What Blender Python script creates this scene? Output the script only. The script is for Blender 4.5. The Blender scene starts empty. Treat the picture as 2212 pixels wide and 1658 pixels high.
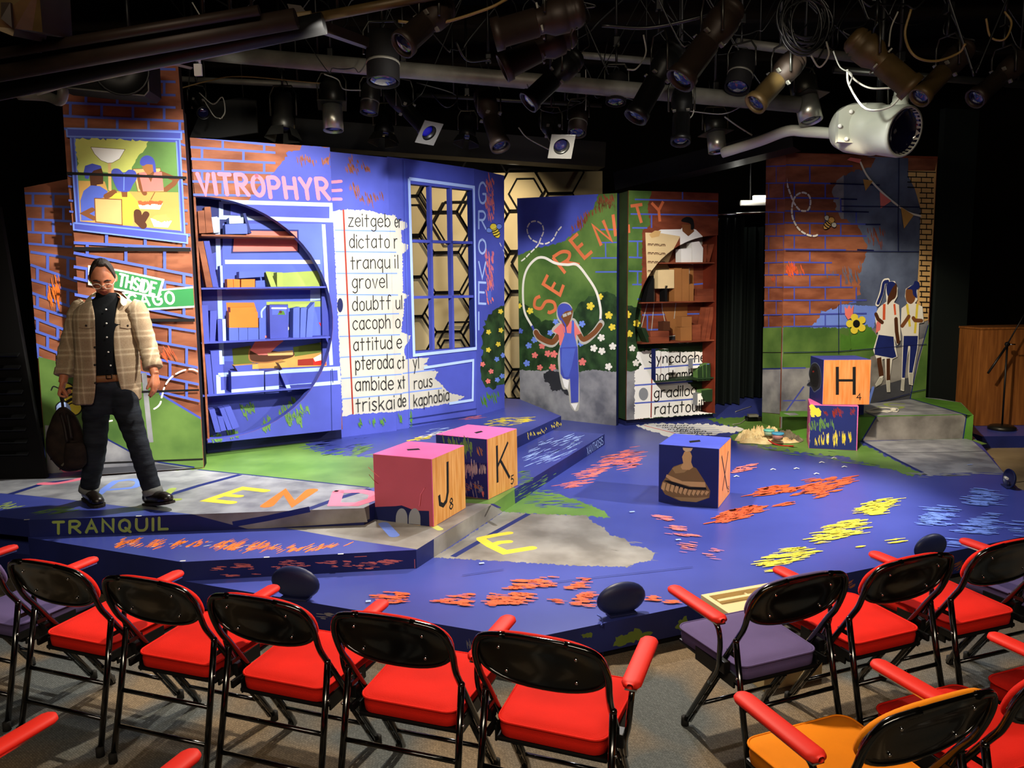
import bpy, bmesh, math, random
from mathutils import Vector, Matrix
from mathutils.geometry import tessellate_polygon
random.seed(7)
S = bpy.context.scene
COL = S.collection
R = math.radians
# ------------------------------------------------------------------ camera
PW, PH, FPX = 2212, 1658, 1598.0
CAMP = Vector((0, 0, 1.9))
_p, _r = R(7.2), R(1.0)
FWD = Vector((0, math.cos(_p), -math.sin(_p)))
_up = Vector((0, math.sin(_p), math.cos(_p))); _rt = Vector((1, 0, 0))
RGT = _rt * math.cos(_r) - _up * math.sin(_r)
UPV = _up * math.cos(_r) + _rt * math.sin(_r)
cd = bpy.data.cameras.new('camera'); cam = bpy.data.objects.new('camera', cd); COL.objects.link(cam)
cd.sensor_fit = 'HORIZONTAL'; cd.sensor_width = 36.0; cd.lens = FPX / PW * 36.0
cd.clip_start = 0.05; cd.clip_end = 100
mw = Matrix.Identity(4)
for i in range(3):
    mw[i][0] = RGT[i]; mw[i][1] = UPV[i]; mw[i][2] = -FWD[i]; mw[i][3] = CAMP[i]
cam.matrix_world = mw
S.camera = cam
# ------------------------------------------------------------------ world, exposure, big lights
S.view_settings.view_transform = 'Standard'; S.view_settings.look = 'None'
S.view_settings.gamma = 1.0; S.view_settings.use_curve_mapping = False
S.view_settings.exposure = 0.45
w = bpy.data.worlds.new('dark_house'); S.world = w; w.use_nodes = True
w.node_tree.nodes['Background'].inputs[0].default_value = (0.9, 0.85, 0.8, 1)
w.node_tree.nodes['Background'].inputs[1].default_value = 0.018

def spot(name, loc, tgt, watts, size, blend=0.5, col=(1, 0.95, 0.88), rad=0.06):
    l = bpy.data.lights.new(name, 'SPOT'); l.energy = watts; l.spot_size = R(size); l.spot_blend = blend
    l.color = col; l.shadow_soft_size = rad
    o = bpy.data.objects.new(name, l); COL.objects.link(o); o.location = loc
    d = Vector(tgt) - Vector(loc)
    o.rotation_euler = d.to_track_quat('-Z', 'Y').to_euler()
    return o
COOL = (0.95, 0.96, 1.0); WARM = (1.0, 0.86, 0.66); NEUT = (1.0, 0.95, 0.86)
spot('stage_light', (-0.7, 3.9, 3.3), (-2.3, 6.8, 1.75), 860, 62, 0.5, NEUT)
spot('stage_light', (-0.25, 5.4, 3.3), (-0.9, 8.3, 1.6), 190, 66, 0.5, COOL)
spot('stage_light', (0.5, 5.0, 3.25), (0.95, 9.5, 1.15), 580, 52, 0.6, NEUT)
spot('stage_light', (2.0, 5.2, 3.2), (4.0, 8.8, 0.75), 640, 50, 0.6, WARM)
spot('stage_light', (5.0, 4.7, 3.35), (0.8, 6.2, 0.0), 900, 52, 0.6, NEUT)
spot('stage_light', (-1.2, 6.1, 3.45), (-2.7, 5.15, 0.8), 420, 75, 0.5, NEUT)
spot('stage_light', (0.6, 6.4, 3.3), (0.6, 5.4, 0.2), 230, 110, 0.8, COOL)
spot('stage_light', (2.4, 5.6, 3.4), (2.9, 5.4, 0.2), 170, 100, 0.8, COOL)
spot('stage_light', (-2.6, 2.8, 3.1), (0.9, 6.0, 0.2), 170, 50, 0.8, WARM)  # added front-left fill to lift the cubes' left faces
spot('stage_light', (0.2, 4.5, 3.1), (0.0, 2.0, 0.2), 400, 105, 0.6, WARM)
spot('stage_light', (0.1, 10.0, 3.5), (-0.7, 11.7, 2.3), 130, 110, 0.7, WARM)
def area(name, loc, tgt, watts, sx, sy, col):
    l = bpy.data.lights.new(name, 'AREA'); l.shape = 'RECTANGLE'; l.size = sx; l.size_y = sy; l.energy = watts; l.color = col
    o = bpy.data.objects.new(name, l); COL.objects.link(o); o.location = loc
    o.rotation_euler = (Vector(tgt) - Vector(loc)).to_track_quat('-Z', 'Y').to_euler(); return o
area('house_fill', (0, -2.2, 4.2), (0, 4.0, 0.5), 130, 4.0, 0.6, WARM)  # added warm fill from behind the camera, no such lamp seen

# ------------------------------------------------------------------ unprojection of measured photo points
def ray(x, y):
    return RGT * ((x - PW / 2) / FPX) - UPV * ((y - PH / 2) / FPX) + FWD
def onz(x, y, z):
    d = ray(x, y); return CAMP + d * ((z - CAMP.z) / d.z)
def ondep(x, y, Y):
    d = ray(x, y); return CAMP + d * (Y / d.y)

# ------------------------------------------------------------------ materials
def lin(h):
    if isinstance(h, tuple): return h
    c = [int(h[i:i + 2], 16) / 255 for i in (0, 2, 4)]
    return tuple(((v + 0.055) / 1.055) ** 2.4 if v > 0.04045 else v / 12.92 for v in c)
_M = {}
def mat(name, hexc='808080', rough=0.6, metal=0.0, var=0.0, hex2=None, scale=3.0, spec=0.3, bump=0.0, bscale=60, emit=None, alpha=None, coat=0, stretch=(1, 1, 1)):
    if name in _M: return _M[name]
    m = bpy.data.materials.new(name); m.use_nodes = True; n = m.node_tree; b = n.nodes['Principled BSDF']
    b.inputs['Roughness'].default_value = rough; b.inputs['Metallic'].default_value = metal
    b.inputs['Specular IOR Level'].default_value = spec
    c = lin(hexc)
    b.inputs['Base Color'].default_value = (*c, 1)
    if coat: b.inputs['Coat Weight'].default_value = coat
    if var or hex2 or bump:
        g = n.nodes.new('ShaderNodeNewGeometry')
        mp = n.nodes.new('ShaderNodeMapping'); mp.inputs['Scale'].default_value = stretch
        n.links.new(g.outputs['Position'], mp.inputs['Vector'])
    if var or hex2:
        nz = n.nodes.new('ShaderNodeTexNoise'); nz.inputs['Scale'].default_value = scale; nz.inputs['Detail'].default_value = 5
        n.links.new(mp.outputs[0], nz.inputs['Vector'])
        rp = n.nodes.new('ShaderNodeValToRGB')
        c2 = lin(hex2) if hex2 else tuple(v * (1 - var) for v in c)
        c1 = c if hex2 else tuple(min(1, v * (1 + var)) for v in c)
        rp.color_ramp.elements[0].position = 0.36; rp.color_ramp.elements[1].position = 0.64
        rp.color_ramp.elements[0].color = (*c2, 1); rp.color_ramp.elements[1].color = (*c1, 1)
        n.links.new(nz.outputs['Fac'], rp.inputs[0]); n.links.new(rp.outputs[0], b.inputs['Base Color'])
    if bump:
        nb = n.nodes.new('ShaderNodeTexNoise'); nb.inputs['Scale'].default_value = bscale; nb.inputs['Detail'].default_value = 3
        n.links.new(mp.outputs[0], nb.inputs['Vector'])
        bm_ = n.nodes.new('ShaderNodeBump'); bm_.inputs['Strength'].default_value = bump; bm_.inputs['Distance'].default_value = 0.01
        n.links.new(nb.outputs['Fac'], bm_.inputs['Height']); n.links.new(bm_.outputs[0], b.inputs['Normal'])
    if emit:
        b.inputs['Emission Color'].default_value = (*c, 1); b.inputs['Emission Strength'].default_value = emit
    if alpha is not None:
        b.inputs['Alpha'].default_value = alpha
    _M[name] = m
    return m
# paint colours (matt scenic paint)
for nm, hx, v in (('blue', '4650ae', .07), ('navy', '1d2868', .1), ('deep_navy', '141b4a', .1), ('light_blue', '6f8be0', .05), ('pale_blue', 'a9c2f5', .04),
                  ('mid_blue', '5366c4', .06), ('white', 'ece8dc', .03), ('pure_white', 'f6f4ee', 0), ('paper', 'b8b5a9', .05), ('black', '0b0a0a', 0), ('ink', '141414', 0),
                  ('pink', 'f27d96', .05), ('hot_pink', 'ee6fae', .05), ('coral', 'e87a72', .06), ('orange', 'f27a2c', .06), ('orange_red', 'd85a33', .1),
                  ('rust', '8f5032', .22), ('dark_rust', '702b18', .2), ('red', 'd8261c', .05), ('deep_red', '8f2a1c', .08), ('yellow', 'e6cf42', .05), ('mustard', 'c79a52', .06),
                  ('tan', 'd6ad70', .05), ('pale_tan', 'e2c795', .05), ('brown', '7b4a28', .06), ('dark_brown', '4f2c19', .06), ('mid_brown', 'a06a3a', .06),
                  ('lime', '9fb258', .08), ('yellow_green', 'c6cb6a', .08), ('green', '5f8545', .14), ('grass', '4f7f2c', .16), ('dark_green', '22381f', .25), ('sign_green', '2f7d45', .04), ('olive', '5f6f2c', .1),
                  ('grey', '8b8e93', .0), ('dark_grey', '45464c', .15), ('charcoal', '2c2d31', .15), ('teal', '5fb8a8', .05)):
    mat(nm, hx, 0.62, 0, v, None, 4.0, 0.25)
mat('stone', '9a9a9c', 0.6, 0, 0, '5f6068', 3.2, 0.25)
mat('stone_warm', '98948e', 0.6, 0, 0, '66625e', 3.0, 0.25)
mat('brick_red', '9c6044', 0.65, 0, 0, '723f2b', 2.6, 0.2, stretch=(1, 1, 3))
mat('brick_dark', '8f4a30', 0.65, 0, 0, '6a3220', 2.6, 0.2, stretch=(1, 1, 3))
mat('hill_green', '658540', 0.6, 0, 0, '41602c', 2.2, 0.2)
mat('hedge_green', '33502b', 0.65, 0, 0, '1c2f1a', 7.0, 0.2)
mat('wood_face', 'e6a85e', 0.45, 0, 0, 'cf8838', 5.0, 0.35, stretch=(9, 9, 0.7))
mat('orange_coral', 'dc7448', .62, 0, .06, None, 4, .25)
mat('stage_blue', '434ea2', 0.34, 0, 0, '3a4492', 1.2, 0.45)
mat('stage_navy', '20296a', 0.5, 0, 0, '181f52', 2.0, 0.3)
mat('stage_green', '6f9448', 0.42, 0, 0, '577c36', 2.2, 0.35)
mat('stage_grey', 'a3a5aa', 0.45, 0, 0, '74767e', 4.5, 0.35)
mat('stage_grey_warm', '9a9690', 0.42, 0, 0, '75706a', 3.5, 0.35)
mat('black_cloth', '08090a', 0.95, 0, 0, None, 1, 0.05)
mat('black_paint', '0c0b0b', 0.75, 0, 0, None, 1, 0.15)
mat('black_metal', '101010', 0.42, 0.3, 0, None, 1, 0.4)
mat('gloss_black', '070605', 0.16, 0.0, 0, None, 1, 0.6, coat=0.4)
mat('dark_steel', '35342f', 0.38, 0.75, 0.15, None, 9, 0.5)
mat('brown_steel', '2b2019', 0.5, 0.35, 0.15, None, 9, 0.4)
mat('silver', 'a09e92', .32, .85, .1, None, 9, .5)
mat('pipe_grey', '6a685f', 0.5, 0.25, 0.2, None, 6, 0.4)
mat('grey_plastic', 'b2b2a2', 0.4, 0, 0, None, 6, 0.4)
mat('chrome', 'd8d8d8', 0.15, 1, 0, None, 1, 0.5)
mat('lens_glass', '10102a', 0.08, 0, 0, None, 1, 0.8)
mat('gel_blue', '14148c', 0.25, 0, 0, None, 1, 0.5)
mat('cable_black', '0b0b0b', 0.4, 0, 0, None, 1, 0.5)
mat('cable_grey', '8c8a80', 0.45, 0, 0, None, 1, 0.4)
mat('cable_tan', '7a6236', 0.5, 0, 0, None, 1, 0.4)
mat('white_cord', 'e6e2d2', 0.5, 0, 0, None, 1, 0.3)

# ------------------------------------------------------------------ mesh builder
def props(o, label=None, cat=None, group=None, kind=None):
    if label: o['label'] = label
    if cat: o['category'] = cat
    if group: o['group'] = group
    if kind: o['kind'] = kind
    return o
class MB:
    def __init__(s): s.v = []; s.f = []; s.m = []; s.sm = []; s.mats = []
    def mi(s, name):
        if name not in s.mats: s.mats.append(name)
        return s.mats.index(name)
    def add(s, vs, fs, m, smooth=False):
        b = len(s.v); s.v += [Vector(v) for v in vs]; k = s.mi(m)
        for f in fs: s.f.append([b + i for i in f]); s.m.append(k); s.sm.append(smooth)
    def box(s, c, size, m, rot=None, bevel=0.0):
        x, y, z = [d / 2 for d in size]; c = Vector(c)
        if bevel > 0:
            bm = bmesh.new(); bmesh.ops.create_cube(bm, size=1)
            for v in bm.verts: v.co = Vector((v.co.x * size[0], v.co.y * size[1], v.co.z * size[2]))
            bmesh.ops.bevel(bm, geom=bm.edges[:], offset=bevel, segments=2, affect='EDGES', profile=0.6)
            vs = [v.co.copy() for v in bm.verts]; bm.verts.index_update()
            fs = [[v.index for v in f.verts] for f in bm.faces]; bm.free()
        else:
            vs = [Vector((a, b, d)) for a in (-x, x) for b in (-y, y) for d in (-z, z)]
            fs = [(0, 1, 3, 2), (4, 6, 7, 5), (0, 4, 5, 1), (2, 3, 7, 6), (0, 2, 6, 4), (1, 5, 7, 3)]
        if rot is not None: vs = [rot @ v for v in vs]
        s.add([v + c for v in vs], fs, m, False)
    def tube(s, pts, r, m, n=8, caps=True, flat=None, closed=False):
        pts = [Vector(p) for p in pts]; N = len(pts); vs = []; fs = []
        rr = r if isinstance(r, (list, tuple)) else [r] * N
        prev = None
        for i, p in enumerate(pts):
            if closed: t = pts[(i + 1) % N] - pts[i - 1]
            else: t = pts[min(i + 1, N - 1)] - pts[max(i - 1, 0)]
            if t.length < 1e-9: t = Vector((0, 0, 1))
            t.normalize()
            if prev is None:
                a = Vector((0, 0, 1)) if abs(t.z) < 0.9 else Vector((1, 0, 0))
                u = t.cross(a).normalized()
            else:
                u = (prev - t * prev.dot(t))
                u = u.normalized() if u.length > 1e-6 else t.cross(Vector((0, 0, 1))).normalized()
            prev = u; w_ = t.cross(u)
            for k in range(n):
                an = 2 * math.pi * k / n
                vs.append(p + (u * math.cos(an) + w_ * math.sin(an)) * rr[i])
        for i in range(N - 1 + (1 if closed else 0)):
            j = (i + 1) % N
            for k in range(n):
                k2 = (k + 1) % n
                fs.append((i * n + k, i * n + k2, j * n + k2, j * n + k))
        s.add(vs, fs, m, True)
        if caps and not closed:
            b = len(s.v) - N * n
            s.f.append([b + k for k in reversed(range(n))]); s.m.append(s.mi(m)); s.sm.append(False)
            s.f.append([b + (N - 1) * n + k for k in range(n)]); s.m.append(s.mi(m)); s.sm.append(False)
    def lathe(s, prof, m, M=None, n=20, smooth=True, a0=0, a1=360):
        # prof: list of (radius, z); M: 4x4 placing
        M = M or Matrix.Identity(4); vs = []; fs = []; full = abs(a1 - a0) >= 359.9
        seg = n if full else n + 1
        for (r_, z_) in prof:
            for k in range(seg):
                an = R(a0 + (a1 - a0) * k / n)
                vs.append(M @ Vector((r_ * math.cos(an), r_ * math.sin(an), z_)))
        for i in range(len(prof) - 1):
            for k in range(n):
                k2 = (k + 1) % seg
                fs.append((i * seg + k, i * seg + k2, (i + 1) * seg + k2, (i + 1) * seg + k))
        s.add(vs, fs, m, smooth)
    def ball(s, c, r, m, sc=(1, 1, 1), n=12):
        M = Matrix.Translation(Vector(c)) @ Matrix.Diagonal((*sc, 1))
        s.lathe([(r * math.sin(math.pi * i / (n // 2)), -r * math.cos(math.pi * i / (n // 2))) for i in range(n // 2 + 1)], m, M, n)
    def prism(s, loops, off, m, mside=None, mback=None):
        # loops: [outer, hole, ...] lists of 3D points (planar); off: extrusion vector
        loops = [[Vector(p) for p in l] for l in loops]; off = Vector(off); mside = mside or m; mback = mback or mside
        flat = [p for l in loops for p in l]
        tris = tessellate_polygon(loops)
        fr = []
        for t in tris:
            a, b, c = (flat[i] for i in t)
            nn = (b - a).cross(c - a)
            fr.append(list(t) if nn.dot(off) < 0 else list(reversed(t)))
        s.add(flat, fr, m); s.add([p + off for p in flat], [list(reversed(t)) for t in fr], mback)
        k = 0
        for l in loops:
            N = len(l); vs = l + [p + off for p in l]
            s.add(vs, [(i, (i + 1) % N, N + (i + 1) % N, N + i) for i in range(N)], mside)
    def build(s, name, parent=None, org=None, fixn=False, **kw):
        me = bpy.data.meshes.new(name)
        if parent is not None: org = Vector(parent.get('_o', (0, 0, 0)))
        elif org is None: org = Vector((0, 0, 0))
        org = Vector(org)
        us = sorted({i for f in s.f for i in f}); rm_ = {a: k for k, a in enumerate(us)}; s.v = [s.v[i] for i in us]; s.f = [[rm_[i] for i in f] for f in s.f]
        me.from_pydata([v - org for v in s.v], [], s.f)
        for nm in s.mats: me.materials.append(_M[nm])
        me.polygons.foreach_set('material_index', s.m); me.polygons.foreach_set('use_smooth', s.sm)
        if fixn:
            bm = bmesh.new(); bm.from_mesh(me); bmesh.ops.recalc_face_normals(bm, faces=bm.faces[:]); bm.to_mesh(me); bm.free()
        me.update()
        o = bpy.data.objects.new(name, me); COL.objects.link(o)
        if parent is not None: o.parent = parent
        else: o.location = org
        props(o, **kw)
        return o
ORG = {}
def thing(name, loc, label, cat, group=None, local=False):
    o = bpy.data.objects.new(name, None); COL.objects.link(o); o.location = loc; o.empty_display_size = 0.1
    props(o, label, cat, group)
    o['_o'] = (0, 0, 0) if local else tuple(loc)
    return o
def dup(root, loc=None, rotz=None, label=None, group=None):
    r = root.copy(); COL.objects.link(r)
    if loc is not None: r.location = loc
    if rotz is not None: r.rotation_euler = (0, 0, rotz)
    if label: r['label'] = label
    if group: r['group'] = group
    for ch in root.children:
        c = ch.copy(); COL.objects.link(c); c.parent = r
        for g in ch.children:
            d = g.copy(); COL.objects.link(d); d.parent = c
    return r
# ------------------------------------------------------------------ curves in 2D / 3D
def smooth(pts, closed=True, n=5):
    P = [Vector(p) for p in pts]; N = len(P); out = []
    for i in range(N if closed else N - 1):
        p0 = P[(i - 1) % N] if closed or i > 0 else P[0] * 2 - P[1]
        p1 = P[i]; p2 = P[(i + 1) % N]
        p3 = P[(i + 2) % N] if closed or i + 2 < N else p2 * 2 - p1
        for k in range(n):
            t = k / n
            out.append(0.5 * ((2 * p1) + (p2 - p0) * t + (2 * p0 - 5 * p1 + 4 * p2 - p3) * t * t + (3 * p1 - p0 - 3 * p2 + p3) * t ** 3))
    if not closed: out.append(P[-1])
    return out
def inpoly(x, y, poly):
    c = False; j = len(poly) - 1
    for i in range(len(poly)):
        xi, yi = poly[i][0], poly[i][1]; xj, yj = poly[j][0], poly[j][1]
        if (yi > y) != (yj > y) and x < (xj - xi) * (y - yi) / (yj - yi) + xi: c = not c
        j = i
    return c
# ------------------------------------------------------------------ hand-lettering skeletons
G = {}
for ln in """A 4|0,0 2,6 4,0|.7,2 3.3,2
C 4|~4,5 3,6 1,5.6 0,3 1,.4 3,0 4,1
D 4|0,0 0,6|~0,6 2.5,5.6 4,3 2.5,.4 0,0
E 3.6|3.6,6 0,6 0,0 3.6,0|0,3.2 2.8,3.2
G 4|~4,5 2.6,6 .8,5.4 0,3 .8,.5 2.6,0 4,1 4,2.6|4,2.7 2.4,2.7
H 4|0,0 0,6|4,0 4,6|0,3.1 4,3.1
I 0|0,0 0,6
J 3|~3,6 3,3 2.8,1 1.5,0 .3,.6 0,1.5
K 4|0,0 0,6|4,6 0,2.4|1.3,3.6 4,0
L 3.2|0,6 0,0 3.2,0
N 4|0,0 0,6 4,0 4,6
O 4|~2,6 .5,5 0,3 .5,1 2,0 3.5,1 4,3 3.5,5 2,6
P 3.8|0,0 0,6|~0,6 2.6,6 3.8,4.6 2.6,3.1 0,3
Q 4.2|~2,6 .5,5 0,3 .5,1 2,0 3.5,1 4,3 3.5,5 2,6|2.4,1.6 4.2,-.5
R 4|0,0 0,6|~0,6 2.6,6 3.8,4.6 2.6,3.1 0,3|1.5,3 4,0
S 3.8|~3.7,5.2 2,6 .3,5 .8,3.5 3,2.6 3.8,1.3 2,0 0,.8
T 4|0,6 4,6|2,6 2,0
U 4|~0,6 0,2 .8,.3 2,0 3.2,.3 4,2 4,6
V 4|0,6 2,0 4,6
X 4|0,6 4,0|4,6 0,0
Y 4|0,6 2,3 4,6|2,3 2,0
a 3|~3,3.4 1.5,4 0,2.6 0,1 1.3,0 3,1|3,4 3,0
b 3|0,6 0,0|~0,2.8 1.6,4 3,2.8 3,1 1.6,0 0,1
c 3|~3,3.3 1.6,4 0,2.8 0,1.1 1.5,0 3,.7
d 3|3,6 3,0|~3,2.8 1.5,4 0,2.8 0,1 1.4,0 3,1
e 3|~0,2.1 3,2.2 2.6,3.6 1.4,4 0,2.8 .1,1 1.5,0 3,.7
f 2.6|~3,5.6 2,6 1.2,5 1.2,0|0,3.6 2.6,3.6
g 3|~3,3.2 1.5,4 0,2.6 .2,1 1.5,.2 3,1.2|~3,4 3,0 2.8,-1.4 1.4,-2 .2,-1.5
h 3|0,6 0,0|~0,2.8 1.5,4 2.8,3.2 3,0
i 0|0,4 0,0|0,5.3 0,5.7
k 3|0,6 0,0|2.8,4 0,1.6|1,2.4 3,0
l 0|0,6 0,0
m 4|0,4 0,0|~0,3 1,4 2,3.3 2,0|~2,3 3,4 4,3.2 4,0
n 3|0,4 0,0|~0,2.8 1.5,4 2.8,3.2 3,0
o 3|~1.5,4 .2,3.2 0,2 .3,.6 1.5,0 2.8,.6 3,2 2.8,3.3 1.5,4
p 3|0,4 0,-2|~0,2.8 1.6,4 3,2.8 3,1 1.6,0 0,1
q 3|3,4 3,-2|~3,2.8 1.5,4 0,2.6 .1,1 1.5,0 3,1
r 2.4|0,4 0,0|~0,2.6 1,3.8 2.4,3.9
s 2.6|~2.6,3.6 1.2,4 .2,3.2 1.2,2.2 2.6,1.2 1.6,0 0,.5
t 2.6|1.2,5.6 1.2,0|0,3.8 2.6,3.8
u 3|~0,4 0,1 1.2,0 3,1.2|3,4 3,0
v 3|0,4 1.5,0 3,4
x 3|0,4 3,0|3,4 0,0
y 3|0,4 1.6,.4|3,4 .8,-2
z 3|0,4 3,4 0,0 3,0
4 4|3,0 3,6 0,2 4,2
5 3.8|3.6,6 .6,6 .3,3.4|~.3,3.4 2,3.8 3.8,2 2,0 0,.6
8 4|~2,3.2 .4,4.4 2,6 3.6,4.4 2,3.2 0,1.5 2,0 4,1.5 2,3.2
_ 2|""".split('\n'):
    k_, rest = ln[0], ln[2:].split('|')
    st = []
    for q in rest[1:]:
        if not q: continue
        cv = q.startswith('~'); pts = [tuple(float(a) for a in p.split(',')) for p in q.lstrip('~').split()]
        st.append([(v.x, v.y) for v in smooth(pts, False, 5)] if cv else pts)
    G[k_] = (float(rest[0]), st)
G[' '] = G['_']
# ------------------------------------------------------------------ a painted plane
LAY = 0.00007
class Surf:
    """a real plane (point, two in-plane axes, normal facing the house); pictures on it are given in photo pixels"""
    def __init__(s, P, N, mb=None):
        s.P = Vector(P); s.N = Vector(N).normalized()
        if s.N.dot(CAMP - s.P) < 0: s.N = -s.N
        s.mb = mb or MB(); s.k = 0; s.sc = 1.0; s.ox = s.oy = 0.0
        s.U = s.N.cross(Vector((0, 0, 1)))
        if s.U.length < 0.01: s.U = Vector((1, 0, 0))
        s.U.normalize(); s.V = s.N.cross(s.U).normalized()
    def view(s, sc, ox, oy): s.sc, s.ox, s.oy = sc, ox, oy; return s
    def at(s, p, off=0.0):
        d = ray(s.ox + p[0] / s.sc, s.oy + p[1] / s.sc)
        return CAMP + d * ((s.P + s.N * off - CAMP).dot(s.N) / d.dot(s.N))
    def mpp(s, p):   # metres per (view) pixel here, measured along the picture's horizontal and vertical
        return (s.at(p) - CAMP).length / FPX / s.sc
    def lay(s): s.k += 1; return s.k * LAY
    def raw(s, col, pts3):
        t = tessellate_polygon([pts3]); fs = []
        for a in t:
            nn = (pts3[a[1]] - pts3[a[0]]).cross(pts3[a[2]] - pts3[a[0]])
            fs.append(list(a) if nn.dot(s.N) > 0 else list(reversed(a)))
        s.mb.add(pts3, fs, col)
    def poly(s, col, pts, sm=False, rag=0, out=None, ow=3):
        o = s.lay(); q = [Vector((p[0], p[1])) for p in pts]
        if sm: q = smooth(q, True, 5)
        if rag:
            r2 = []
            for i, a in enumerate(q):
                b = q[(i + 1) % len(q)]; L = (b - a).length; n = max(1, int(L / (rag * 1.6)))
                for k in range(n):
                    v = a.lerp(b, k / n); r2.append(v + Vector((random.uniform(-rag, rag), random.uniform(-rag, rag))))
            q = r2
        s.raw(col, [s.at(p, o) for p in q])
        if out: s.line(out, [*q, q[0]], ow, cap=False)
    def line(s, col, pts, w_, sm=False, cap=True, wm=None, dash=None):
        """ribbon of width w_ view-pixels (or wm metres)"""
        o = s.lay(); q = [Vector((p[0], p[1])) for p in pts]
        if sm: q = smooth(q, False, 6)
        if dash:
            on, offl = dash; P3 = []; acc = 0; cur = [q[0]]; draw = True; need = on
            segs = []
            for i in range(len(q) - 1):
                a, b = q[i], q[i + 1]; L = (b - a).length; t = 0
                while L - t > need:
                    t += need; v = a.lerp(b, t / L)
                    if draw: cur.append(v); segs.append(cur)
                    cur = [v]; draw = not draw; need = on if draw else offl
                need -= (L - t)
                if draw: cur.append(b)
            for sg in segs: s.line(col, sg, w_, False, cap, wm)
            return
        p3 = [s.at(p, o) for p in q]
        hw = (wm if wm else w_ * s.mpp(q[0])) / 2
        s.ribbon(col, p3, hw, cap)
    def ribbon(s, col, p3, hw, cap=True):
        N = len(p3); L = []; Rr = []
        for i in range(N):
            d1 = (p3[i] - p3[i - 1]).normalized() if i > 0 else None
            d2 = (p3[i + 1] - p3[i]).normalized() if i < N - 1 else None
            if d1 is None: d1 = d2
            if d2 is None: d2 = d1
            t = d1 + d2
            if t.length < 0.3: t = d1
            t.normalize(); nrm = s.N.cross(t)
            c = max(0.5, t.dot(d1))
            L.append(p3[i] + nrm * (hw / c)); Rr.append(p3[i] - nrm * (hw / c))
        vs = L + Rr; fs = [(i, N + i, N + i + 1, i + 1) for i in range(N - 1)]
        s.mb.add(vs, fs, col)
        if cap:
            for e, nb in ((0, 1), (N - 1, N - 2)):
                t = (p3[e] - p3[nb])
                if t.length < 1e-7: continue
                t.normalize(); nrm = s.N.cross(t); base = len(s.mb.v)
                arc = [p3[e] + (nrm * math.cos(a) + t * math.sin(a)) * hw for a in [math.pi * k / 6 for k in range(7)]]
                s.mb.add(arc, [list(range(7))], col)
    def txt(s, col, text, p0, p1, up, w_=3, gap=1.6, wm=None, cap=True, jit=0.0):
        """hand lettering from baseline p0 to p1, 'up' = vector of a capital's height, all in view pixels"""
        p0, p1, up = Vector(p0), Vector(p1), Vector(up)
        tot = sum(G[c][0] for c in text) + gap * (len(text) - 1)
        dx = (p1 - p0) / max(tot, 0.01); x = 0
        for c in text:
            j = random.uniform(-jit, jit)
            for st in G[c][1]:
                s.line(col, [p0 + dx * (x + a) + up * ((b + j) / 6) for a, b in st], w_, False, cap, wm)
            x += G[c][0] + gap
    def scrib(s, col, poly, ang, n, ln=40, wd=5, seed=None):
        """dry-brush streaks scattered inside a polygon"""
        n = int(n * .6) + 1; wd *= .72; ln *= 1.25
        o = s.lay(); xs = [p[0] for p in poly]; ys = [p[1] for p in poly]
        ca, sa = math.cos(R(ang)), math.sin(R(ang)); c = 0; tr = 0
        while c < n and tr < n * 12:
            tr += 1
            x = random.uniform(min(xs), max(xs)); y = random.uniform(min(ys), max(ys))
            if not inpoly(x, y, poly): continue
            L = ln * random.uniform(0.35, 1.0); W = wd * random.uniform(0.35, 1.1); m = 5
            top = []; bot = []
            for i in range(m + 1):
                t = (i / m - 0.5) * L; e = 1 - abs(i / m - 0.5) * 1.2
                h1 = W * e * random.uniform(0.3, 0.7); h2 = -W * e * random.uniform(0.3, 0.7)
                top.append((x + ca * t - sa * h1, y + sa * t + ca * h1)); bot.append((x + ca * t - sa * h2, y + sa * t + ca * h2))
            if not (inpoly(*top[0], poly) and inpoly(*top[-1], poly)):
                if random.random() < 0.8: continue
            p3 = [s.at(p, o + 0.00002 * (c % 3)) for p in top + bot]; k = m + 1
            fs = []
            for i in range(m):
                a, b, cc, d = i, i + 1, k + i + 1, k + i
                nn = (p3[b] - p3[a]).cross(p3[cc] - p3[a])
                fs.append((a, b, cc, d) if nn.dot(s.N) > 0 else (d, cc, b, a))
            s.mb.add(p3, fs, col); c += 1
    def bricks(s, col, rows, xl, xr, blen, w_, skip=None, slope=0):
        """mortar courses: rows = [(y at xl, y at xr)]"""
        f = lambda x, r: r[0] + (r[1] - r[0]) * (x - xl) / (xr - xl)
        ok = skip or (lambda x, y: True)
        def seg(a, b):
            mid = ((a[0] + b[0]) / 2, (a[1] + b[1]) / 2)
            if ok(*mid): s.line(col, [a, b], w_, cap=False)
        for i, r in enumerate(rows):
            n = 14
            for k in range(n):
                x0 = xl + (xr - xl) * k / n; x1 = xl + (xr - xl) * (k + 1) / n
                seg((x0, f(x0, r)), (x1, f(x1, r)))
            if i + 1 < len(rows):
                x = xl + blen * (0.35 if i % 2 else 0.85)
                while x < xr:
                    seg((x, f(x, r)), (x + slope, f(x, rows[i + 1]))); x += blen
def vplane(a, b, fwd=0.0):
    """vertical plane through two floor points, shifted toward the house by fwd"""
    a, b = Vector(a), Vector(b); d = b - a; n = Vector((d.y, -d.x, 0)).normalized()
    if n.dot(CAMP - a) < 0: n = -n
    return Surf(a + n * fwd, n)
def slab(sf, outline, depth, m, side=None, holes=(), view=None):
    """solid flat: outline in photo pixels on the plane sf, extruded away from the house"""
    loops = [[sf.at(p) for p in outline]] + [[sf.at(p) for p in h] for h in holes]
    sf.mb.prism(loops, -sf.N * depth, m, side or m)
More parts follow.
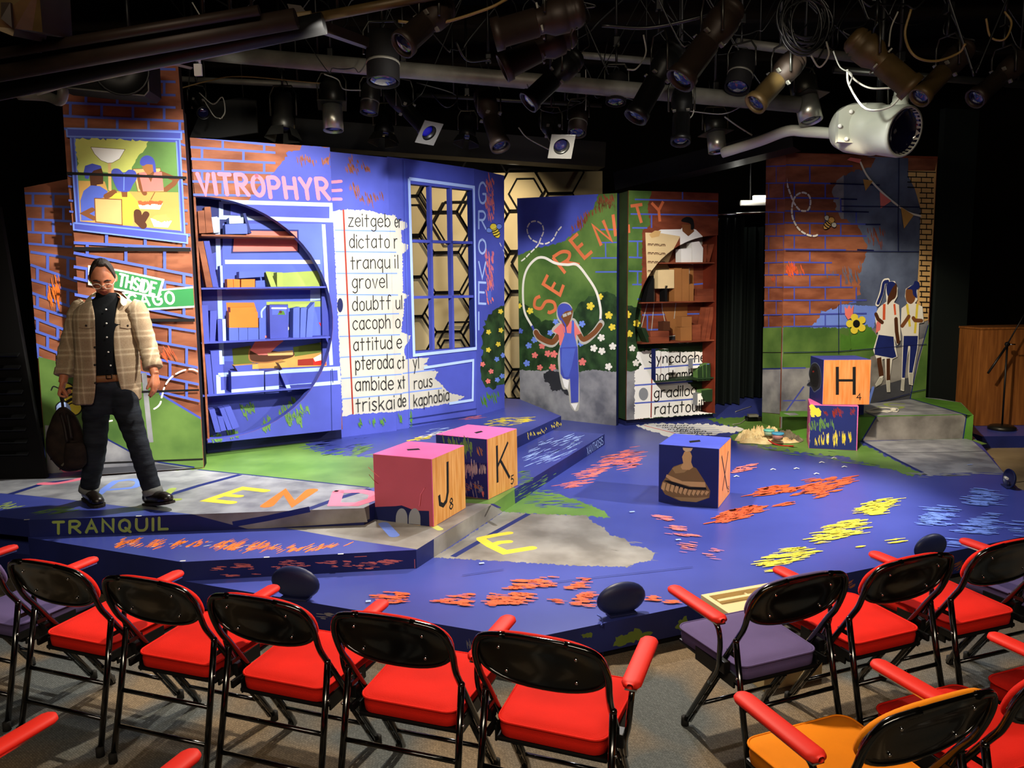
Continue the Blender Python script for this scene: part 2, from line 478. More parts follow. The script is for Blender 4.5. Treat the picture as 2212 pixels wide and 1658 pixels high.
def ell(cx, cy, rx, ry, a0=0, a1=360, n=24):
    return [(cx + rx * math.cos(R(a0 + (a1 - a0) * i / n)), cy + ry * math.sin(R(a0 + (a1 - a0) * i / n))) for i in range(n + (0 if a1 - a0 >= 360 else 1))]

# ------------------------------------------------------------------ trimming paint to the edge of a board or opening (convex)
def edge_planes(pts3, N):
    c = sum(pts3, Vector((0, 0, 0))) / len(pts3); out = []
    for i, a in enumerate(pts3):
        b = pts3[(i + 1) % len(pts3)]
        if (b - a).length < 1e-6: continue
        n = (b - a).cross(N).normalized()
        if n.dot(c - a) > 0: n = -n
        out.append((a, n))
    return out
def cutpoly(P, a, n, keep_in):
    out = []; N_ = len(P); sg = 1 if keep_in else -1
    for i in range(N_):
        p, q = P[i], P[(i + 1) % N_]; dp = (p - a).dot(n) * sg; dq = (q - a).dot(n) * sg
        if dp <= 0: out.append(p)
        if (dp < 0 < dq) or (dq < 0 < dp): out.append(p.lerp(q, dp / (dp - dq)))
    return out
def trim(mb, f0, pts3, N, inside):
    pl = edge_planes(pts3, N); nf = []; nm = []; ns = []
    for k in range(f0, len(mb.f)):
        P = [mb.v[i] for i in mb.f[k]]
        ds = [[(p - a).dot(n) for p in P] for a, n in pl]
        if inside and all(max(d) <= 1e-7 for d in ds): nf.append(mb.f[k]); nm.append(mb.m[k]); ns.append(False); continue
        if not inside and any(min(d) >= -1e-7 for d in ds): nf.append(mb.f[k]); nm.append(mb.m[k]); ns.append(False); continue
        pieces = []
        cur = P
        for a, n in pl:
            if not inside:
                o = cutpoly(cur, a, n, False)
                if len(o) > 2: pieces.append(o)
            cur = cutpoly(cur, a, n, True)
            if len(cur) < 3: break
        if inside and len(cur) > 2: pieces = [cur]
        for pc in pieces:
            b = len(mb.v); mb.v += pc; nf.append(list(range(b, b + len(pc)))); nm.append(mb.m[k]); ns.append(False)
    mb.f[f0:] = nf; mb.m[f0:] = nm; mb.sm[f0:] = ns
# ================================================================== ROOM SHELL
ZA, ZB, ZC, ZD = 0.2, 0.32, 0.44, 0.475
def carpet_material():
    m = bpy.data.materials.new('carpet'); m.use_nodes = True; n = m.node_tree; b = n.nodes['Principled BSDF']
    b.inputs['Roughness'].default_value = 0.9; b.inputs['Specular IOR Level'].default_value = 0.1
    g = n.nodes.new('ShaderNodeNewGeometry')
    nz = n.nodes.new('ShaderNodeTexNoise'); nz.inputs['Scale'].default_value = 2.4; nz.inputs['Detail'].default_value = 1
    r1 = n.nodes.new('ShaderNodeValToRGB'); r1.color_ramp.interpolation = 'LINEAR'
    for i, (p, c) in enumerate(((.40, '5f6260'), (.60, '83715a'))):
        e = r1.color_ramp.elements[i]; e.position = p; e.color = (*lin(c), 1)
    br = n.nodes.new('ShaderNodeTexBrick'); br.inputs['Scale'].default_value = 30; br.inputs['Mortar Size'].default_value = 0.03
    mp = n.nodes.new('ShaderNodeMapping'); mp.inputs['Rotation'].default_value = (0, 0, R(38))
    br.inputs['Color1'].default_value = (1, 1, 1, 1); br.inputs['Color2'].default_value = (.62, .62, .62, 1); br.inputs['Mortar'].default_value = (.4, .4, .4, 1)
    n2 = n.nodes.new('ShaderNodeTexNoise'); n2.inputs['Scale'].default_value = 130; n2.inputs['Detail'].default_value = 2
    mx = n.nodes.new('ShaderNodeMix'); mx.data_type = 'RGBA'; mx.blend_type = 'MULTIPLY'; mx.inputs[0].default_value = 0.75
    m2 = n.nodes.new('ShaderNodeMix'); m2.data_type = 'RGBA'; m2.blend_type = 'OVERLAY'; m2.inputs[0].default_value = 0.6
    L = n.links.new
    L(g.outputs['Position'], nz.inputs['Vector']); L(g.outputs['Position'], mp.inputs['Vector']); L(mp.outputs[0], br.inputs['Vector']); L(g.outputs['Position'], n2.inputs['Vector'])
    L(nz.outputs['Fac'], r1.inputs[0]); L(r1.outputs[0], mx.inputs[6]); L(br.outputs[0], mx.inputs[7])
    L(mx.outputs[2], m2.inputs[6]); L(n2.outputs['Fac'], m2.inputs[7]); L(m2.outputs[2], b.inputs['Base Color'])
    _M['carpet'] = m
carpet_material()
mat('tan_floor', 'a08a68', 0.6, 0, 0, '8c7757', 3, 0.3)
mat('wall_black', '0d0b0a', 0.9, 0, 0, None, 1, 0.1)
mat('wall_brown', '17110c', 0.85, 0, 0, None, 1, 0.1)
mb = MB(); mb.box((0.5, 4.5, -0.05), (15, 17, 0.1), 'carpet')
mb.prism([[Vector((4.2, 5.6, 0.001)), Vector((6.98, 5.6, 0.001)), Vector((6.98, 12.9, 0.001)), Vector((4.2, 12.9, 0.001))]], (0, 0, -0.02), 'tan_floor')
mb.box((4.9, 6.9, 0.0015), (1.6, 0.012, 0.003), 'wall_brown', Matrix.Rotation(R(12), 3, 'Z'))
mb.build('floor', kind='structure')
mb = MB(); mb.box((0.5, 4.5, 5.05), (15, 17, 0.1), 'wall_black'); mb.build('ceiling', kind='structure')
mb = MB(); mb.box((0.5, 13.05, 2.5), (15, 0.1, 5), 'wall_black'); mb.build('wall_back', kind='structure')
mb = MB(); mb.box((-7.05, 4.5, 2.5), (0.1, 17, 5), 'wall_black'); mb.build('wall_left', kind='structure')
mb = MB(); mb.box((8.05, 4.5, 2.5), (0.1, 17, 5), 'wall_brown'); mb.build('wall_right', kind='structure')
mb = MB(); mb.box((0.5, -4.05, 2.5), (15, 0.1, 5), 'wall_black'); mb.build('wall_front', kind='structure')

# ================================================================== STAGE PLATFORMS
def hsurf(z): return Surf((0, 0, z), (0, 0, 1))
def platform(sf, pts, z, z0, top, side, name, label):
    sf.mb.prism([[Vector((x, y, z)) for x, y in pts]], (0, 0, -(z - z0)), top, side)
    return sf
def px(x, y, z): p = onz(x, y, z); return (p.x, p.y)
# ---- lowest deck (A)
A = hsurf(ZA)
Aedge = [px(*q, ZA) for q in ((2199, 1053), (2165, 1017), (2145, 990), (2123, 964), (2103, 942))]
Apts = [(-5.2, 5.4), (-3.25, 4.78), (0.05, 3.45), (3.5, 4.83), (4.1, 5.2)] + Aedge + [(5.6, 9.6), (5.6, 11.55), (-5.2, 11.55)]
platform(A, Apts, ZA, 0.045, 'stage_blue', 'stage_navy', '', '')
AS = A  # floor pictures on the deck
A.view(3.16, 760, 860)
A.poly('stage_green', [(1100, 720), (1240, 640), (1400, 650), (1560, 700), (1720, 770), (1770, 820), (1640, 805), (1500, 800), (1210, 786), (1030, 775)], rag=7)
A.scrib('stage_green', [(1130, 700), (1250, 600), (1420, 640), (1700, 740), (1790, 830), (1600, 800)], -8, 90, 90, 9)
A.scrib('stage_blue', [(1130, 700), (1250, 640), (1420, 660), (1600, 730), (1700, 780), (1200, 740)], -4, 70, 90, 8)
A.poly('stage_grey_warm', [(1030, 775), (1210, 786), (1600, 800), (1650, 850), (1720, 880), (1760, 930), (1870, 960), (1900, 1000), (2010, 1020), (2070, 1060), (2040, 1105), (1960, 1120), (1880, 1150), (1500, 1140), (1000, 1110), (560, 1085), (760, 960)], rag=5)
A.scrib('stage_grey_warm', [(1700, 860), (2120, 1050), (2050, 1120), (1850, 1160), (1700, 1130)], 8, 60, 90, 10)
A.line('navy', [(1205, 788), (950, 930), (690, 1080)], 1, wm=0.045, cap=False)
A.line('yellow', [(1075, 918), (985, 932), (878, 955)], 1, wm=0.06)
A.line('yellow', [(885, 962), (950, 1005), (1045, 1050), (1230, 1020)], 1, wm=0.07)
A.line('yellow', [(950, 1002), (1010, 982), (1072, 977)], 1, wm=0.06)
for q, n in (([(1450, 565), (1600, 470), (1790, 370), (1930, 320), (1990, 380), (1960, 470), (1830, 440), (1740, 500), (1600, 580), (1500, 600)], 230), ([(1400, 590), (1560, 580), (1540, 610), (1430, 610)], 24),
             ([(1700, 400), (1990, 350), (2010, 365), (1960, 480), (1840, 500)], 60)):
    A.scrib('coral', q, -8, n, 90, 9)
A.scrib('coral', [(2080, 780), (2212, 800), (2212, 850), (2080, 830)], 6, 12, 60, 7)
A.view(2.659, 1380, 740)
A.poly('stage_green', [(380, 440), (620, 420), (800, 440), (960, 470), (1260, 570), (1640, 758), (1560, 762), (1400, 710), (1200, 660), (1050, 640), (900, 625), (700, 590), (560, 570), (520, 530), (620, 500), (500, 470)], rag=8)
A.scrib('stage_green', [(560, 560), (1000, 600), (1250, 650), (1650, 765), (1300, 710), (900, 650), (600, 600)], 6, 110, 80, 9)
A.poly('stage_grey', [(1284, 566), (1900, 548), (2000, 640), (2090, 742), (1900, 745), (1640, 752)], rag=0)
A.scrib('stage_grey', [(1500, 740), (1700, 750), (2080, 735), (2100, 760), (1640, 775)], 2, 60, 90, 8)
A.line('navy', [(1284, 566), (1460, 660), (1630, 745)], 1, wm=0.035, cap=False)
A.line('dark_grey', [(1370, 628), (1700, 630), (1990, 622)], 1, wm=0.02, cap=False)
A.poly('stage_green', [(1890, 549), (1905, 547), (2000, 580), (1970, 585)])
A.poly('pure_white', [(-15, 476), (60, 462), (420, 466), (560, 484), (600, 500), (540, 515), (470, 522), (330, 530), (170, 542), (150, 535)], rag=6)
A.line('red', [(30, 475), (210, 520)], 1, wm=0.02, cap=False)
for a in range(5):
    A.line('light_blue', [(70 + a * 34, 478 + a * 10), (420 + a * 20, 476 + a * 11)], 1, wm=0.012, cap=False)
    A.txt('ink', ('ellision', 'arduous', 'inferno', 'oblivion', 'calico')[a], (100 + a * 34, 480 + a * 10), (280 + a * 34, 478 + a * 11), (6, -9), 1, wm=0.012)
for q, n in (([(420, 1030), (440, 990), (620, 920), (760, 930), (650, 1000), (470, 1040)], 130), ([(620, 880), (700, 830), (870, 810), (960, 830), (850, 870), (700, 880)], 90),
             ([(860, 870), (960, 780), (1110, 770), (1320, 745), (1200, 830), (1050, 890)], 120), ([(780, 930), (870, 912), (860, 935)], 10)):
    A.scrib('orange_red', q, -10, n, 95, 14)
A.scrib('coral', [(530, 715), (600, 700), (690, 690), (690, 720), (590, 745), (530, 750)], -8, 30, 60, 10)
for q, n in (([(625, 1270), (690, 1240), (830, 1180), (960, 1170), (1080, 1190), (950, 1230), (880, 1270), (780, 1310), (700, 1290)], 150), ([(960, 1140), (1090, 1040), (1180, 1020), (1330, 1010), (1290, 1090), (1180, 1120), (1050, 1150)], 170),
             ([(1200, 980), (1260, 930), (1420, 880), (1510, 900), (1440, 960), (1380, 1000), (1300, 985)], 130), ([(1410, 1140), (1500, 1120), (1510, 1140), (1420, 1160)], 12), ([(1210, 1185), (1290, 1160), (1280, 1170)], 6)):
    A.scrib('yellow', q, -7, n, 110, 10)
for q, n in (([(1600, 1000), (1640, 940), (1840, 930), (1840, 990), (1780, 1050), (1600, 1050)], 120), ([(1870, 890), (1910, 830), (2080, 850), (2070, 930), (1860, 945)], 120), ([(1780, 1085), (1900, 1000), (2060, 970), (2085, 1040), (2060, 1105), (1850, 1090)], 140),
             ([(1720, 1100), (1800, 1180), (1900, 1150)], 14), ([(2090, 1060), (2200, 1010), (2200, 1120)], 18)):
    A.scrib('light_blue', q, 5, n, 100, 9)
for q, n in (([(90, 985), (200, 1000), (215, 1025), (130, 1015)], 20), ([(150, 1040), (300, 1060), (290, 1080), (170, 1070)], 18), ([(140, 1095), (330, 1095), (355, 1115), (200, 1115)], 26), ([(210, 1140), (345, 1140), (330, 1200), (220, 1210)], 18), ([(400, 1180), (465, 1165), (460, 1240), (390, 1240)], 12)):
    A.scrib('coral', q, 7, n, 80, 8)
for x, y in ((770, 725), (905, 720), (1020, 750), (1180, 710), (560, 765), (1120, 660), (1050, 685)):
    A.line('white', [(x - 12, y + 3), (x, y - 3), (x + 14, y + 2)], 1, wm=0.014)
A.view(3.253, 440, 1180)
A.scrib('orange_red', [(1180, 390), (1210, 320), (1300, 310), (1420, 310), (1470, 340), (1420, 400), (1300, 400)], 3, 70, 90, 16)
A.scrib('orange_red', [(1470, 370), (1600, 370), (1880, 320), (1880, 420), (1700, 400), (1640, 390)], 3, 60, 90, 12)
A.view(3.253, 980, 1180)
for q, n in (([(200, 420), (240, 320), (560, 320), (580, 380), (520, 420), (360, 400), (300, 420)], 120), ([(360, 300), (400, 240), (560, 220), (720, 205), (740, 290), (600, 290), (480, 310)], 100), ([(760, 290), (860, 250), (940, 205), (930, 280), (820, 300)], 40),
             ([(640, 370), (770, 370), (760, 410)], 16), ([(810, 360), (900, 320), (1020, 315), (1010, 425), (880, 425)], 60), ([(1340, 370), (1420, 335), (1400, 400)], 10), ([(1430, 390), (1590, 370), (1590, 400)], 12), ([(0, 400), (130, 320), (120, 425)], 16)):
    A.scrib('orange_red', q, 3, n, 100, 15)
A.line('navy', [(690, 250), (1080, 205), (1680, 140)], 1, wm=0.006, cap=False)
A.line('navy', [(60, 200), (350, 158)], 1, wm=0.006, cap=False)
# riser pictures
def riser(mbase, a, b): return Surf((a[0], a[1], 0.1), (b[1] - a[1], a[0] - b[0], 0), mbase)
f = riser(A.mb, (-3.25, 4.78), (0.05, 3.45)).view(1, 0, 0)
for q in ([(130, 1200), (180, 1185), (200, 1210), (150, 1220)], [(215, 1200), (270, 1205), (265, 1225), (215, 1220)], [(285, 1215), (340, 1218), (335, 1235), (280, 1232)]):
    f.scrib('rust', q, 5, 16, 40, 9)
f.scrib('stone', [(690, 1325), (720, 1320), (718, 1338), (690, 1336)], 5, 14, 18, 5); f.scrib('stone', [(1008, 1385), (1024, 1380), (1022, 1402), (1010, 1402)], 80, 14, 18, 4)
f = riser(A.mb, (0.05, 3.45), (3.5, 4.83)).view(3.253, 980, 1180)
f.poly('olive', [(1120, 700), (1140, 640), (1220, 610), (1280, 580), (1330, 600), (1400, 605), (1350, 640), (1240, 680), (1160, 700)], rag=10); f.poly('olive', [(1550, 570), (1600, 510), (1640, 490), (1660, 540), (1620, 600)], rag=8); f.poly('olive', [(890, 620), (970, 600), (975, 635), (910, 640)], rag=6)
f.line('stage_navy', [(1050, 560), (1048, 790)], 3)
f.view(1, 0, 0)
for q in ([(1815, 1262), (1845, 1252), (1850, 1268), (1822, 1275)], [(2055, 1215), (2085, 1208), (2090, 1230), (2060, 1236)]): f.scrib('rust', q, -30, 22, 16, 4)
A.view(1, 0, 0)
for x, y in ((1040, 1216), (795, 1298), (1465, 1165), (2095, 1003), (1365, 1105)): A.line('pale_blue', [(x - 5, y), (x + 6, y - 1)], 1, wm=0.02, cap=False)
deck = thing('stage_platform', (0, 7.5, 0), 'wide blue lowest stage deck with painted words, directly behind the front chairs', 'stage platform')
A.mb.build('deck', deck)
mb = MB(); k = 0.03
mb.prism([[Vector((x, y - (-k if y < 6 else k), 0.045)) for x, y in Apts]], (0, 0, -0.043), 'black_paint'); mb.build('toe_kick', deck)

# ---- middle deck (B)
B = hsurf(ZB)
Bpts = [(-3.25, 4.78), (-2.0, 4.272), px(899, 1187, ZB), px(1306, 937, ZB), (0.4, 8.3), (-3.4, 5.6)]
platform(B, Bpts, ZB, ZA + .001, 'stage_blue', 'stage_navy', '', '')
B.view(3.16, 760, 860)
B.poly('stage_grey_warm', [(-1000, 790), (-250, 770), (100, 700), (745, 700), (960, 722), (700, 870), (445, 1030), (0, 965), (-700, 840)])
B.poly('stage_green', [(745, 712), (745, 600), (1000, 560), (1120, 615), (960, 722)])
B.line('navy', [(960, 722), (1005, 745)], 1, wm=0.03)
B.scrib('pale_blue', [(1150, 420), (1250, 300), (1420, 260), (1550, 240), (1600, 310), (1540, 360), (1380, 430), (1200, 460)], -22, 130, 70, 7)
B.scrib('stage_blue', [(1200, 380), (1500, 290), (1560, 320), (1300, 400)], -22, 40, 70, 8)
B.scrib('stage_green', [(1130, 500), (1220, 480), (1250, 560), (1120, 600)], -10, 40, 60, 8)
B.line('light_blue', [(215, 855), (290, 935)], 1, wm=0.07)
B.line('yellow_green', [(560, 870), (600, 893)], 1, wm=0.05)
B.view(2.765, 0, 860)
for q, n in (([(650, 895), (740, 830), (870, 830), (850, 890)], 70), ([(860, 890), (920, 835), (1000, 835), (960, 895)], 40), ([(1000, 890), (1090, 835), (1130, 850), (1050, 895)], 30), ([(1100, 890), (1180, 835), (1260, 850), (1180, 890)], 26),
             ([(1230, 905), (1320, 845), (1480, 845), (1440, 912)], 90), ([(1450, 915), (1520, 848), (1700, 870), (1690, 915)], 80), ([(1680, 915), (1720, 880), (2090, 868), (1900, 905), (1830, 915)], 70)):
    B.scrib('orange', q, -24, n, 55, 9)
B.scrib('white', [(640, 880), (760, 840), (1400, 850), (2080, 870), (1500, 910)], -10, 30, 40, 3)
f = riser(B.mb, (-2.0, 4.272), px(899, 1187, ZB)).view(3.253, 440, 1180)
for q, n in (([(65, 165), (100, 120), (130, 130), (130, 170)], 16), ([(190, 140), (250, 110), (330, 120), (380, 190), (350, 200), (320, 150), (230, 150)], 40), ([(140, 195), (260, 195), (255, 212), (150, 212)], 14), ([(470, 145), (550, 95), (640, 95), (750, 130), (640, 180), (540, 170)], 60),
             ([(775, 110), (940, 95), (940, 160), (900, 160), (890, 120), (820, 120), (800, 165)], 36), ([(995, 100), (1018, 95), (1010, 160)], 10), ([(1050, 130), (1120, 110), (1300, 90), (1420, 95), (1350, 120), (1180, 160), (1080, 165)], 70)):
    f.scrib('coral', q, 2, n, 60, 11)
f.line('coral', [(1060, 72), (1145, 68)], 4); f.line('coral', [(1482, 90), (1484, 150)], 3)
f = riser(B.mb, px(899, 1187, ZB), px(1306, 937, ZB)).view(3.16, 760, 860)
f.poly('stage_grey_warm', [(560, 960), (960, 715), (1035, 770), (560, 1085)]); f.poly('stage_green', [(960, 715), (1110, 620), (1115, 725), (1030, 775)])
f.scrib('stage_green', [(1115, 625), (1400, 480), (1400, 540), (1115, 720)], -30, 45, 50, 9)
f.txt('pale_blue', 'XANTHOSIS', (1608, 388), (1716, 312), (-4, -52), 4, 1.6)
B.view(1, 0, 0)
for x, y in ((576, 1203), (736, 1196), (395, 1211)): B.line('white', [(x - 6, y), (x + 6, y - .6)], 1, wm=0.014, cap=False)
mid = thing('stage_platform', (-1, 5.5, ZA), 'middle stage step in grey and blue carrying the J and K cubes', 'stage platform')
B.mb.build('deck', mid)

# ---- upper deck (C)
Cc = hsurf(ZC)
Cpts = [(-5.0, 5.34), (-3.24, 4.785), px(785, 1097, ZC), px(797, 1091, ZC), px(1212, 898, ZC), (0.1, 9.9), (-0.4, 10.2), (-5.0, 9.0)]
platform(Cc, Cpts, ZC, ZB + .001, 'stage_blue', 'stage_navy', '', '')
Cc.view(2.765, 0, 860)
Cc.poly('stage_grey', [(-400, 480), (280, 478), (700, 440), (1180, 425), (2204, 532), (2206, 638), (2170, 655), (1150, 692), (900, 664), (460, 610), (130, 575), (-400, 540)])
Cc.poly('stage_green', [(1000, 430), (1215, 380), (1225, 310), (1500, 260), (1800, 255), (1860, 300), (1900, 330), (2090, 345), (2200, 350), (2600, 400), (2700, 520), (2500, 560), (2204, 532), (1180, 425)], rag=4)
Cc.scrib('stage_green', [(1700, 300), (1850, 250), (2250, 330), (2600, 400), (2200, 400)], -8, 80, 90, 9)
Cc.scrib('stage_blue', [(1780, 305), (1900, 260), (2212, 225), (2212, 335), (1950, 320)], -6, 120, 90, 9)
Cc.line('navy', [(1180, 425), (1700, 478), (2204, 532)], 1, wm=0.022, cap=False)
for q in ([(60, 572), (270, 505), (475, 482)], [(965, 590), (1190, 520), (1435, 455)], [(1840, 662), (2010, 600), (2206, 540)]): Cc.line('navy', q, 1, wm=0.06, cap=False)
Cc.line('pink', [(250, 508), (330, 508), (440, 490), (475, 480)], 1, wm=0.075, sm=True)
Cc.line('light_blue', [(590, 572), (640, 530), (690, 495)], 1, wm=0.06); Cc.line('light_blue', [(690, 495), (780, 485), (832, 495), (800, 530), (660, 545)], 1, wm=0.06, sm=True)
Cc.line('lime', [(1030, 540), (960, 606), (1062, 604)], 1, wm=0.06)
Cc.line('yellow', [(1585, 552), (1450, 536), (1240, 608), (1385, 622)], 1, wm=0.075); Cc.line('yellow', [(1345, 577), (1430, 584)], 1, wm=0.065)
Cc.line('orange', [(1595, 640), (1700, 556), (1752, 630), (1862, 549)], 1, wm=0.095)
Cc.line('pink', [(2020, 556), (1995, 632), (2130, 632), (2230, 600), (2240, 570), (2160, 553), (2020, 556)], 1, wm=0.085)
Cc.scrib('lime', [(-60, 640), (60, 620), (180, 640), (60, 660), (-60, 670)], -15, 40, 60, 8); Cc.scrib('stage_green', [(150, 690), (400, 640), (500, 665), (250, 700)], -8, 40, 80, 10)
Cc.view(3.16, 760, 860)
Cc.scrib('yellow', [(880, 175), (1000, 130), (1250, 125), (1230, 160), (1080, 185), (950, 190)], -6, 110, 60, 7)
Cc.scrib('yellow', [(380, 290), (450, 260), (570, 250), (560, 275), (430, 290)], -8, 40, 50, 6); Cc.scrib('white', [(380, 280), (540, 240), (660, 205), (690, 215), (560, 260)], -12, 40, 50, 5)
Cc.scrib('coral', [(730, 145), (800, 125), (930, 112), (920, 130), (760, 150)], -8, 26, 50, 5); Cc.scrib('pale_blue', [(480, 225), (560, 205), (700, 195), (540, 235)], -10, 20, 50, 4)
Cc.scrib('stage_green', [(0, 380), (0, 325), (120, 300), (130, 340), (60, 390)], -10, 50, 70, 9)
f = riser(Cc.mb, (-3.24, 4.785), px(785, 1097, ZC)).view(2.765, 0, 860)
f.poly('stage_grey_warm', [(1150, 692), (2178, 655), (2195, 738), (1600, 775), (1480, 779)]); f.line('navy', [(1390, 752), (1600, 715), (1850, 662)], 1, wm=0.04, cap=False)
f.txt('lime', 'TRANQUIL', (318, 806), (1000, 782), (0, -68), 14, 2.4, jit=0.25)
f = riser(Cc.mb, px(785, 1097, ZC), px(797, 1091, ZC)).view(1, 0, 0)
f.poly('stage_grey_warm', [(785, 1097), (797, 1091), (799, 1120), (787, 1126)])
f = riser(Cc.mb, px(797, 1091, ZC), px(1212, 898, ZC)).view(3.16, 760, 860)
f.scrib('yellow', [(1150, 260), (1430, 140), (1430, 190), (1150, 290)], 70, 60, 22, 8); f.poly('stage_green', [(200, 680), (980, 345), (980, 420), (200, 740)])
Cc.view(1, 0, 0)
for x, y in ((58, 1122), (300, 1114)): Cc.line('white', [(x - 6, y), (x + 6, y - .6)], 1, wm=0.014, cap=False)
up = thing('stage_platform', (-2, 6.5, ZB), 'upper stage deck with the person, lettered TRANQUIL along its front edge', 'stage platform')
Cc.mb.build('deck', up)

# ---- stone step at right (D)
D = hsurf(ZD)
Dpx = [(1690, 892), (1860, 898), (2090, 894), (2103, 897), (2076, 869), (2030, 861), (1998, 858)]
Dpts = [px(*q, ZD) for q in Dpx]
platform(D, Dpts, ZD, ZA + .001, 'stage_grey', 'grass', '', '')
D.view(6.284, 1860, 840)
D.poly('grass', [(670, 130), (860, 115), (1350, 182), (1530, 355), (1435, 350), (1180, 275)])
D.line('navy', [(670, 130), (1180, 275), (1425, 350)], 1, wm=0.03, cap=False)
D.poly('grass', [(-1100, 375), (-1100, 300), (-100, 290), (90, 335), (200, 372)]); D.line('navy', [(80, 325), (210, 375)], 1, wm=0.03, cap=False)
D.poly('stage_grey', [(-1060, 325), (-900, 320), (-840, 350), (-960, 360)])
D.line('dark_grey', [(250, 300), (780, 292), (1260, 288)], 1, wm=0.012, cap=False)
D.line('lime', [(570, 200), (420, 192), (330, 205), (400, 232), (560, 240), (500, 262), (330, 250), (240, 238)], 1, wm=0.05, sm=True)
f = riser(D.mb, Dpts[1], Dpts[2])
f.view(6.284, 1860, 840)
f.poly('stone_warm', [(205, 375), (1425, 350), (1375, 672), (10, 700)]); f.line('navy', [(205, 378), (15, 695)], 18); f.line('navy', [(1432, 352), (1385, 672)], 14)
step = thing('stage_step', (4.2, 8.8, ZA), 'raised grey stone-painted step with green edges below the mural of two schoolgirls', 'stage step')
D.mb.build('deck', step)
# ---- dim blue riser under the cabinet at far right
mb = MB(); q = [px(2085, 930, .14), px(2122, 942, .14), px(2300, 940, .14), px(2300, 900, .14), px(2050, 900, .14)]
mb.prism([[Vector((x, y, .14)) for x, y in q]], (0, 0, -.139), 'stage_blue', 'stage_navy')
mb.build('stage_platform', org=(*q[1], 0), label='small dark blue platform under the wooden cabinet at the far right', cat='stage platform')
# ================================================================== PAINTED SCENERY FLATS
def bee(f, cx, cy, s, ang, wing='pale_blue', body='yellow'):
    c, n = math.cos(R(ang)), math.sin(R(ang))
    T = lambda pts: [(cx + s * (c * a - n * b), cy + s * (n * a + c * b)) for a, b in pts]
    f.poly(wing, T([(1.0, -.3), (.5, -1.2), (.9, -2.0), (1.6, -1.9), (1.9, -1.3), (1.4, -.8)]), sm=True, out='ink', ow=.12 * s)
    f.poly(wing, T([(.9, .4), (.3, 1.2), (.6, 2.0), (1.3, 2.0), (1.7, 1.4), (1.4, .8)]), sm=True, out='ink', ow=.12 * s)
    f.poly(body, T([(-1.6, 0), (-.9, -.75), (.2, -.85), (1, -.5), (1, .5), (.2, .85), (-.9, .75)]), sm=True, out='ink', ow=.15 * s)
    f.poly(body, T([(1, -.6), (1.9, -.8), (2.4, 0), (1.9, .8), (1, .6)]), sm=True, out='ink', ow=.12 * s)
    for k in (-.7, 0, .6): f.line('ink', T([(k, -.8), (k - .15, 0), (k, .8)]), .28 * s, cap=False)
def flower(f, x, y, r, col, eye=None):
    a0 = random.uniform(0, 72)
    f.poly(col, [(x + r * (.6 + .55 * abs(math.cos(2.5 * R(a))) ** .6) * math.cos(R(a + a0)), y + r * (.6 + .55 * abs(math.cos(2.5 * R(a))) ** .6) * math.sin(R(a + a0))) for a in range(0, 360, 9)])
    if eye: f.poly(eye, ell(x, y, r * .4, r * .45, n=12))
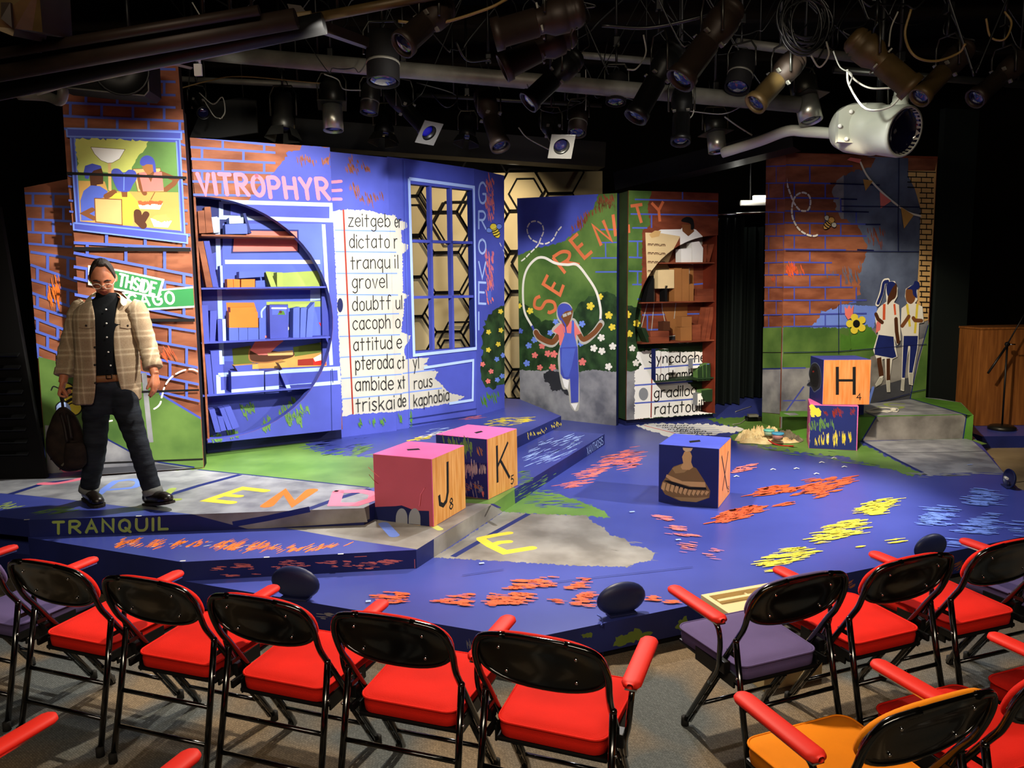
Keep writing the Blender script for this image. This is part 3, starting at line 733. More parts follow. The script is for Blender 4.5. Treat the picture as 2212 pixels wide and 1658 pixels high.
# ---------------------------------------------------------------- tower with the family window
def tower():
    p1 = Vector((-2.65, 6.2, 0)); p0 = p1 - Vector((0.77, 0.22, 0))
    f = vplane(p0, p1); N = f.N
    f.view(1, 0, 0)
    slab(f, [(128, 120), (383, 120), (392, 236), (395, 236), (405, 380), (441, 1010), (190, 1027), (163, 540), (145, 378)], 0.18, 'brick_red', 'black_paint')
    tf0 = len(f.mb.f); f.view(2.961, 0, 0)
    f.bricks('mid_blue', [(425, 445), (505, 525), (590, 610), (655, 690), (740, 775), (822, 840)], 380, 1180, 200, 13, skip=lambda x, y: x < 1135 + (y > 690) * 30)
    f.bricks('mid_blue', [(840, 850), (920, 935), (1010, 1020), (1090, 1100), (1170, 1180), (1260, 1265), (1345, 1345), (1430, 1430)], 1155, 1200, 400, 11)
    f.bricks('mid_blue', [(1120, 1130), (1190, 1195), (1280, 1285), (1350, 1355), (1430, 1435)], 436, 470, 200, 11)
    f.view(2.5125, 0, 500)
    f.bricks('mid_blue', [(-10, 20), (60, 95), (115, 240), (190, 300), (250, 400), (340, 470)], 400, 1056, 210, 13)
    f.bricks('mid_blue', [(440, 545), (520, 640), (600, 740), (690, 830), (760, 920), (840, 1000), (900, 1090)], 410, 1085, 180, 12, skip=lambda x, y: y > 486 + 0 * x and y < 700 + (x - 400) * .42)
    f.view(1, 0, 0)
    f.poly('hill_green', [(166, 765), (250, 790), (345, 850), (395, 880), (437, 905), (440, 1009), (191, 1026), (176, 790)])
    f.line('blue', [(345, 850), (395, 880), (437, 905)], 4, cap=False)
    f.poly('stone', [(182, 905), (235, 950), (300, 985), (345, 1000), (415, 1011), (191, 1026)]); f.line('navy', [(182, 905), (235, 950), (300, 985), (345, 998), (420, 1009)], 3, cap=False)
    f.poly('dark_grey', [(190, 1012), (345, 1002), (400, 1010), (191, 1026)])
    f.line('pink', [(150, 990), (152, 1010), (170, 1022), (196, 1026)], 12)
    f.line('stone', [(311, 805), (317, 870), (326, 955)], 9, cap=False)
    f.scrib('orange_red', [(340, 780), (365, 740), (375, 725), (365, 750), (395, 775), (350, 780)], 60, 26, 18, 4)
    f.line('white', [(430, 803), (415, 797), (395, 800), (372, 813), (357, 832), (350, 855), (345, 873), (330, 884), (310, 886)], 3.2, sm=True, dash=(22, 9)); f.line('white', [(242, 908), (232, 910)], 3)
    # street signs
    f.view(5.527, 100, 530)
    f.poly('white', [(900, 560), (1850, 480), (1840, 735), (1100, 780)]); f.poly('sign_green', [(930, 580), (1828, 502), (1818, 715), (1120, 755)])
    f.txt('white', 'CAGO', (985, 730), (1530, 690), (-20, -140), 24, 2.2)
    f.poly('white', [(500, 235), (850, 283), (1412, 402), (1350, 632), (500, 470)]); f.poly('sign_green', [(520, 255), (848, 305), (1378, 420), (1322, 605), (520, 450)])
    f.txt('white', 'THSIDE', (862, 475), (1290, 585), (22, -135), 24, 1.8)
    # window picture
    f.view(2.961, 0, 0)
    f.poly('blue', [(425, 820), (1160, 845), (1168, 890), (1150, 897), (1180, 1490), (1198, 1500), (1198, 1556), (470, 1470), (466, 1425), (488, 1415), (452, 885), (430, 875)])
    for q in ([(425, 820), (1160, 845), (1160, 890), (430, 872), (425, 820)], [(452, 885), (490, 1418)], [(478, 885), (515, 1412)], [(1150, 897), (1182, 1490)], [(1128, 905), (1158, 1475)], [(470, 1425), (1198, 1500), (1198, 1554), (472, 1468), (470, 1425)]): f.line('light_blue', q, 8)
    f.poly('green', [(484, 885), (1125, 910), (1155, 1475), (515, 1415)])
    f.poly('yellow_green', [(484, 885), (940, 900), (930, 960), (870, 1010), (840, 1090), (500, 1110)], rag=9)
    f.poly('mustard', [(502, 1155), (670, 1160), (690, 1222), (880, 1225), (1140, 1230), (1155, 1475), (515, 1415)])
    f.poly('tan', [(690, 1042), (710, 1042), (713, 1225), (694, 1215)]); f.poly('pure_white', [(580, 940), (800, 955), (765, 1015), (720, 1040), (690, 1043), (645, 1025), (605, 985)], out='dark_brown', ow=2)
    f.poly('tan', [(850, 1080), (1025, 1075), (1050, 1225), (882, 1225)], out='brown', ow=3)
    f.line('brown', [(1030, 1108), (1128, 1148), (1110, 1175), (1060, 1212)], 26); f.line('brown', [(890, 1120), (905, 1200), (925, 1235)], 26)
    f.poly('coral', [(888, 1106), (940, 1095), (1035, 1100), (1048, 1218), (915, 1224)]); f.poly('brown', [(930, 1095), (990, 1095), (965, 1165)]); f.poly('mid_brown', [(913, 1050), (980, 1045), (985, 1085), (950, 1115), (918, 1085)], sm=True)
    f.poly('blue', [(895, 1045), (905, 1010), (940, 993), (978, 1010), (990, 1050), (940, 1050), (915, 1060)], sm=True); f.line('blue', [(985, 1050), (990, 1095)], 14)
    f.poly('dark_brown', [(570, 1090), (600, 1060), (645, 1060), (660, 1110), (660, 1175), (620, 1180), (615, 1200), (580, 1195)]); f.poly('blue', [(535, 1100), (545, 1060), (590, 1045), (645, 1060), (650, 1075), (600, 1090), (575, 1115), (565, 1145), (545, 1140)])
    f.poly('mid_blue', [(515, 1280), (535, 1220), (580, 1185), (640, 1190), (690, 1222), (670, 1260), (620, 1275), (600, 1410), (520, 1410)]); f.line('brown', [(680, 1255), (730, 1228)], 28); f.line('brown', [(590, 1340), (540, 1365), (600, 1395)], 24)
    f.poly('yellow', [(700, 1270), (740, 1235), (830, 1230), (880, 1290), (900, 1350), (850, 1370), (850, 1440), (700, 1432)]); f.line('dark_brown', [(880, 1360), (885, 1410), (915, 1440)], 40); f.line('dark_brown', [(905, 1420), (935, 1370)], 34)
    f.poly('brown', [(775, 1220), (815, 1220), (815, 1260), (780, 1260)])
    f.poly('blue', [(712, 1110), (725, 1080), (760, 1080), (792, 1105), (825, 1085), (865, 1095), (875, 1140), (850, 1180), (825, 1222), (765, 1222), (735, 1180)], sm=True); f.line('light_blue', [(794, 1110), (792, 1215)], 5)
    f.poly('tan', [(605, 1268), (778, 1275), (782, 1438), (612, 1418)], out='brown', ow=5)
    f.poly('pure_white', [(885, 1310), (1040, 1300), (1020, 1340), (895, 1335)]); f.poly('orange_red', [(885, 1285), (1040, 1285), (1036, 1308), (890, 1312)], rag=5); f.line('brown', [(965, 1275), (990, 1230)], 4)
    f.poly('pure_white', [(962, 1395), (1100, 1412), (1075, 1455), (985, 1450)]); f.poly('lime', [(970, 1400), (985, 1378), (1060, 1374), (1095, 1410), (1030, 1420)], rag=5)
    f.view(1, 0, 0)
    for (xa, ya, xb, yb, wd) in ((144, 374, 405, 384, 5), (158, 537, 414, 539, 7), (165, 692, 422, 691, 6), (170, 850, 430, 842, 4), (185, 1001, 440, 991, 3)): f.line('black', [(xa, ya), (xb, yb)], wd, cap=False)
    trim(f.mb, tf0, [f.at(p) for p in ((128, 120), (389, 120), (441, 1010), (190, 1027))], N, True)
    f.mb.build('painted_flat', org=(p1.x - .4, p1.y, ZC), label='tall brick tower with a painted family dinner window and green street signs behind the man', cat='painted scenery flat')
    # recessed side flat
    g = vplane(p0, p1, -0.26); g.view(1, 0, 0)
    slab(g, [(52, 405), (190, 378), (200, 1022), (103, 1030), (88, 860), (56, 454)], 0.04, 'brick_red', 'black_paint')  # stops short at the top: black stands in for its shaded bricks
    tg0 = len(g.mb.f); g.view(2.961, 0, 0)
    g.bricks('mid_blue', [(1235, 1240), (1310, 1325), (1395, 1415), (1478, 1500), (1550, 1580)], 100, 460, 130, 12, skip=lambda x, y: x > 165 or y < 1345)
    g.view(2.5125, 0, 500)
    g.bricks('mid_blue', [(110, 150), (180, 270), (260, 330), (330, 420), (400, 480), (460, 560), (530, 620), (600, 700), (660, 780)], 165, 420, 110, 12)
    g.view(1, 0, 0)
    g.poly('hill_green', [(83, 770), (200, 800), (210, 1021), (101, 1030), (94, 920)])
    g.poly('stone', [(97, 918), (200, 925), (210, 1021), (103, 1030)]); g.line('pink', [(122, 965), (127, 995), (145, 1015), (175, 1024)], 13, sm=True)
    g.view(2.5125, 0, 500); g.scrib('orange', [(250, 410), (260, 310), (320, 240), (330, 400), (325, 430)], 80, 60, 60, 12)
    bee(g, 380, 890, 46, 70); g.poly('pale_blue', ell(345, 970, 40, 45)); g.line('ink', [(320, 850), (290, 840), (278, 860)], 6, sm=True)
    g.view(1, 0, 0); trim(g.mb, tg0, [g.at(p) for p in ((52, 405), (190, 378), (200, 1022), (103, 1030))], g.N, True)
    g.mb.build('painted_flat', org=(-3.7, 5.95, ZC), label='dim brick flat with a painted bee, set back left of the tower', cat='painted scenery flat')
tower()
# black masking louvre at far left
mb = MB(); a = onz(-60, 1036, ZC); b = onz(99, 1033, ZC)
d = Vector((b.x - a.x, b.y - a.y, 0)).normalized(); n = Vector((d.y, -d.x, 0))
def Q(u, z, o=0): return Vector((a.x, a.y, 0)) + d * u + n * o + Vector((0, 0, z))
L_ = (Vector((b.x - a.x, b.y - a.y, 0))).length
mb.prism([[Q(0, ZC), Q(L_, ZC), Q(L_ - .16, 2.62), Q(0, 2.62)]], -n * .04, 'black_paint')
for i in range(9): mb.box(Q(L_ * .42, ZC + .22 + i * .1, .02), (L_ * .8, .04, .012), 'black_metal', Matrix.Rotation(math.atan2(d.y, d.x), 3, 'Z') @ Matrix.Rotation(R(35), 3, 'X'))
mb.build('masking_flat', org=(b.x - .3, b.y, ZC), label='black slatted masking flat at the left edge beside the brick tower', cat='masking flat')

# ---------------------------------------------------------------- left bookcase
bp0 = onz(448, 979, ZC); bp1 = onz(738, 946, ZC); bp2 = onz(855, 930, ZC)
bp0.z = bp1.z = bp2.z = 0
BKD = 0.30
def round_cut(cx, cy, rx, ry, a0, a1, n=30): return ell(cx, cy, rx, ry, a0, a1, n)
WALLART_L = {}
def bookcase_pictures(f):
    """the mural that runs over the front of the left bookcase and its back board"""
    f.view(2.961, 400, 280)
    f.bricks('mid_blue', [(40, 105), (110, 150), (185, 215), (260, 280), (330, 340), (415, 425)], 15, 620, 265, 13, skip=lambda x, y: x < 590)
    f.poly('blue', [(640, 180), (660, 140), (740, 125), (760, 95), (925, 108), (945, 455), (440, 450), (480, 350), (540, 290), (600, 230)], rag=9)
    f.poly('blue', [(400, 460), (430, 420), (1000, 400), (1000, 2000), (100, 2000), (110, 1150), (110, 900), (150, 800), (230, 770), (300, 600)])
    for q in ([(690, 175), (830, 160), (840, 215), (770, 230), (700, 210)], [(870, 190), (920, 170), (920, 225), (880, 230)]): f.scrib('brick_red', q, 80, 40, 40, 14)
    f.txt('pink', 'VITROPHYR', (95, 405), (922, 446), (-18, -126), 23, 2.1, jit=0.2)
    # white trim of the painted shopfront
    f.poly('mid_blue', [(240, 600), (880, 600), (880, 1500), (240, 1480)])
    for q in ([(230, 460), (935, 480), (935, 580), (230, 560)], ): f.line('pale_blue', [*q, q[0]], 24, cap=False)
    f.poly('blue', [(290, 480), (905, 498), (905, 565), (290, 545)])
    f.line('pale_blue', [(885, 605), (935, 1505)], 22, cap=False); f.line('pale_blue', [(205, 560), (235, 1500)], 26, cap=False)
    f.poly('coral', [(310, 640), (720, 645), (725, 780), (300, 785)], out='navy', ow=10)
    f.line('white', [(255, 845), (862, 845)], 24, cap=False)
    f.poly('lime', [(515, 905), (620, 915), (870, 900), (870, 1005), (560, 1005)]); f.poly('orange', [(268, 955), (450, 955), (450, 1005), (268, 1005)])
    f.line('white', [(260, 1015), (830, 1015)], 16, cap=False); f.poly('pale_blue', [(800, 1010), (870, 1005), (880, 1085), (800, 1095)])
    f.poly('lime', [(520, 1100), (880, 1095), (880, 1130), (720, 1140), (520, 1140)]); f.poly('orange', [(262, 1105), (440, 1105), (465, 1180), (465, 1262), (280, 1262)])
    f.line('pale_blue', [(490, 1200), (490, 1160), (520, 1130), (560, 1128)], 10, sm=True)
    f.poly('blue', [(540, 1120), (655, 1120), (655, 1195), (540, 1195)], out='navy', ow=6); f.poly('mid_blue', [(556, 1135), (648, 1135), (648, 1183), (556, 1183)]); f.line('white', [(556, 1140), (648, 1140)], 8); f.poly('green', [(590, 1183), (605, 1155), (630, 1155), (640, 1183)])
    f.poly('red', [(712, 1195), (790, 1150), (825, 1160), (810, 1220), (790, 1280)]); f.poly('pure_white', [(712, 1200), (760, 1225), (790, 1283), (740, 1255)]); f.line('red', [(860, 1235), (890, 1300)], 7); f.line('coral', [(870, 1230), (893, 1280)], 4)
    f.poly('olive', [(300, 1400), (420, 1380), (430, 1500), (310, 1510)]); f.poly('mustard', [(430, 1500), (560, 1480), (690, 1440), (720, 1430), (860, 1360), (895, 1350), (905, 1510), (430, 1530)])
    f.poly('deep_red', [(720, 1470), (830, 1460), (895, 1470), (900, 1505), (720, 1508)]); f.poly('red', [(820, 1465), (895, 1460), (903, 1502), (820, 1505)]); f.poly('olive', [(690, 1390), (860, 1360), (890, 1420), (700, 1450)]); f.poly('pure_white', [(820, 1460), (885, 1425), (885, 1470), (830, 1482)])
    # reader at the desk
    f.poly('dark_brown', [(410, 1440), (420, 1400), (480, 1400), (610, 1420), (690, 1420), (690, 1450), (620, 1470), (500, 1490), (420, 1480)], sm=True); f.line('mid_brown', [(415, 1400), (408, 1440), (425, 1480), (520, 1488), (620, 1470)], 8, sm=True)
    f.poly('coral', [(415, 1410), (450, 1350), (500, 1315), (570, 1320), (630, 1350), (580, 1390), (530, 1440), (470, 1440)]); f.poly('brown', [(560, 1320), (570, 1280), (600, 1240), (655, 1205), (660, 1260), (635, 1320), (600, 1340)]); f.line('white', [(585, 1280), (610, 1275), (660, 1270)], 18); f.line('white', [(660, 1275), (640, 1310), (615, 1330)], 5)
    f.poly('tan', [(525, 1425), (690, 1410), (690, 1440), (530, 1445)])
    # lower shopfront band
    q = [(212, 1568), (985, 1525), (990, 1615), (215, 1680)]; f.poly('blue', q); f.line('pale_blue', [*q, q[0]], 24, cap=False); f.line('navy', [(940, 1530), (945, 1615)], 5)
    f.view(3.769, 400, 560)
    for q in ([(750, 1270), (800, 1200), (900, 1120), (910, 1150), (820, 1240)], [(810, 1260), (860, 1240), (900, 1260), (860, 1370), (830, 1350)], [(900, 1200), (1000, 1200), (1020, 1250), (960, 1270), (960, 1380), (910, 1340)], [(440, 1180), (560, 1170), (570, 1240), (480, 1300)], [(630, 1310), (700, 1290), (690, 1390), (620, 1400)], [(210, 1450), (290, 1430), (300, 1465), (220, 1480)], [(340, 1420), (420, 1395), (440, 1430), (360, 1450)]): f.scrib('green', q, 70, 46, 60, 22)
    f.line('navy', [(1185, 900), (1195, 1390)], 5)
BKL = thing('bookcase', (-2.3, 7.1, ZC), 'blue bookcase with a round cut-out front, lettered VITROPHYRE along the top', 'bookcase')
def bookcase_left():
    f = vplane(bp0, bp1, 0.2); f.view(1, 0, 0)
    N = f.N; Bk = -N * BKD
    cut = ell(425, 686, 282, 262, -90, 90, 34)      # bulges to the right
    outl = [(410, 297), (712, 318), (740, 927), (449, 957), (447, 948)] + list(reversed([(x + (y - 424) * .045, y) for x, y in cut])) + [(421, 424)]
    slab(f, outl, 0.02, 'brick_red', 'blue')
    f0 = len(f.mb.f)
    bookcase_pictures(f); f.view(1, 0, 0)
    # picture must not bridge the opening: keep only what lies on the board
    hole = [(x + (y - 424) * .045, y) for x, y in cut] + [(447, 948), (380, 948), (380, 424)]
    trim(f.mb, f0, [f.at(p) for p in hole], N, False); trim(f.mb, f0, [f.at(p) for p in ((410, 297), (712, 318), (740, 927), (449, 957))], N, True)
    f.mb.build('front_panel', BKL)
    # reveal ring
    rm = MB(); ring = [f.at(((x + (y - 424) * .045), y)) for x, y in cut]
    k = len(ring); rm.add([p - N * .02 for p in ring] + [p + Bk * .35 for p in ring], [(i, i + 1, k + i + 1, k + i) for i in range(k - 1)], 'blue', False)
    rm.build('reveal', BKL)
    # back board with the continued picture
    g = vplane(bp0, bp1, 0.2 - BKD); g.view(1, 0, 0)
    q = [f.at(p) + Bk for p in ((410, 300), (712, 321), (740, 927), (449, 957))]
    g.mb.prism([q], -N * .02, 'navy')
    g0 = len(g.mb.f); bookcase_pictures(g); trim(g.mb, g0, q, N, True)
    g.mb.build('back_panel', BKL)
    # sides, top, plinth
    sm = MB()
    for (t, b_, cc) in (((411, 300), (449.5, 957), 'brick_red'), ((711, 320), (739, 927), 'blue')):
        p, q2 = f.at(t) - N * .02, f.at(b_) - N * .02; sgn = (f.at((712, 318)) - f.at((410, 297))).normalized() * (.018 if t[0] < 500 else -.018)
        s2 = MB(); s2.prism([[p, q2, q2 + Bk * .93, p + Bk * .93]], sgn, cc); s2.build('side_panel', BKL, fixn=True)
    sm.prism([[f.at((411, 299)) - N * .02, f.at((711, 320)) - N * .02, f.at((711, 320)) + Bk, f.at((411, 299)) + Bk]], (0, 0, -.02), 'blue'); sm.build('top_panel', BKL, fixn=True)
    pm = MB(); h = vplane(bp0, bp1, 0.02); h.view(1, 0, 0)
    lo = [Vector((p.x, p.y, ZC + .002)) for p in (bp0, bp1)]; zt = min(f.at((449, 957)).z, f.at((740, 927)).z) - .005
    pm.prism([[lo[0], lo[1], Vector((lo[1].x, lo[1].y, zt)), Vector((lo[0].x, lo[0].y, zt))]], -N * .1, 'deep_navy'); pm.build('plinth', BKL)
    return f

FB = bookcase_left()
def case_shelves(f, Nn, parent, lines, depth, mtop, xl, xr):
    for (y0, y1, m) in lines:
        s = MB(); a = f.at((xl, y0)) - Nn * .03; b = f.at((xr, y1)) - Nn * .03; b.z = a.z
        s.prism([[a, b, b + Vector((0, 0, .016)), a + Vector((0, 0, .016))]], -Nn * (depth - .035), m); s.build('shelf', parent)
FB.view(1, 0, 0)
case_shelves(FB, FB.N, BKL, [(509, 508, 'brick_red'), (625, 625, 'blue'), (743, 741, 'blue'), (858, 848, 'blue')], BKD, 0, 436, 716)
def book(f, quad, col, label, group, back=.06, th=.15, name='book', cat='book', extra=None, pic=None):
    sf = Surf(f.P - f.N * back, f.N); sf.view(f.sc, f.ox, f.oy)
    p = [sf.at(q) for q in quad]; sf.mb.prism([p], -f.N * th, col)
    if extra: extra(sf)
    if pic: f0 = len(sf.mb.f); pic(sf); trim(sf.mb, f0, p, sf.N, True)
    c = min(p, key=lambda v: v.z)
    return sf.mb.build(name, org=c, label=label, cat=cat, group=group)
def shelf_of(f, rows, where, group, **k):
    for col, quad, desc in rows: book(f, quad, col, desc + ' ' + where, group, **k)
FB.view(2.961, 400, 280); g = 'painted books in the blue bookcase'
shelf_of(FB, [('brick_red', [(80, 520), (122, 515), (132, 660), (90, 662)], 'leftmost rust-painted book standing'), ('brick_red', [(123, 494), (162, 492), (180, 657), (134, 660)], 'taller second rust-painted book'),
  ('pale_blue', [(166, 560), (205, 555), (222, 658), (183, 660)], 'pale blue-painted upright book'), ('mid_blue', [(255, 605), (395, 600), (400, 665), (258, 667)], 'thick blue book lying flat, lower of two,'),
  ('pale_blue', [(280, 562), (372, 560), (374, 598), (283, 602)], 'pale blue book lying flat on another book'), ('navy', [(370, 535), (386, 532), (425, 662), (404, 662)], 'dark blue book leaning alone')], 'on the top shelf of the VITROPHYRE bookcase', g)
shelf_of(FB, [('brick_red', [(80, 715), (115, 712), (176, 1007), (135, 1007)], 'rust-topped book leaning at the far left'), ('blue', [(118, 712), (155, 710), (214, 1007), (178, 1007)], 'blue book leaning beside the rust-topped one'),
  ('pale_blue', [(222, 870), (238, 868), (243, 1012), (228, 1012)], 'thin pale blue book standing'), ('orange', [(268, 955), (306, 955), (309, 1008), (270, 1008)], 'leftmost small orange book'), ('orange', [(309, 955), (350, 957), (350, 1008), (311, 1008)], 'second small orange book'),
  ('orange', [(358, 957), (446, 955), (446, 1008), (358, 1008)], 'widest orange book, under a blue one,'), ('mid_blue', [(345, 907), (505, 903), (505, 940), (345, 950)], 'blue book lying across orange books'), ('mid_blue', [(450, 965), (508, 962), (512, 1008), (450, 1008)], 'low blue book between orange and lime books'),
  ('lime', [(515, 912), (548, 908), (585, 1008), (550, 1008)], 'leaning lime green book'), ('lime', [(587, 912), (622, 912), (625, 1008), (588, 1008)], 'upright lime green book')], 'on the second shelf of the VITROPHYRE bookcase', g)
def screen(sf): sf.poly('mid_blue', [(556, 1135), (646, 1135), (646, 1183), (556, 1183)]); sf.line('white', [(556, 1141), (646, 1141)], 9); sf.poly('grass', [(590, 1183), (605, 1158), (630, 1158), (640, 1183)]); sf.poly('dark_brown', ell(610, 1165, 10, 9))
shelf_of(FB, [('blue', [(100, 1122), (145, 1120), (156, 1360), (120, 1362)], 'leftmost blue book standing'), ('blue', [(160, 1158), (205, 1155), (192, 1358), (158, 1360)], 'second blue book, tilted,'), ('blue', [(207, 1215), (235, 1212), (240, 1356), (212, 1358)], 'short third blue book'),
  ('pale_blue', [(237, 1212), (258, 1210), (262, 1354), (242, 1356)], 'pale blue book next to the blue ones'), ('mid_blue', [(280, 1266), (340, 1266), (342, 1354), (282, 1356)], 'first blue book under the orange boxes'), ('mid_blue', [(343, 1266), (400, 1266), (400, 1353), (344, 1354)], 'second blue book under the orange boxes'),
  ('mid_blue', [(402, 1266), (470, 1266), (470, 1352), (402, 1353)], 'third blue book under the orange boxes'), ('mid_blue', [(473, 1205), (508, 1205), (512, 1350), (475, 1351)], 'taller blue book beside orange boxes'),
  ('mid_blue', [(692, 1142), (733, 1132), (730, 1344), (690, 1346)], 'tall blue book under the painted red lamp'), ('mid_blue', [(740, 1140), (778, 1135), (768, 1342), (734, 1344)], 'middle one of three tall blue books'), ('mid_blue', [(785, 1150), (828, 1102), (812, 1340), (772, 1342)], 'rightmost tall blue book')], 'on the third shelf of the VITROPHYRE bookcase', g)
for qd, ds in (([(280, 1206), (467, 1204), (467, 1264), (282, 1266)], 'lowest of three orange boxes'), ([(280, 1167), (464, 1165), (465, 1204), (281, 1206)], 'middle of three orange boxes'), ([(288, 1136), (445, 1133), (446, 1165), (290, 1167)], 'topmost of three orange boxes')):
    book(FB, qd, 'orange', ds + ' on the third shelf of the VITROPHYRE bookcase', 'orange boxes in the blue bookcase', name='box', cat='box')
book(FB, [(540, 1121), (658, 1120), (658, 1344), (544, 1350)], 'blue', 'blue-painted monitor-like box with a small picture on it, in the VITROPHYRE bookcase', None, name='box', cat='box', extra=screen, back=.1)
FB.view(3.769, 400, 560)
shelf_of(FB, [('blue', [(160, 776), (203, 772), (234, 1118), (190, 1120)], 'leftmost tall blue book'), ('blue', [(206, 746), (298, 740), (324, 1110), (238, 1116)], 'wide tall blue book'), ('blue', [(372, 912), (640, 906), (640, 1092), (376, 1104)], 'big white-striped blue book lying'),
  ('mustard', [(400, 866), (590, 852), (600, 905), (428, 912)], 'yellow book lying on the big blue one'), ('blue', [(648, 916), (760, 900), (762, 1084), (652, 1090)], 'upright blue book'), ('mustard', [(760, 846), (822, 833), (848, 898), (795, 903)], 'small yellow book tipped on its edge'),
  ('blue', [(762, 906), (798, 893), (868, 1072), (836, 1076)], 'leaning blue book')], 'on the fourth shelf of the VITROPHYRE bookcase', g, pic=bookcase_pictures)
shelf_of(FB, [('blue', [(195, 1226), (240, 1218), (290, 1404), (246, 1408)], 'leftmost leaning blue book'), ('blue', [(262, 1281), (303, 1276), (335, 1388), (292, 1398)], 'short leaning blue book'), ('blue', [(280, 1216), (317, 1206), (384, 1384), (345, 1388)], 'third leaning blue book'),
  ('blue', [(319, 1205), (370, 1195), (440, 1362), (387, 1382)], 'rightmost blue book with a green paint dab')], 'in the bottom of the VITROPHYRE bookcase', g, pic=bookcase_pictures)

# ---------------------------------------------------------------- notebook flats and window flat
def zeit_art(f):
    f.view(2.961, 400, 280)
    f.scrib('brick_red', [(1020, 240), (1060, 150), (1100, 200), (1210, 240), (1200, 280), (1110, 270), (1040, 300)], 75, 60, 50, 14); f.scrib('brick_red', [(1045, 380), (1100, 335), (1130, 400), (1190, 400), (1280, 390), (1290, 450), (1190, 480), (1090, 440)], 75, 60, 60, 14)
    for y in (335, 390, 444): f.line('pink', [(938, y), (998, y - 3 + (y - 390) * .05)], 17)
    f.view(2.591, 700, 300)
    f.poly('paper', [(48, 405), (130, 392), (180, 400), (230, 395), (290, 410), (340, 425), (400, 425), (412, 450), (460, 470), (465, 500), (430, 512), (435, 580), (470, 590), (465, 630), (440, 640), (440, 860), (478, 875), (450, 900), (445, 980), (430, 1080), (488, 1100), (470, 1140), (450, 1160), (455, 1230), (590, 1225), (560, 1260), (600, 1270), (550, 1290), (640, 1300), (620, 1340), (670, 1385), (700, 1420), (785, 1440), (740, 1470), (640, 1490), (400, 1525), (160, 1540), (105, 1552)], rag=4)
    for i, (yl, yr) in enumerate(((510, 517), (630, 634), (752, 752), (870, 873), (988, 977), (1105, 1095), (1222, 1202), (1340, 1316), (1455, 1425))):
        f.line('light_blue', [(60 + i * 5, yl), (400 + i * 5, yr)], 7, cap=False)
        if i > 6: f.line('light_blue', [(440, yr - 4), (620 + (i - 7) * 40, yr - 26 - (i - 7) * 6)], 7, cap=False)
    f.line('deep_red', [(108, 395), (162, 1540)], 9, cap=False)
    f.poly('deep_navy', ell(90, 930, 16, 40))
    W = [('zeitgeb', (138, 488), (368, 492), 72), ('er', (398, 494), (432, 494), 70), ('dictato', (145, 610), (366, 608), 76), ('r', (394, 612), (410, 611), 80), ('tranqu', (150, 728), (368, 722), 74), ('il', (398, 722), (414, 722), 74), ('grovel', (160, 835), (352, 832), 78),
         ('doubtf', (162, 962), (372, 950), 78), ('ul', (404, 950), (436, 950), 74), ('cacoph', (164, 1066), (370, 1056), 76), ('o', (402, 1058), (426, 1056), 74), ('attitud', (168, 1184), (380, 1172), 72), ('e', (410, 1172), (434, 1170), 76), ('pteroda', (178, 1292), (388, 1282), 78), ('ct', (414, 1285), (452, 1282), 70), ('yl', (500, 1284), (530, 1282), 76),
         ('ambide', (178, 1410), (388, 1400), 76), ('xt', (416, 1398), (454, 1394), 72), ('rous', (506, 1398), (606, 1384), 66), ('triskai', (180, 1526), (394, 1508), 76), ('de', (416, 1500), (458, 1496), 70), ('kaphobia', (504, 1496), (700, 1462), 66)]
    for t, a, b, h in W: f.txt('ink', t, a, b, (-2, -h), 5.2, 1.5, jit=.15)
    for q in ([(185, 1590), (205, 1570), (215, 1605), (200, 1620)], [(255, 1580), (285, 1565), (285, 1600), (265, 1605)], [(310, 1570), (340, 1550), (345, 1600), (320, 1605)], [(420, 1545), (440, 1540), (435, 1590), (420, 1590)], [(480, 1530), (495, 1530), (495, 1600), (475, 1600)]): f.scrib('grass', q, 75, 18, 30, 10)
    f.poly('light_blue', [(230, 920), (330, 915), (330, 935), (230, 940)]) if False else None
zp1 = onz(855, 930, ZC)
Z1 = vplane(bp0, bp2, 0.0); Z1.view(1, 0, 0)
slab(Z1, [(690, 325), (837, 340), (857, 930), (700, 951)], 0.1, 'blue', 'navy'); f0 = len(Z1.mb.f); zeit_art(Z1); Z1.view(1, 0, 0)
trim(Z1.mb, f0, [Z1.at(p) for p in ((690, 325), (837, 340), (857, 930), (700, 951))], Z1.N, True)
Z1.mb.build('painted_flat', org=(-1.5, 7.65, ZC), label='blue flat with handwritten word list on notebook paper, right of the VITROPHYRE bookcase', cat='painted scenery flat')
Z2 = vplane(bp0, bp2, -0.06); Z2.view(1, 0, 0)
ql = [(836, 338), (868, 342), (884, 926), (852, 931)]; slab(Z2, ql, 0.06, 'blue', 'navy'); f0 = len(Z2.mb.f); zeit_art(Z2); Z2.scrib('brick_red', [(842, 368), (856, 368), (856, 395), (842, 390)], 80, 10, 12, 3) if False else None
Z2.view(1, 0, 0); trim(Z2.mb, f0, [Z2.at(p) for p in ql], Z2.N, True)
Z2.mb.build('painted_flat', org=(-1.22, 7.85, ZC), label='narrow blue flat carrying the word-ends er, r, il and ul beside the window flat', cat='painted scenery flat')
w0 = onz(879, 924, ZC); w1 = onz(1030, 897, ZC); w0.z = w1.z = 0
W1 = vplane(w0, w1); W1.view(1, 0, 0)
hole = [(887, 397), (1020, 411), (1026, 749), (896, 758)]
oq = [(867, 341), (1024, 364), (1030, 898), (881, 926)]
WF = thing('window_flat', (w0.x + .3, w0.y + .35, ZC), 'blue shopfront flat with a nine-pane open window frame, ending in kaphobia below', 'painted scenery flat')
slab(W1, oq, 0.09, 'blue', 'navy', [hole]); f0 = len(W1.mb.f); zeit_art(W1)
W1.view(2.591, 700, 300)
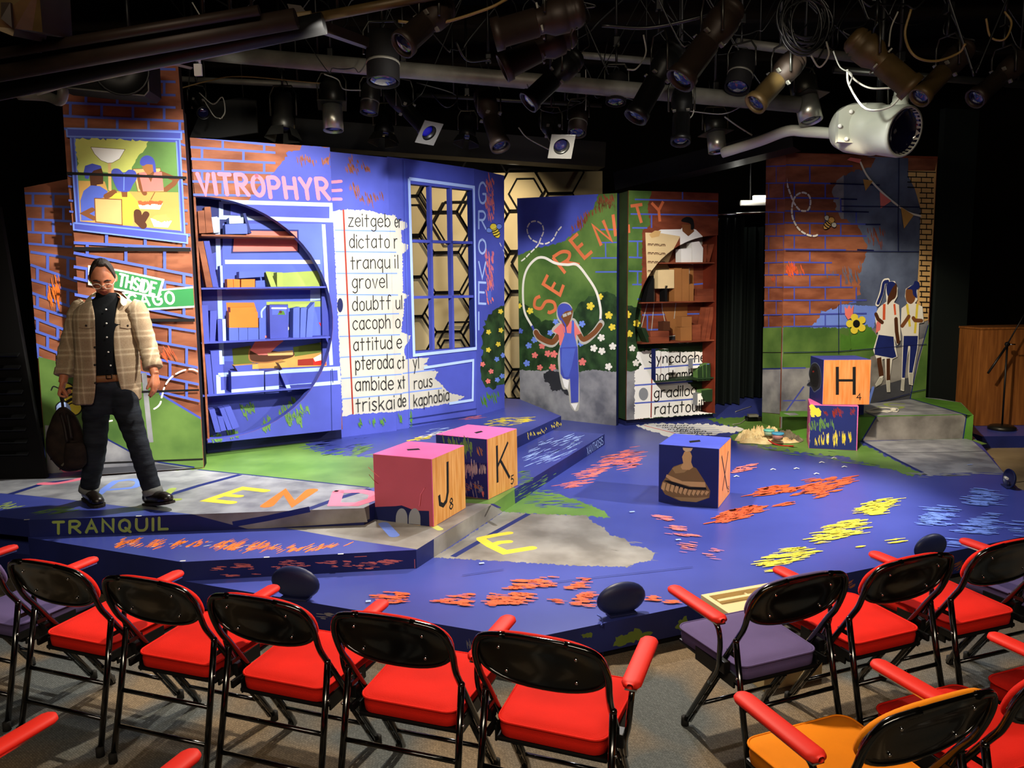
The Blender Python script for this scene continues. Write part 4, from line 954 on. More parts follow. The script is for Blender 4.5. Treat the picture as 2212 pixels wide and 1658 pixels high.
W1.line('pale_blue', [(476, 222), (838, 270), (850, 1172), (504, 1210), (476, 222)], 17, cap=False)
W1.line('pale_blue', [(560, 1280), (835, 1238), (832, 1460), (700, 1480)], 15, cap=False)
W1.line('mid_blue', [(450, 120), (480, 1610)], 5, cap=False)
for y in ((1565, 1508), (1600, 1545)): W1.line('navy', [(472, y[0]), (855, y[1])], 5, cap=False)
W1.view(1, 0, 0); trim(W1.mb, f0, [W1.at(p) for p in oq], W1.N, True); trim(W1.mb, f0, [W1.at(p) for p in hole], W1.N, False)
W1.mb.build('shopfront', WF)
def bar(sf, a, b, wd, dep, m, name, parent):
    s = MB(); p, q = sf.at(a), sf.at(b); t = (q - p).normalized(); n = t.cross(sf.N).normalized() * wd / 2
    s.prism([[p - n, q - n, q + n, p + n]], -sf.N * dep, m); s.build(name, parent, fixn=True)
for a, b in (((930, 400), (937, 757)), ((974, 404), (980, 752)), ((891, 520), (1022, 524)), ((893, 642), (1023, 640))): bar(Surf(W1.P - W1.N * .01, W1.N).view(1, 0, 0), a, b, .03, .06, 'blue', 'muntin', WF)
# GROVEL flat
g1 = onz(1088, 881, ZC); g1.z = 0
GV = vplane(w1, g1); GV.view(1, 0, 0); gq = [(1023, 364), (1089, 379), (1090, 883), (1029, 899)]
slab(GV, gq, 0.07, 'blue', 'navy'); f0 = len(GV.mb.f); GV.view(2.591, 700, 300)
for q in ([(905, 200), (955, 210), (950, 450), (900, 440)], [(895, 620), (950, 620), (945, 930), (905, 900)]): GV.scrib('coral', q, 80, 110, 40, 9)
GV.poly('hedge_green', [(885, 1150), (885, 1090), (900, 1020), (940, 960), (1020, 920), (1020, 1370), (940, 1400), (900, 1390), (880, 1330)], rag=9)
GV.scrib('grass', [(870, 1440), (980, 1400), (980, 1450), (900, 1500), (870, 1490)], 75, 40, 40, 14)
for c, y, h in (('G', 358, 115), ('R', 500, 95), ('O', 640, 80), ('V', 778, 90), ('E', 920, 118), ('I', 1065, 95)):
    GV.txt('pale_blue', c, (866, y), (905, y + 2), (0, -h), 12, 1)
GV.poly('mid_blue', [(915, 850), (935, 850), (935, 900), (917, 905)])
for x, y, c in ((988, 965, 'yellow'), (921, 1080, 'yellow'), (990, 1070, 'yellow'), (975, 1148, 'yellow'), (920, 1180, 'yellow'), (967, 1232, 'light_blue'), (1002, 1210, 'light_blue'), (888, 1260, 'coral'), (935, 1300, 'coral'), (918, 1355, 'coral'), (970, 1347, 'light_blue'), (997, 1326, 'light_blue')): flower(GV, x, y, 13, c)
bee(GV, 962, 522, 22, -115, 'light_blue'); GV.line('white', [(984, 582), (992, 600)], 5); GV.line('white', [(1003, 620), (1010, 635)], 5)
GV.view(1, 0, 0); trim(GV.mb, f0, [GV.at(p) for p in gq], GV.N, True)
GV.mb.build('painted_flat', org=(-.25, 9.0, ZC), label='narrow blue flat lettered GROVEL downwards, with a bee and a flowering bush', cat='painted scenery flat')
# ================================================================== CENTRE AND RIGHT SCENERY
# beige wall with black hexagon frames behind the flats
mat('beige_wall', 'd8c494', 0.8, 0, 0.05, None, 2, 0.1)
hx = MB(); hx.box((-0.6, 11.75, 1.95), (4.1, 0.06, 3.5), 'beige_wall')
hwall = thing('hexagon_wall', (0.2, 11.7, ZA), 'beige back wall with black hexagon lattice, seen through the window and above the flats', 'back wall')
hx.build('panel', hwall)
hm = MB(); rr = 0.38
def hexa(cx, cz, r_, t, y):
    pts = [Vector((cx + r_ * math.cos(R(60 * k)), y, cz + r_ * math.sin(R(60 * k)))) for k in range(6)]
    inn = [Vector((cx + (r_ - t) * math.cos(R(60 * k)), y, cz + (r_ - t) * math.sin(R(60 * k)))) for k in range(6)]
    hm.prism([pts, inn], (0, .02, 0), 'black_paint')
random.seed(3)
for i in range(-6, 8):
    for j in range(0, 11):
        cx, cz = 0.2 + i * rr * 1.56, 0.35 + j * rr * 1.8 * 0.9 + (0.25 if i % 2 else 0)
        if cz > 4.0 or cx > 1.3 or cx < -2.5: continue
        hexa(cx, cz, rr, .028, 11.66)
        if (i * 3 + j) % 5 == 0: hexa(cx + .06, cz - .05, rr * .72, .03, 11.69)
        if (i + 2 * j) % 6 == 0: hexa(cx + .19, cz + .14, rr, .03, 11.64)
hm.build('hexagon_lattice', hwall)
random.seed(11)
# ---------------------------------------------------------------- SERENITY flat with the rope-skipping girl
s0 = onz(1122, 896, ZA); s1 = onz(1330, 919, ZA); s0.z = s1.z = 0
SE = vplane(s0, s1); SE.view(1, 0, 0); sq = [(1117, 428), (1333, 417), (1331, 919), (1124, 897)]
slab(SE, sq, 0.05, 'hill_green', 'deep_navy'); f0 = len(SE.mb.f); SE.view(2.764, 1080, 340)
def serenity(f):
    f.poly('blue', [(90, 230), (590, 215), (560, 300), (500, 360), (490, 420), (430, 460), (380, 500), (280, 530), (220, 540), (100, 585)], rag=5)
    f.scrib('brick_dark', [(590, 220), (690, 215), (690, 300), (600, 330), (540, 350), (480, 440), (400, 470), (440, 390), (500, 340), (560, 300)], 80, 150, 46, 12)
    f.scrib('hill_green', [(600, 240), (690, 240), (690, 330), (560, 370)], 80, 40, 40, 9)
    f.bricks('mid_blue', [(425, 425), (505, 505), (592, 592), (682, 682), (762, 762)], 700, 860, 190, 7, skip=lambda x, y: False)
    for q in ([(600, 430), (850, 430)], [(590, 508), (850, 505)], [(545, 600), (850, 598)], [(570, 683), (850, 682)], [(630, 508), (632, 600)], [(780, 762), (850, 760)]): f.line('mid_blue', q, 8, cap=False)
    f.poly('hedge_green', [(90, 860), (150, 870), (200, 920), (250, 970), (330, 985), (440, 910), (500, 850), (600, 800), (680, 810), (760, 900), (850, 870), (850, 1290), (90, 1290)], rag=12)
    f.poly('stone', [(90, 1265), (250, 1275), (330, 1262), (480, 1278), (560, 1265), (690, 1280), (860, 1270), (860, 1700), (90, 1700)], rag=4)
    f.poly('charcoal', [(262, 1290), (300, 1270), (380, 1280), (440, 1350), (470, 1440), (400, 1420), (370, 1385), (310, 1395), (295, 1350), (265, 1340)], rag=5)
    for x, y, c, r_ in ((180, 915, 'yellow', 18), (540, 887, 'yellow', 22), (598, 830, 'yellow', 17), (650, 942, 'yellow', 21), (670, 1012, 'yellow', 19), (115, 885, 'yellow', 14), (732, 1035, 'yellow', 14), (742, 890, 'yellow', 14), (333, 980, 'light_blue', 16), (300, 1046, 'light_blue', 16), (205, 1088, 'light_blue', 17), (172, 1122, 'light_blue', 17), (490, 993, 'light_blue', 18), (482, 1112, 'light_blue', 15), (160, 1228, 'light_blue', 18), (122, 1035, 'mid_blue', 15),
            (605, 1075, 'white', 20), (560, 1138, 'white', 20), (608, 1155, 'white', 20), (673, 1127, 'white', 20), (648, 1248, 'white', 20), (740, 1110, 'white', 16), (718, 1180, 'white', 16), (738, 1235, 'white', 14), (252, 1124, 'coral', 18), (208, 1180, 'coral', 17), (285, 1170, 'coral', 18), (322, 1174, 'coral', 20), (238, 1253, 'coral', 16), (314, 1252, 'coral', 19), (492, 1220, 'coral', 21)): flower(f, x, y, r_, c)
    f.line('white', [(365, 415), (340, 445), (315, 490), (270, 515), (220, 505), (180, 480), (162, 430), (180, 390), (215, 380), (250, 400), (260, 440), (245, 480), (225, 525), (180, 570), (145, 605), (108, 630)], 9, sm=True, dash=(24, 15))
    # lettering
    for c, b, e, u in (('S', (240, 955), (332, 925), (-30, -120)), ('E', (335, 815), (378, 800), (-100, -75)), ('R', (390, 690), (475, 640), (-75, -95)), ('E', (505, 600), (550, 560), (-85, -105)), ('N', (605, 525), (665, 495), (-50, -120)), ('I', (690, 470), (691, 470), (-15, -130))):
        if c == 'E' and b[0] < 400:
            f.line('orange_coral', [(285, 700), (258, 755), (358, 820), (380, 760)], 20, cap=False); f.line('orange_coral', [(305, 790), (330, 745)], 18, cap=False); continue
        if c == 'S': f.line('orange_coral', [(240, 828), (212, 845), (207, 890), (245, 900), (275, 860), (320, 865), (330, 905), (300, 925), (285, 920)], 20, sm=True, cap=False); continue
        f.txt('orange_coral', c, b, e, u, 20, 1, cap=False)
    # girl
    o = 'paper'
    f.line('white', [(190, 1005), (150, 930), (138, 850), (140, 740), (165, 660), (215, 605), (265, 598), (330, 630), (400, 640), (460, 640), (520, 710), (575, 800), (600, 900), (600, 965)], 15, sm=True); f.line('blue', [(190, 1003), (212, 1050)], 15, cap=False); f.line('blue', [(600, 962), (602, 992)], 13, cap=False)
    f.line(o, [(215, 1045), (240, 1080), (310, 1110), (352, 1060)], 46, sm=True); f.line(o, [(470, 1050), (500, 1095), (560, 1050), (605, 990)], 42, sm=True)
    f.poly(o, [(330, 1000), (400, 968), (450, 965), (490, 1060), (465, 1075), (475, 1450), (455, 1515), (420, 1480), (405, 1390), (370, 1370), (345, 1200), (365, 1080), (310, 1040)], sm=True)
    f.line('brown', [(215, 1045), (240, 1075), (310, 1102), (352, 1060)], 34, sm=True); f.line('brown', [(470, 1050), (500, 1085), (560, 1048), (600, 1000)], 30, sm=True)
    f.poly('coral', [(318, 1035), (370, 985), (440, 975), (485, 1050), (455, 1060), (450, 1120), (355, 1120), (350, 1060)])
    f.poly(o, ell(387, 930, 50, 68)); f.poly('brown', [(350, 910), (430, 900), (425, 960), (400, 1010), (380, 1005), (360, 960)], sm=True); f.poly('blue', [(345, 940), (345, 895), (370, 872), (410, 878), (430, 910), (390, 920), (365, 950), (362, 975)], sm=True); f.line('blue', [(365, 960), (390, 1000), (395, 1045)], 10)
    f.line('paper', [(375, 945), (398, 938)], 18, cap=False); f.line('paper', [(402, 936), (425, 926)], 16, cap=False)
    f.poly('mid_blue', [(372, 985), (385, 1045), (425, 1050), (430, 970), (442, 975), (445, 1060), (462, 1130), (358, 1140), (385, 1060)]); f.poly('blue', [(357, 1135), (463, 1128), (470, 1300), (468, 1460), (425, 1465), (418, 1320), (385, 1330), (362, 1290)]); f.poly('mid_blue', [(370, 1140), (450, 1140), (430, 1240), (410, 1310), (385, 1310), (365, 1240)]); f.poly('pure_white', [(370, 1315), (412, 1330), (405, 1382), (385, 1370)]); f.poly('pure_white', [(422, 1468), (466, 1466), (448, 1510)])
serenity(SE); SE.view(1, 0, 0); trim(SE.mb, f0, [SE.at(p) for p in sq], SE.N, True)
SE.mb.build('painted_flat', org=((s0.x + s1.x) / 2, (s0.y + s1.y) / 2, ZA), label='flat with a girl in blue dungarees skipping rope below orange SERENITY letters', cat='painted scenery flat')

# ---------------------------------------------------------------- right bookcase
r0 = onz(1351, 919, ZA); r1 = onz(1540, 903, ZA); r0.z = r1.z = 0
BKR = thing('bookcase', ((r0.x + r1.x) / 2, (r0.y + r1.y) / 2, ZA), 'rust and green bookcase with a half-round cut-out, beside the black curtain', 'bookcase')
def bookr_pictures(f):
    f.view(2.764, 1080, 340)
    f.poly('hill_green', [(740, 180), (910, 190), (880, 300), (900, 400), (860, 430), (850, 800), (900, 900), (740, 950)], rag=4)
    f.poly('stone', [(740, 1268), (810, 1270), (805, 1580), (740, 1580)])
    f.poly('hedge_green', [(740, 880), (830, 890), (900, 1000), (960, 1080), (1000, 1140), (900, 1200), (830, 1270), (740, 1275)], rag=9)
    for q in ([(805, 250), (1300, 262)], [(780, 337), (1300, 345)], [(790, 420), (880, 420)], [(770, 500), (850, 500)], [(770, 595), (850, 598)], [(770, 678), (850, 680)], [(790, 758), (850, 758)], [(820, 845), (850, 846)], [(1090, 195), (1090, 250)], [(905, 337), (905, 420)], [(822, 500), (822, 595)], [(822, 680), (822, 758)]): f.line('mid_blue', q, 9, cap=False)
    f.txt('orange_coral', 'T', (810, 395), (880, 385), (-30, -105), 18, 1, cap=False); f.line('orange_coral', [(905, 270), (948, 315)], 17, cap=False); f.line('orange_coral', [(975, 262), (948, 315), (955, 382)], 17, cap=False); f.line('orange_coral', [(768, 400), (772, 450)], 14, cap=False)
    # reader with the chart
    f.poly('brick_dark', [(850, 430), (1310, 425), (1310, 1110), (840, 1110), (848, 700)], rag=4)
    for q in ([(850, 940), (1290, 930)], [(1000, 770), (1250, 750)], [(880, 1028), (1290, 1018)], [(1145, 680), (1145, 750)], [(880, 940), (880, 1028)], [(1180, 1018), (1180, 1100)]): f.line('mid_blue', q, 9, cap=False)
    f.poly('pale_tan', [(868, 448), (1085, 455), (1040, 540), (1000, 640), (1075, 762), (1075, 780), (880, 785), (875, 640)])
    for y in (525, 577, 630, 684): f.txt('dark_brown', 'mnmum', (885, y), (985, y + 4), (0, -16), 4)
    f.poly('pure_white', [(940, 440), (960, 430), (1080, 428), (1090, 415), (1170, 430), (1210, 470), (1205, 620), (1150, 640), (1075, 620), (1075, 470), (950, 450)])
    f.poly('tan', [(890, 460), (925, 436), (962, 438), (950, 470), (905, 480)]); f.poly('brown', [(1085, 400), (1150, 400), (1160, 440), (1125, 470), (1090, 440)]); f.poly('ink', [(1082, 380), (1110, 355), (1150, 365), (1160, 420), (1140, 430), (1135, 395)], sm=True)
    f.poly('mid_brown', [(1045, 650), (1155, 650), (1155, 870), (1120, 880), (1115, 1020), (1060, 1060), (1025, 1050), (960, 870), (960, 790), (1045, 790)])
    for q in ([(922, 790), (920, 870), (905, 1030)], [(880, 870), (845, 1010)], [(965, 790), (968, 900), (985, 980)], [(1030, 785), (1012, 860)], [(1040, 790), (1050, 870), (1040, 960)], [(1130, 660), (1130, 760)]): f.line('paper', q, 5)
    f.poly('charcoal', [(960, 1095), (985, 1070), (1065, 1060), (1070, 1105)], out='paper', ow=5); f.poly('charcoal', [(1070, 1110), (1090, 1075), (1145, 1070), (1145, 1095), (1110, 1112)], out='paper', ow=5)
    # notebook page
    f.poly('dark_green', [(860, 1120), (1300, 1100), (1300, 1560), (860, 1560)])
    f.poly('pure_white', [(805, 1275), (850, 1240), (810, 1190), (820, 1160), (900, 1150), (1000, 1160), (1230, 1160), (1258, 1185), (1250, 1225), (1190, 1245), (1150, 1290), (1110, 1330), (1160, 1380), (1200, 1400), (1210, 1450), (1250, 1475), (1288, 1478), (1288, 1525), (803, 1562)], rag=4)
    f.line('deep_red', [(908, 1250), (902, 1552)], 8, cap=False); f.poly('grey', ell(857, 1412, 28, 38))
    for q in ([(860, 1260), (1250, 1230)], [(805, 1360), (1150, 1335)], [(805, 1467), (1180, 1440)]): f.line('mid_blue', q, 9, cap=False)
    f.txt('ink', 'Syncdoche', (890, 1228), (1225, 1218), (2, -58), 7, 1.5, jit=.2); f.txt('ink', 'noctamb', (920, 1335), (1150, 1322), (2, -62), 7, 1.5, jit=.2); f.txt('ink', 'gradiloq', (922, 1435), (1170, 1415), (2, -62), 7, 1.5, jit=.2); f.txt('ink', 'ratatouille', (925, 1532), (1255, 1508), (2, -66), 7, 1.5, jit=.2)
    for x, y, c, r_ in ((762, 937, 'yellow', 20), (816, 990, 'yellow', 20), (773, 1052, 'yellow', 19), (790, 1138, 'white', 18), (812, 1226, 'white', 19)): flower(f, x, y, r_, c)
def bookcase_right():
    f = vplane(r0, r1, 0.06); f.view(1, 0, 0); N = f.N; dep = 0.30; Bk = -N * dep
    cut = ell(1549, 700, 176, 192, 270, 90, 34)      # bulges to the left
    cut = [(x - (y - 508) * .008, y) for x, y in cut]
    outl = [(1358, 411), (1552, 417), (1551, 507)] + cut[1:-1] + [(1547, 892), (1546, 893), (1353, 907)]
    slab(f, outl, 0.018, 'brick_dark', 'dark_rust'); f0 = len(f.mb.f); bookr_pictures(f); f.view(1, 0, 0)
    trim(f.mb, f0, [f.at(p) for p in cut + [(1600, 892), (1600, 508)]], N, False); trim(f.mb, f0, [f.at(p) for p in ((1358, 411), (1552, 417), (1546, 893), (1353, 907))], N, True)
    f.mb.build('front_panel', BKR)
    rm = MB(); ring = [f.at(p) for p in cut]; k = len(ring)
    rm.add([p - N * .018 for p in ring] + [p + Bk * .3 for p in ring], [(i, i + 1, k + i + 1, k + i) for i in range(k - 1)], 'dark_rust'); rm.build('reveal', BKR)
    q = [f.at(p) + Bk for p in ((1358, 414), (1552, 420), (1546, 893), (1353, 907))]
    g = Surf(f.P - N * dep, N); g.mb.prism([q], -N * .02, 'dark_rust'); g0 = len(g.mb.f); bookr_pictures(g); trim(g.mb, g0, q, N, True); g.mb.build('back_panel', BKR)
    sgn = (f.at((1552, 417)) - f.at((1358, 411))).normalized()
    for t, b_, cc, sg in (((1358, 412), (1353, 907), 'dark_green', 1), ((1552, 418), (1546, 893), 'dark_rust', -1)):
        p, q2 = f.at(t) - N * .018, f.at(b_) - N * .018; s2 = MB(); s2.prism([[p, q2, q2 + Bk * .93, p + Bk * .93]], sgn * .016 * sg, cc); s2.build('side_panel', BKR, fixn=True)
    h = vplane(r0, r1, 0.0); pm = MB(); zt = f.at((1546, 893)).z - .01
    pm.prism([[Vector((r0.x, r0.y, ZA + .002)), Vector((r1.x, r1.y, ZA + .002)), Vector((r1.x, r1.y, zt)), Vector((r0.x, r0.y, zt))]], -N * .2, 'deep_navy'); pm.build('plinth', BKR)
    f.view(2.764, 1080, 340)
    case_shelves(f, N, BKR, [(634, 628, 'brick_dark'), (872, 864, 'brick_dark'), (1115, 1102, 'brick_dark'), (1348, 1328, 'dark_green')], dep, 0, 850, 1290)
    return f
FR = bookcase_right(); gr = 'painted books in the rust and green bookcase'
FR.view(2.764, 1080, 340)
shelf_of(FR, [('pure_white', [(1082, 545), (1145, 540), (1145, 628), (1082, 630)], 'white-painted book standing'), ('pure_white', [(1147, 506), (1190, 500), (1213, 540), (1210, 626), (1147, 628)], 'tallest white-painted book'), ('brick_dark', [(1215, 520), (1235, 517), (1238, 625), (1218, 626)], 'thin rust book'), ('brick_dark', [(1255, 520), (1280, 515), (1250, 625), (1228, 626)], 'leaning rust book')], 'on the top shelf of the rust bookcase', gr, th=.13)
shelf_of(FR, [('pale_tan', [(944, 672), (1040, 668), (1040, 780), (944, 782)], 'cream-painted chart-like book'), ('mid_brown', [(1042, 660), (1085, 660), (1085, 866), (1042, 868)], 'left tall brown book'), ('mid_brown', [(1087, 665), (1130, 665), (1128, 865), (1087, 866)], 'right tall brown book'), ('mid_brown', [(1132, 755), (1158, 752), (1155, 864), (1132, 865)], 'short brown book'),
  ('black', [(888, 770), (918, 705), (920, 870), (868, 872)], 'black wedge-shaped book'), ('black', [(985, 765), (1000, 765), (1000, 868), (985, 868)], 'thin black book'), ('brick_dark', [(1165, 825), (1280, 820), (1280, 862), (1165, 866)], 'rust book lying flat, lower one,'), ('brick_dark', [(1178, 785), (1275, 782), (1275, 820), (1178, 823)], 'rust book lying flat on another')], 'on the second shelf of the rust bookcase', gr, th=.13)
shelf_of(FR, [('brick_dark', [(895, 1037), (1010, 1034), (1010, 1068), (900, 1070)], 'rust book lying flat, upper one,'), ('brick_dark', [(885, 1071), (1010, 1069), (1010, 1108), (890, 1112)], 'rust book lying flat, lower one,'), ('dark_brown', [(976, 980), (1015, 978), (1015, 1032), (976, 1034)], 'small dark brown box-like book'), ('mid_brown', [(1085, 950), (1145, 950), (1145, 1010), (1085, 1012)], 'brown book tipped forward'), ('mid_brown', [(1078, 1014), (1145, 1010), (1145, 1104), (1080, 1106)], 'brown book under the tipped one'),
  ('brick_dark', [(1150, 1000), (1200, 996), (1198, 1102), (1150, 1104)], 'upright rust book'), ('brick_dark', [(1232, 895), (1255, 893), (1222, 1100), (1198, 1102)], 'left leaning tall rust book'), ('brick_dark', [(1258, 893), (1282, 890), (1250, 1099), (1225, 1100)], 'right leaning tall rust book'), ('dark_green', [(845, 1020), (870, 1018), (905, 1104), (880, 1108)], 'dark green leaning book')], 'on the third shelf of the rust bookcase', gr, th=.13)
shelf_of(FR, [('navy', [(928, 1145), (958, 1143), (958, 1338), (928, 1340)], 'navy book'), ('brick_dark', [(960, 1145), (980, 1143), (980, 1338), (960, 1339)], 'thin rust book'), ('pure_white', [(982, 1145), (1005, 1143), (1005, 1337), (982, 1338)], 'thin white book'), ('grey', [(1008, 1240), (1045, 1238), (1045, 1280), (1008, 1282)], 'small grey box-like book'), ('grey', [(1150, 1205), (1190, 1200), (1190, 1255), (1150, 1258)], 'grey box-like book at the right'),
  ('green', [(1178, 1265), (1205, 1240), (1208, 1332), (1180, 1334)], 'left green book'), ('green', [(1210, 1238), (1228, 1235), (1230, 1331), (1212, 1332)], 'middle green book'), ('green', [(1232, 1232), (1255, 1228), (1255, 1329), (1233, 1330)], 'right green book')], 'on the fourth shelf of the rust bookcase', gr, th=.1, pic=bookr_pictures)
shelf_of(FR, [('green', [(1200, 1390), (1270, 1382), (1270, 1455), (1205, 1458)], 'green box-like book'), ('grey', [(1178, 1410), (1205, 1405), (1215, 1475), (1178, 1480)], 'grey leaning book')], 'at the bottom of the rust bookcase', gr, th=.1, pic=bookr_pictures)

# ---------------------------------------------------------------- black curtains, rail and door behind
mat('curtain', '101614', 0.85, 0, 0, None, 1, 0.15)
def curtain(xa, xb, Y, zt, zb, folds, amp, label):
    m = MB(); n = folds * 8; vs = []; fs = []
    for j, z in enumerate((zt, (zt + zb) / 2, zb)):
        for i in range(n + 1):
            t = i / n; x = xa + (xb - xa) * t; y = Y + amp * (1 + .3 * j) * math.sin(t * folds * 2 * math.pi + .5 * math.sin(j + t * 5)) + .02 * math.sin(11 * t)
            vs.append((x, y, z))
    for j in range(2):
        for i in range(n): a = j * (n + 1) + i; fs.append((a, a + 1, a + n + 2, a + n + 1))
    m.add(vs, fs, 'curtain', True); m.build('curtain', org=((xa + xb) / 2, Y, zb), label=label, cat='curtain')
c0 = ondep(1552, 460, 10.6); c1 = ondep(1606, 460, 10.6); c2 = ondep(1600, 460, 11.2); c3 = ondep(1670, 460, 11.2)
curtain(c0.x - .1, c1.x, 10.6, ondep(1580, 470, 10.6).z, .22, 4, .05, 'black curtain hanging just right of the rust bookcase')
curtain(c2.x, c3.x, 11.2, ondep(1640, 490, 11.2).z, .22, 4, .05, 'second black curtain further back, beside the brick pillar')
mb = MB(); z_ = ondep(1600, 463, 10.6).z; mb.tube([(c0.x - .3, 10.6, z_), (3.95, 10.6, z_ + .02)], .016, 'chrome'); mb.build('curtain_rail', org=(3.3, 10.6, z_), label='thin bright rail carrying the black curtains', cat='curtain rail')
mb = MB(); z_ = ondep(1625, 438, 10.9).z; mb.tube([(ondep(1600, 438, 10.9).x, 10.9, z_), (4.3, 10.9, z_)], .04, 'white'); mb.box((ondep(1640, 432, 10.9).x, 10.86, z_ + .07), (.2, .06, .05), 'lamp_white') if mat('lamp_white', 'fff6e0', .5, emit=6) else 0
mb.tube([Vector((ondep(1620, 438, 10.9).x, 10.9, z_ + .03)), Vector((ondep(1620, 438, 10.9).x, 10.9, 4.8))], .01, 'black_metal', 6); mb.build('work_lamp', org=(3.6, 10.9, z_), label='white lamp tube glowing above the black curtains', cat='lamp')
mb = MB(); mb.box((4.15, 12.2, 1.3), (1.1, .05, 2.6), 'curtain'); mb.build('door_1', kind='structure')
mb = MB(); p = ondep(1648, 590, 12.15); mb.ball(p, .05, 'chrome'); mb.tube([p, p + Vector((0, .06, 0))], .02, 'chrome'); q = ondep(1647, 620, 12.15); mb.box(q, (.03, .03, .1), 'chrome'); mb.build('door_knob', bpy.data.objects['door_1'], kind=None)
# ---------------------------------------------------------------- right pillar with the schoolgirl mural
pa = onz(1686, 924, ZA); pb = onz(1998, 858, ZD); pl = onz(1648, 914, ZA); pa.z = pb.z = pl.z = 0
PIL = MB()
PF = vplane(pa, pb); PF.mb = PIL; PF.view(1, 0, 0); fq = [(1698, 330), (2022, 344), (1998, 858), (1686, 924)]
PL = vplane(pl, pa); PL.mb = PIL; PL.view(1, 0, 0); lq = [(1655, 338), (1698, 330), (1686, 924), (1648, 914)]
zt = PF.at((1698, 330)).z
pbk = pb - PF.N * .5; plk = pl + (pl - CAMP).normalized() * .3; plk.z = 0; plk.x += .03
PIL.prism([[Vector((v.x, v.y, ZA + .002)) for v in (pl, pa, pb, pbk, plk)]], (0, 0, zt - ZA), 'brick_dark', 'brick_dark')
def pillar(f, side):
    f.view(2.764, 1620, 300)
    if side:
        f.poly('brick_red', [(90, 60), (230, 60), (230, 1130), (70, 1130)])
        f.bricks('blue', [(165, 160), (265, 262), (355, 355), (435, 438), (510, 505), (580, 580), (665, 660), (740, 735), (812, 810), (885, 885), (965, 965), (1050, 1048), (1125, 1122)], 80, 225, 90, 6)
        f.poly('hill_green', [(70, 1128), (230, 1122), (230, 1368), (70, 1372)]); f.poly('stone', [(70, 1372), (230, 1368), (230, 1645), (70, 1630)]); f.poly('hill_green', [(70, 1632), (230, 1648), (230, 1760), (70, 1740)])
        f.line('navy', [(75, 1372), (230, 1370)], 8); f.line('black', [(75, 1275), (225, 1275)], 5); f.scrib('orange_red', [(110, 830), (150, 800), (150, 860), (120, 850)], 70, 10, 30, 6)
        return
    f.poly('stone', [(180, 60), (1120, 100), (1120, 1800), (180, 1800)])
    f.poly('mid_blue', [(350, 1120), (420, 1030), (560, 985), (640, 960), (780, 940), (780, 1130), (350, 1140)], rag=4); 
    mat('slate_sky', '66728c', .6, 0, 0, '474f66', 2.4, .2)
    f.poly('slate_sky', [(560, 90), (950, 110), (1020, 380), (1010, 1000), (640, 1000), (560, 600)])
    f.poly('slate_sky', [(540, 985), (1010, 950), (1005, 1130), (540, 1130)]); f.poly('light_blue', [(360, 1125), (430, 1030), (540, 985), (760, 1000), (740, 1130), (360, 1132)], rag=3)
    f.poly('brick_red', [(190, 60), (600, 90), (745, 110), (720, 170), (600, 200), (520, 240), (490, 300), (510, 400), (540, 470), (640, 520), (700, 640), (680, 730), (650, 800), (660, 900), (640, 960), (560, 990), (430, 1030), (395, 1090), (350, 1120), (180, 1125)], rag=10)
    f.bricks('blue', [(155, 165), (260, 272), (350, 358), (430, 435), (500, 510), (575, 580), (658, 665), (735, 742), (808, 812), (885, 885), (962, 962), (1048, 1040), (1120, 1112)], 200, 780, 185, 8, skip=lambda x, y: x < 600 + 100 * math.sin(y * .013 + 1))
    f.scrib('orange_red', [(205, 820), (220, 720), (300, 760), (330, 800), (230, 840)], 75, 60, 50, 11); f.scrib('slate_sky', [(420, 790), (520, 760), (690, 740), (700, 780), (640, 890), (470, 850)], 80, 60, 50, 9); f.scrib('brick_dark', [(690, 520), (820, 510), (790, 660), (690, 640)], 80, 50, 44, 8)
    for q in ([(480, 265), (775, 275)], [(545, 358), (640, 360)], [(550, 432), (710, 436)], [(690, 510), (780, 510)], [(640, 660), (740, 665)]): f.line('deep_navy', q, 7, cap=False)
    f.poly('hill_green', [(180, 1122), (560, 1128), (700, 1110), (760, 1180), (740, 1280), (700, 1370), (180, 1368)], rag=4); f.poly('grass', [(540, 1160), (600, 1180), (640, 1150), (720, 1120), (760, 1180), (740, 1250), (540, 1260)], rag=4)
    f.poly('stone', [(180, 1368), (720, 1360), (720, 1700), (180, 1800)]); f.poly('stone_warm', [(720, 1300), (1060, 1180), (960, 1560), (700, 1620)]); f.poly('dark_grey', [(960, 1420), (720, 1490), (700, 1580), (960, 1560)])
    f.poly('hill_green', [(1070, 1090), (1065, 1560), (955, 1560), (1010, 1330)]); f.line('navy', [(1065, 1110), (1000, 1330), (955, 1560)], 6, cap=False)
    f.line('blue', [(190, 1368), (330, 1366)], 8); f.line('blue', [(320, 1480), (220, 1620)], 9); f.line('blue', [(200, 1562), (330, 1560)], 6); f.line('light_blue', [(735, 1485), (705, 1590)], 16)
    # tan brick edge
    f.poly('tan', [(945, 110), (1120, 115), (1065, 1080), (1040, 1090), (995, 980), (1010, 700), (1020, 420), (985, 300), (945, 220)])
    f.poly('brick_red', [(945, 110), (1120, 115), (1105, 190), (945, 190)])
    rows = [(195 + i * 31, 200 + i * 31) for i in range(29)]
    f.bricks('black', rows, 940, 1110, 62, 5, skip=lambda x, y: (x > 1008 or (y < 300 and x > 945)) and x < 1108 - (y - 120) * .045 and y < 1070)
    # bunting
    f.line('white', [(660, 140), (700, 220), (780, 310), (880, 395), (950, 440), (1020, 460)], 10, sm=True)
    for q, c in (([(580, 125), (600, 110), (665, 120), (655, 145)], 'coral'), ([(675, 240), (735, 250), (690, 310)], 'mustard'), ([(775, 315), (845, 370), (780, 415)], 'coral'), ([(900, 405), (978, 455), (920, 535)], 'mustard')): f.poly(c, q)
    bee(f, 465, 510, 22, -50, 'paper', 'mustard')
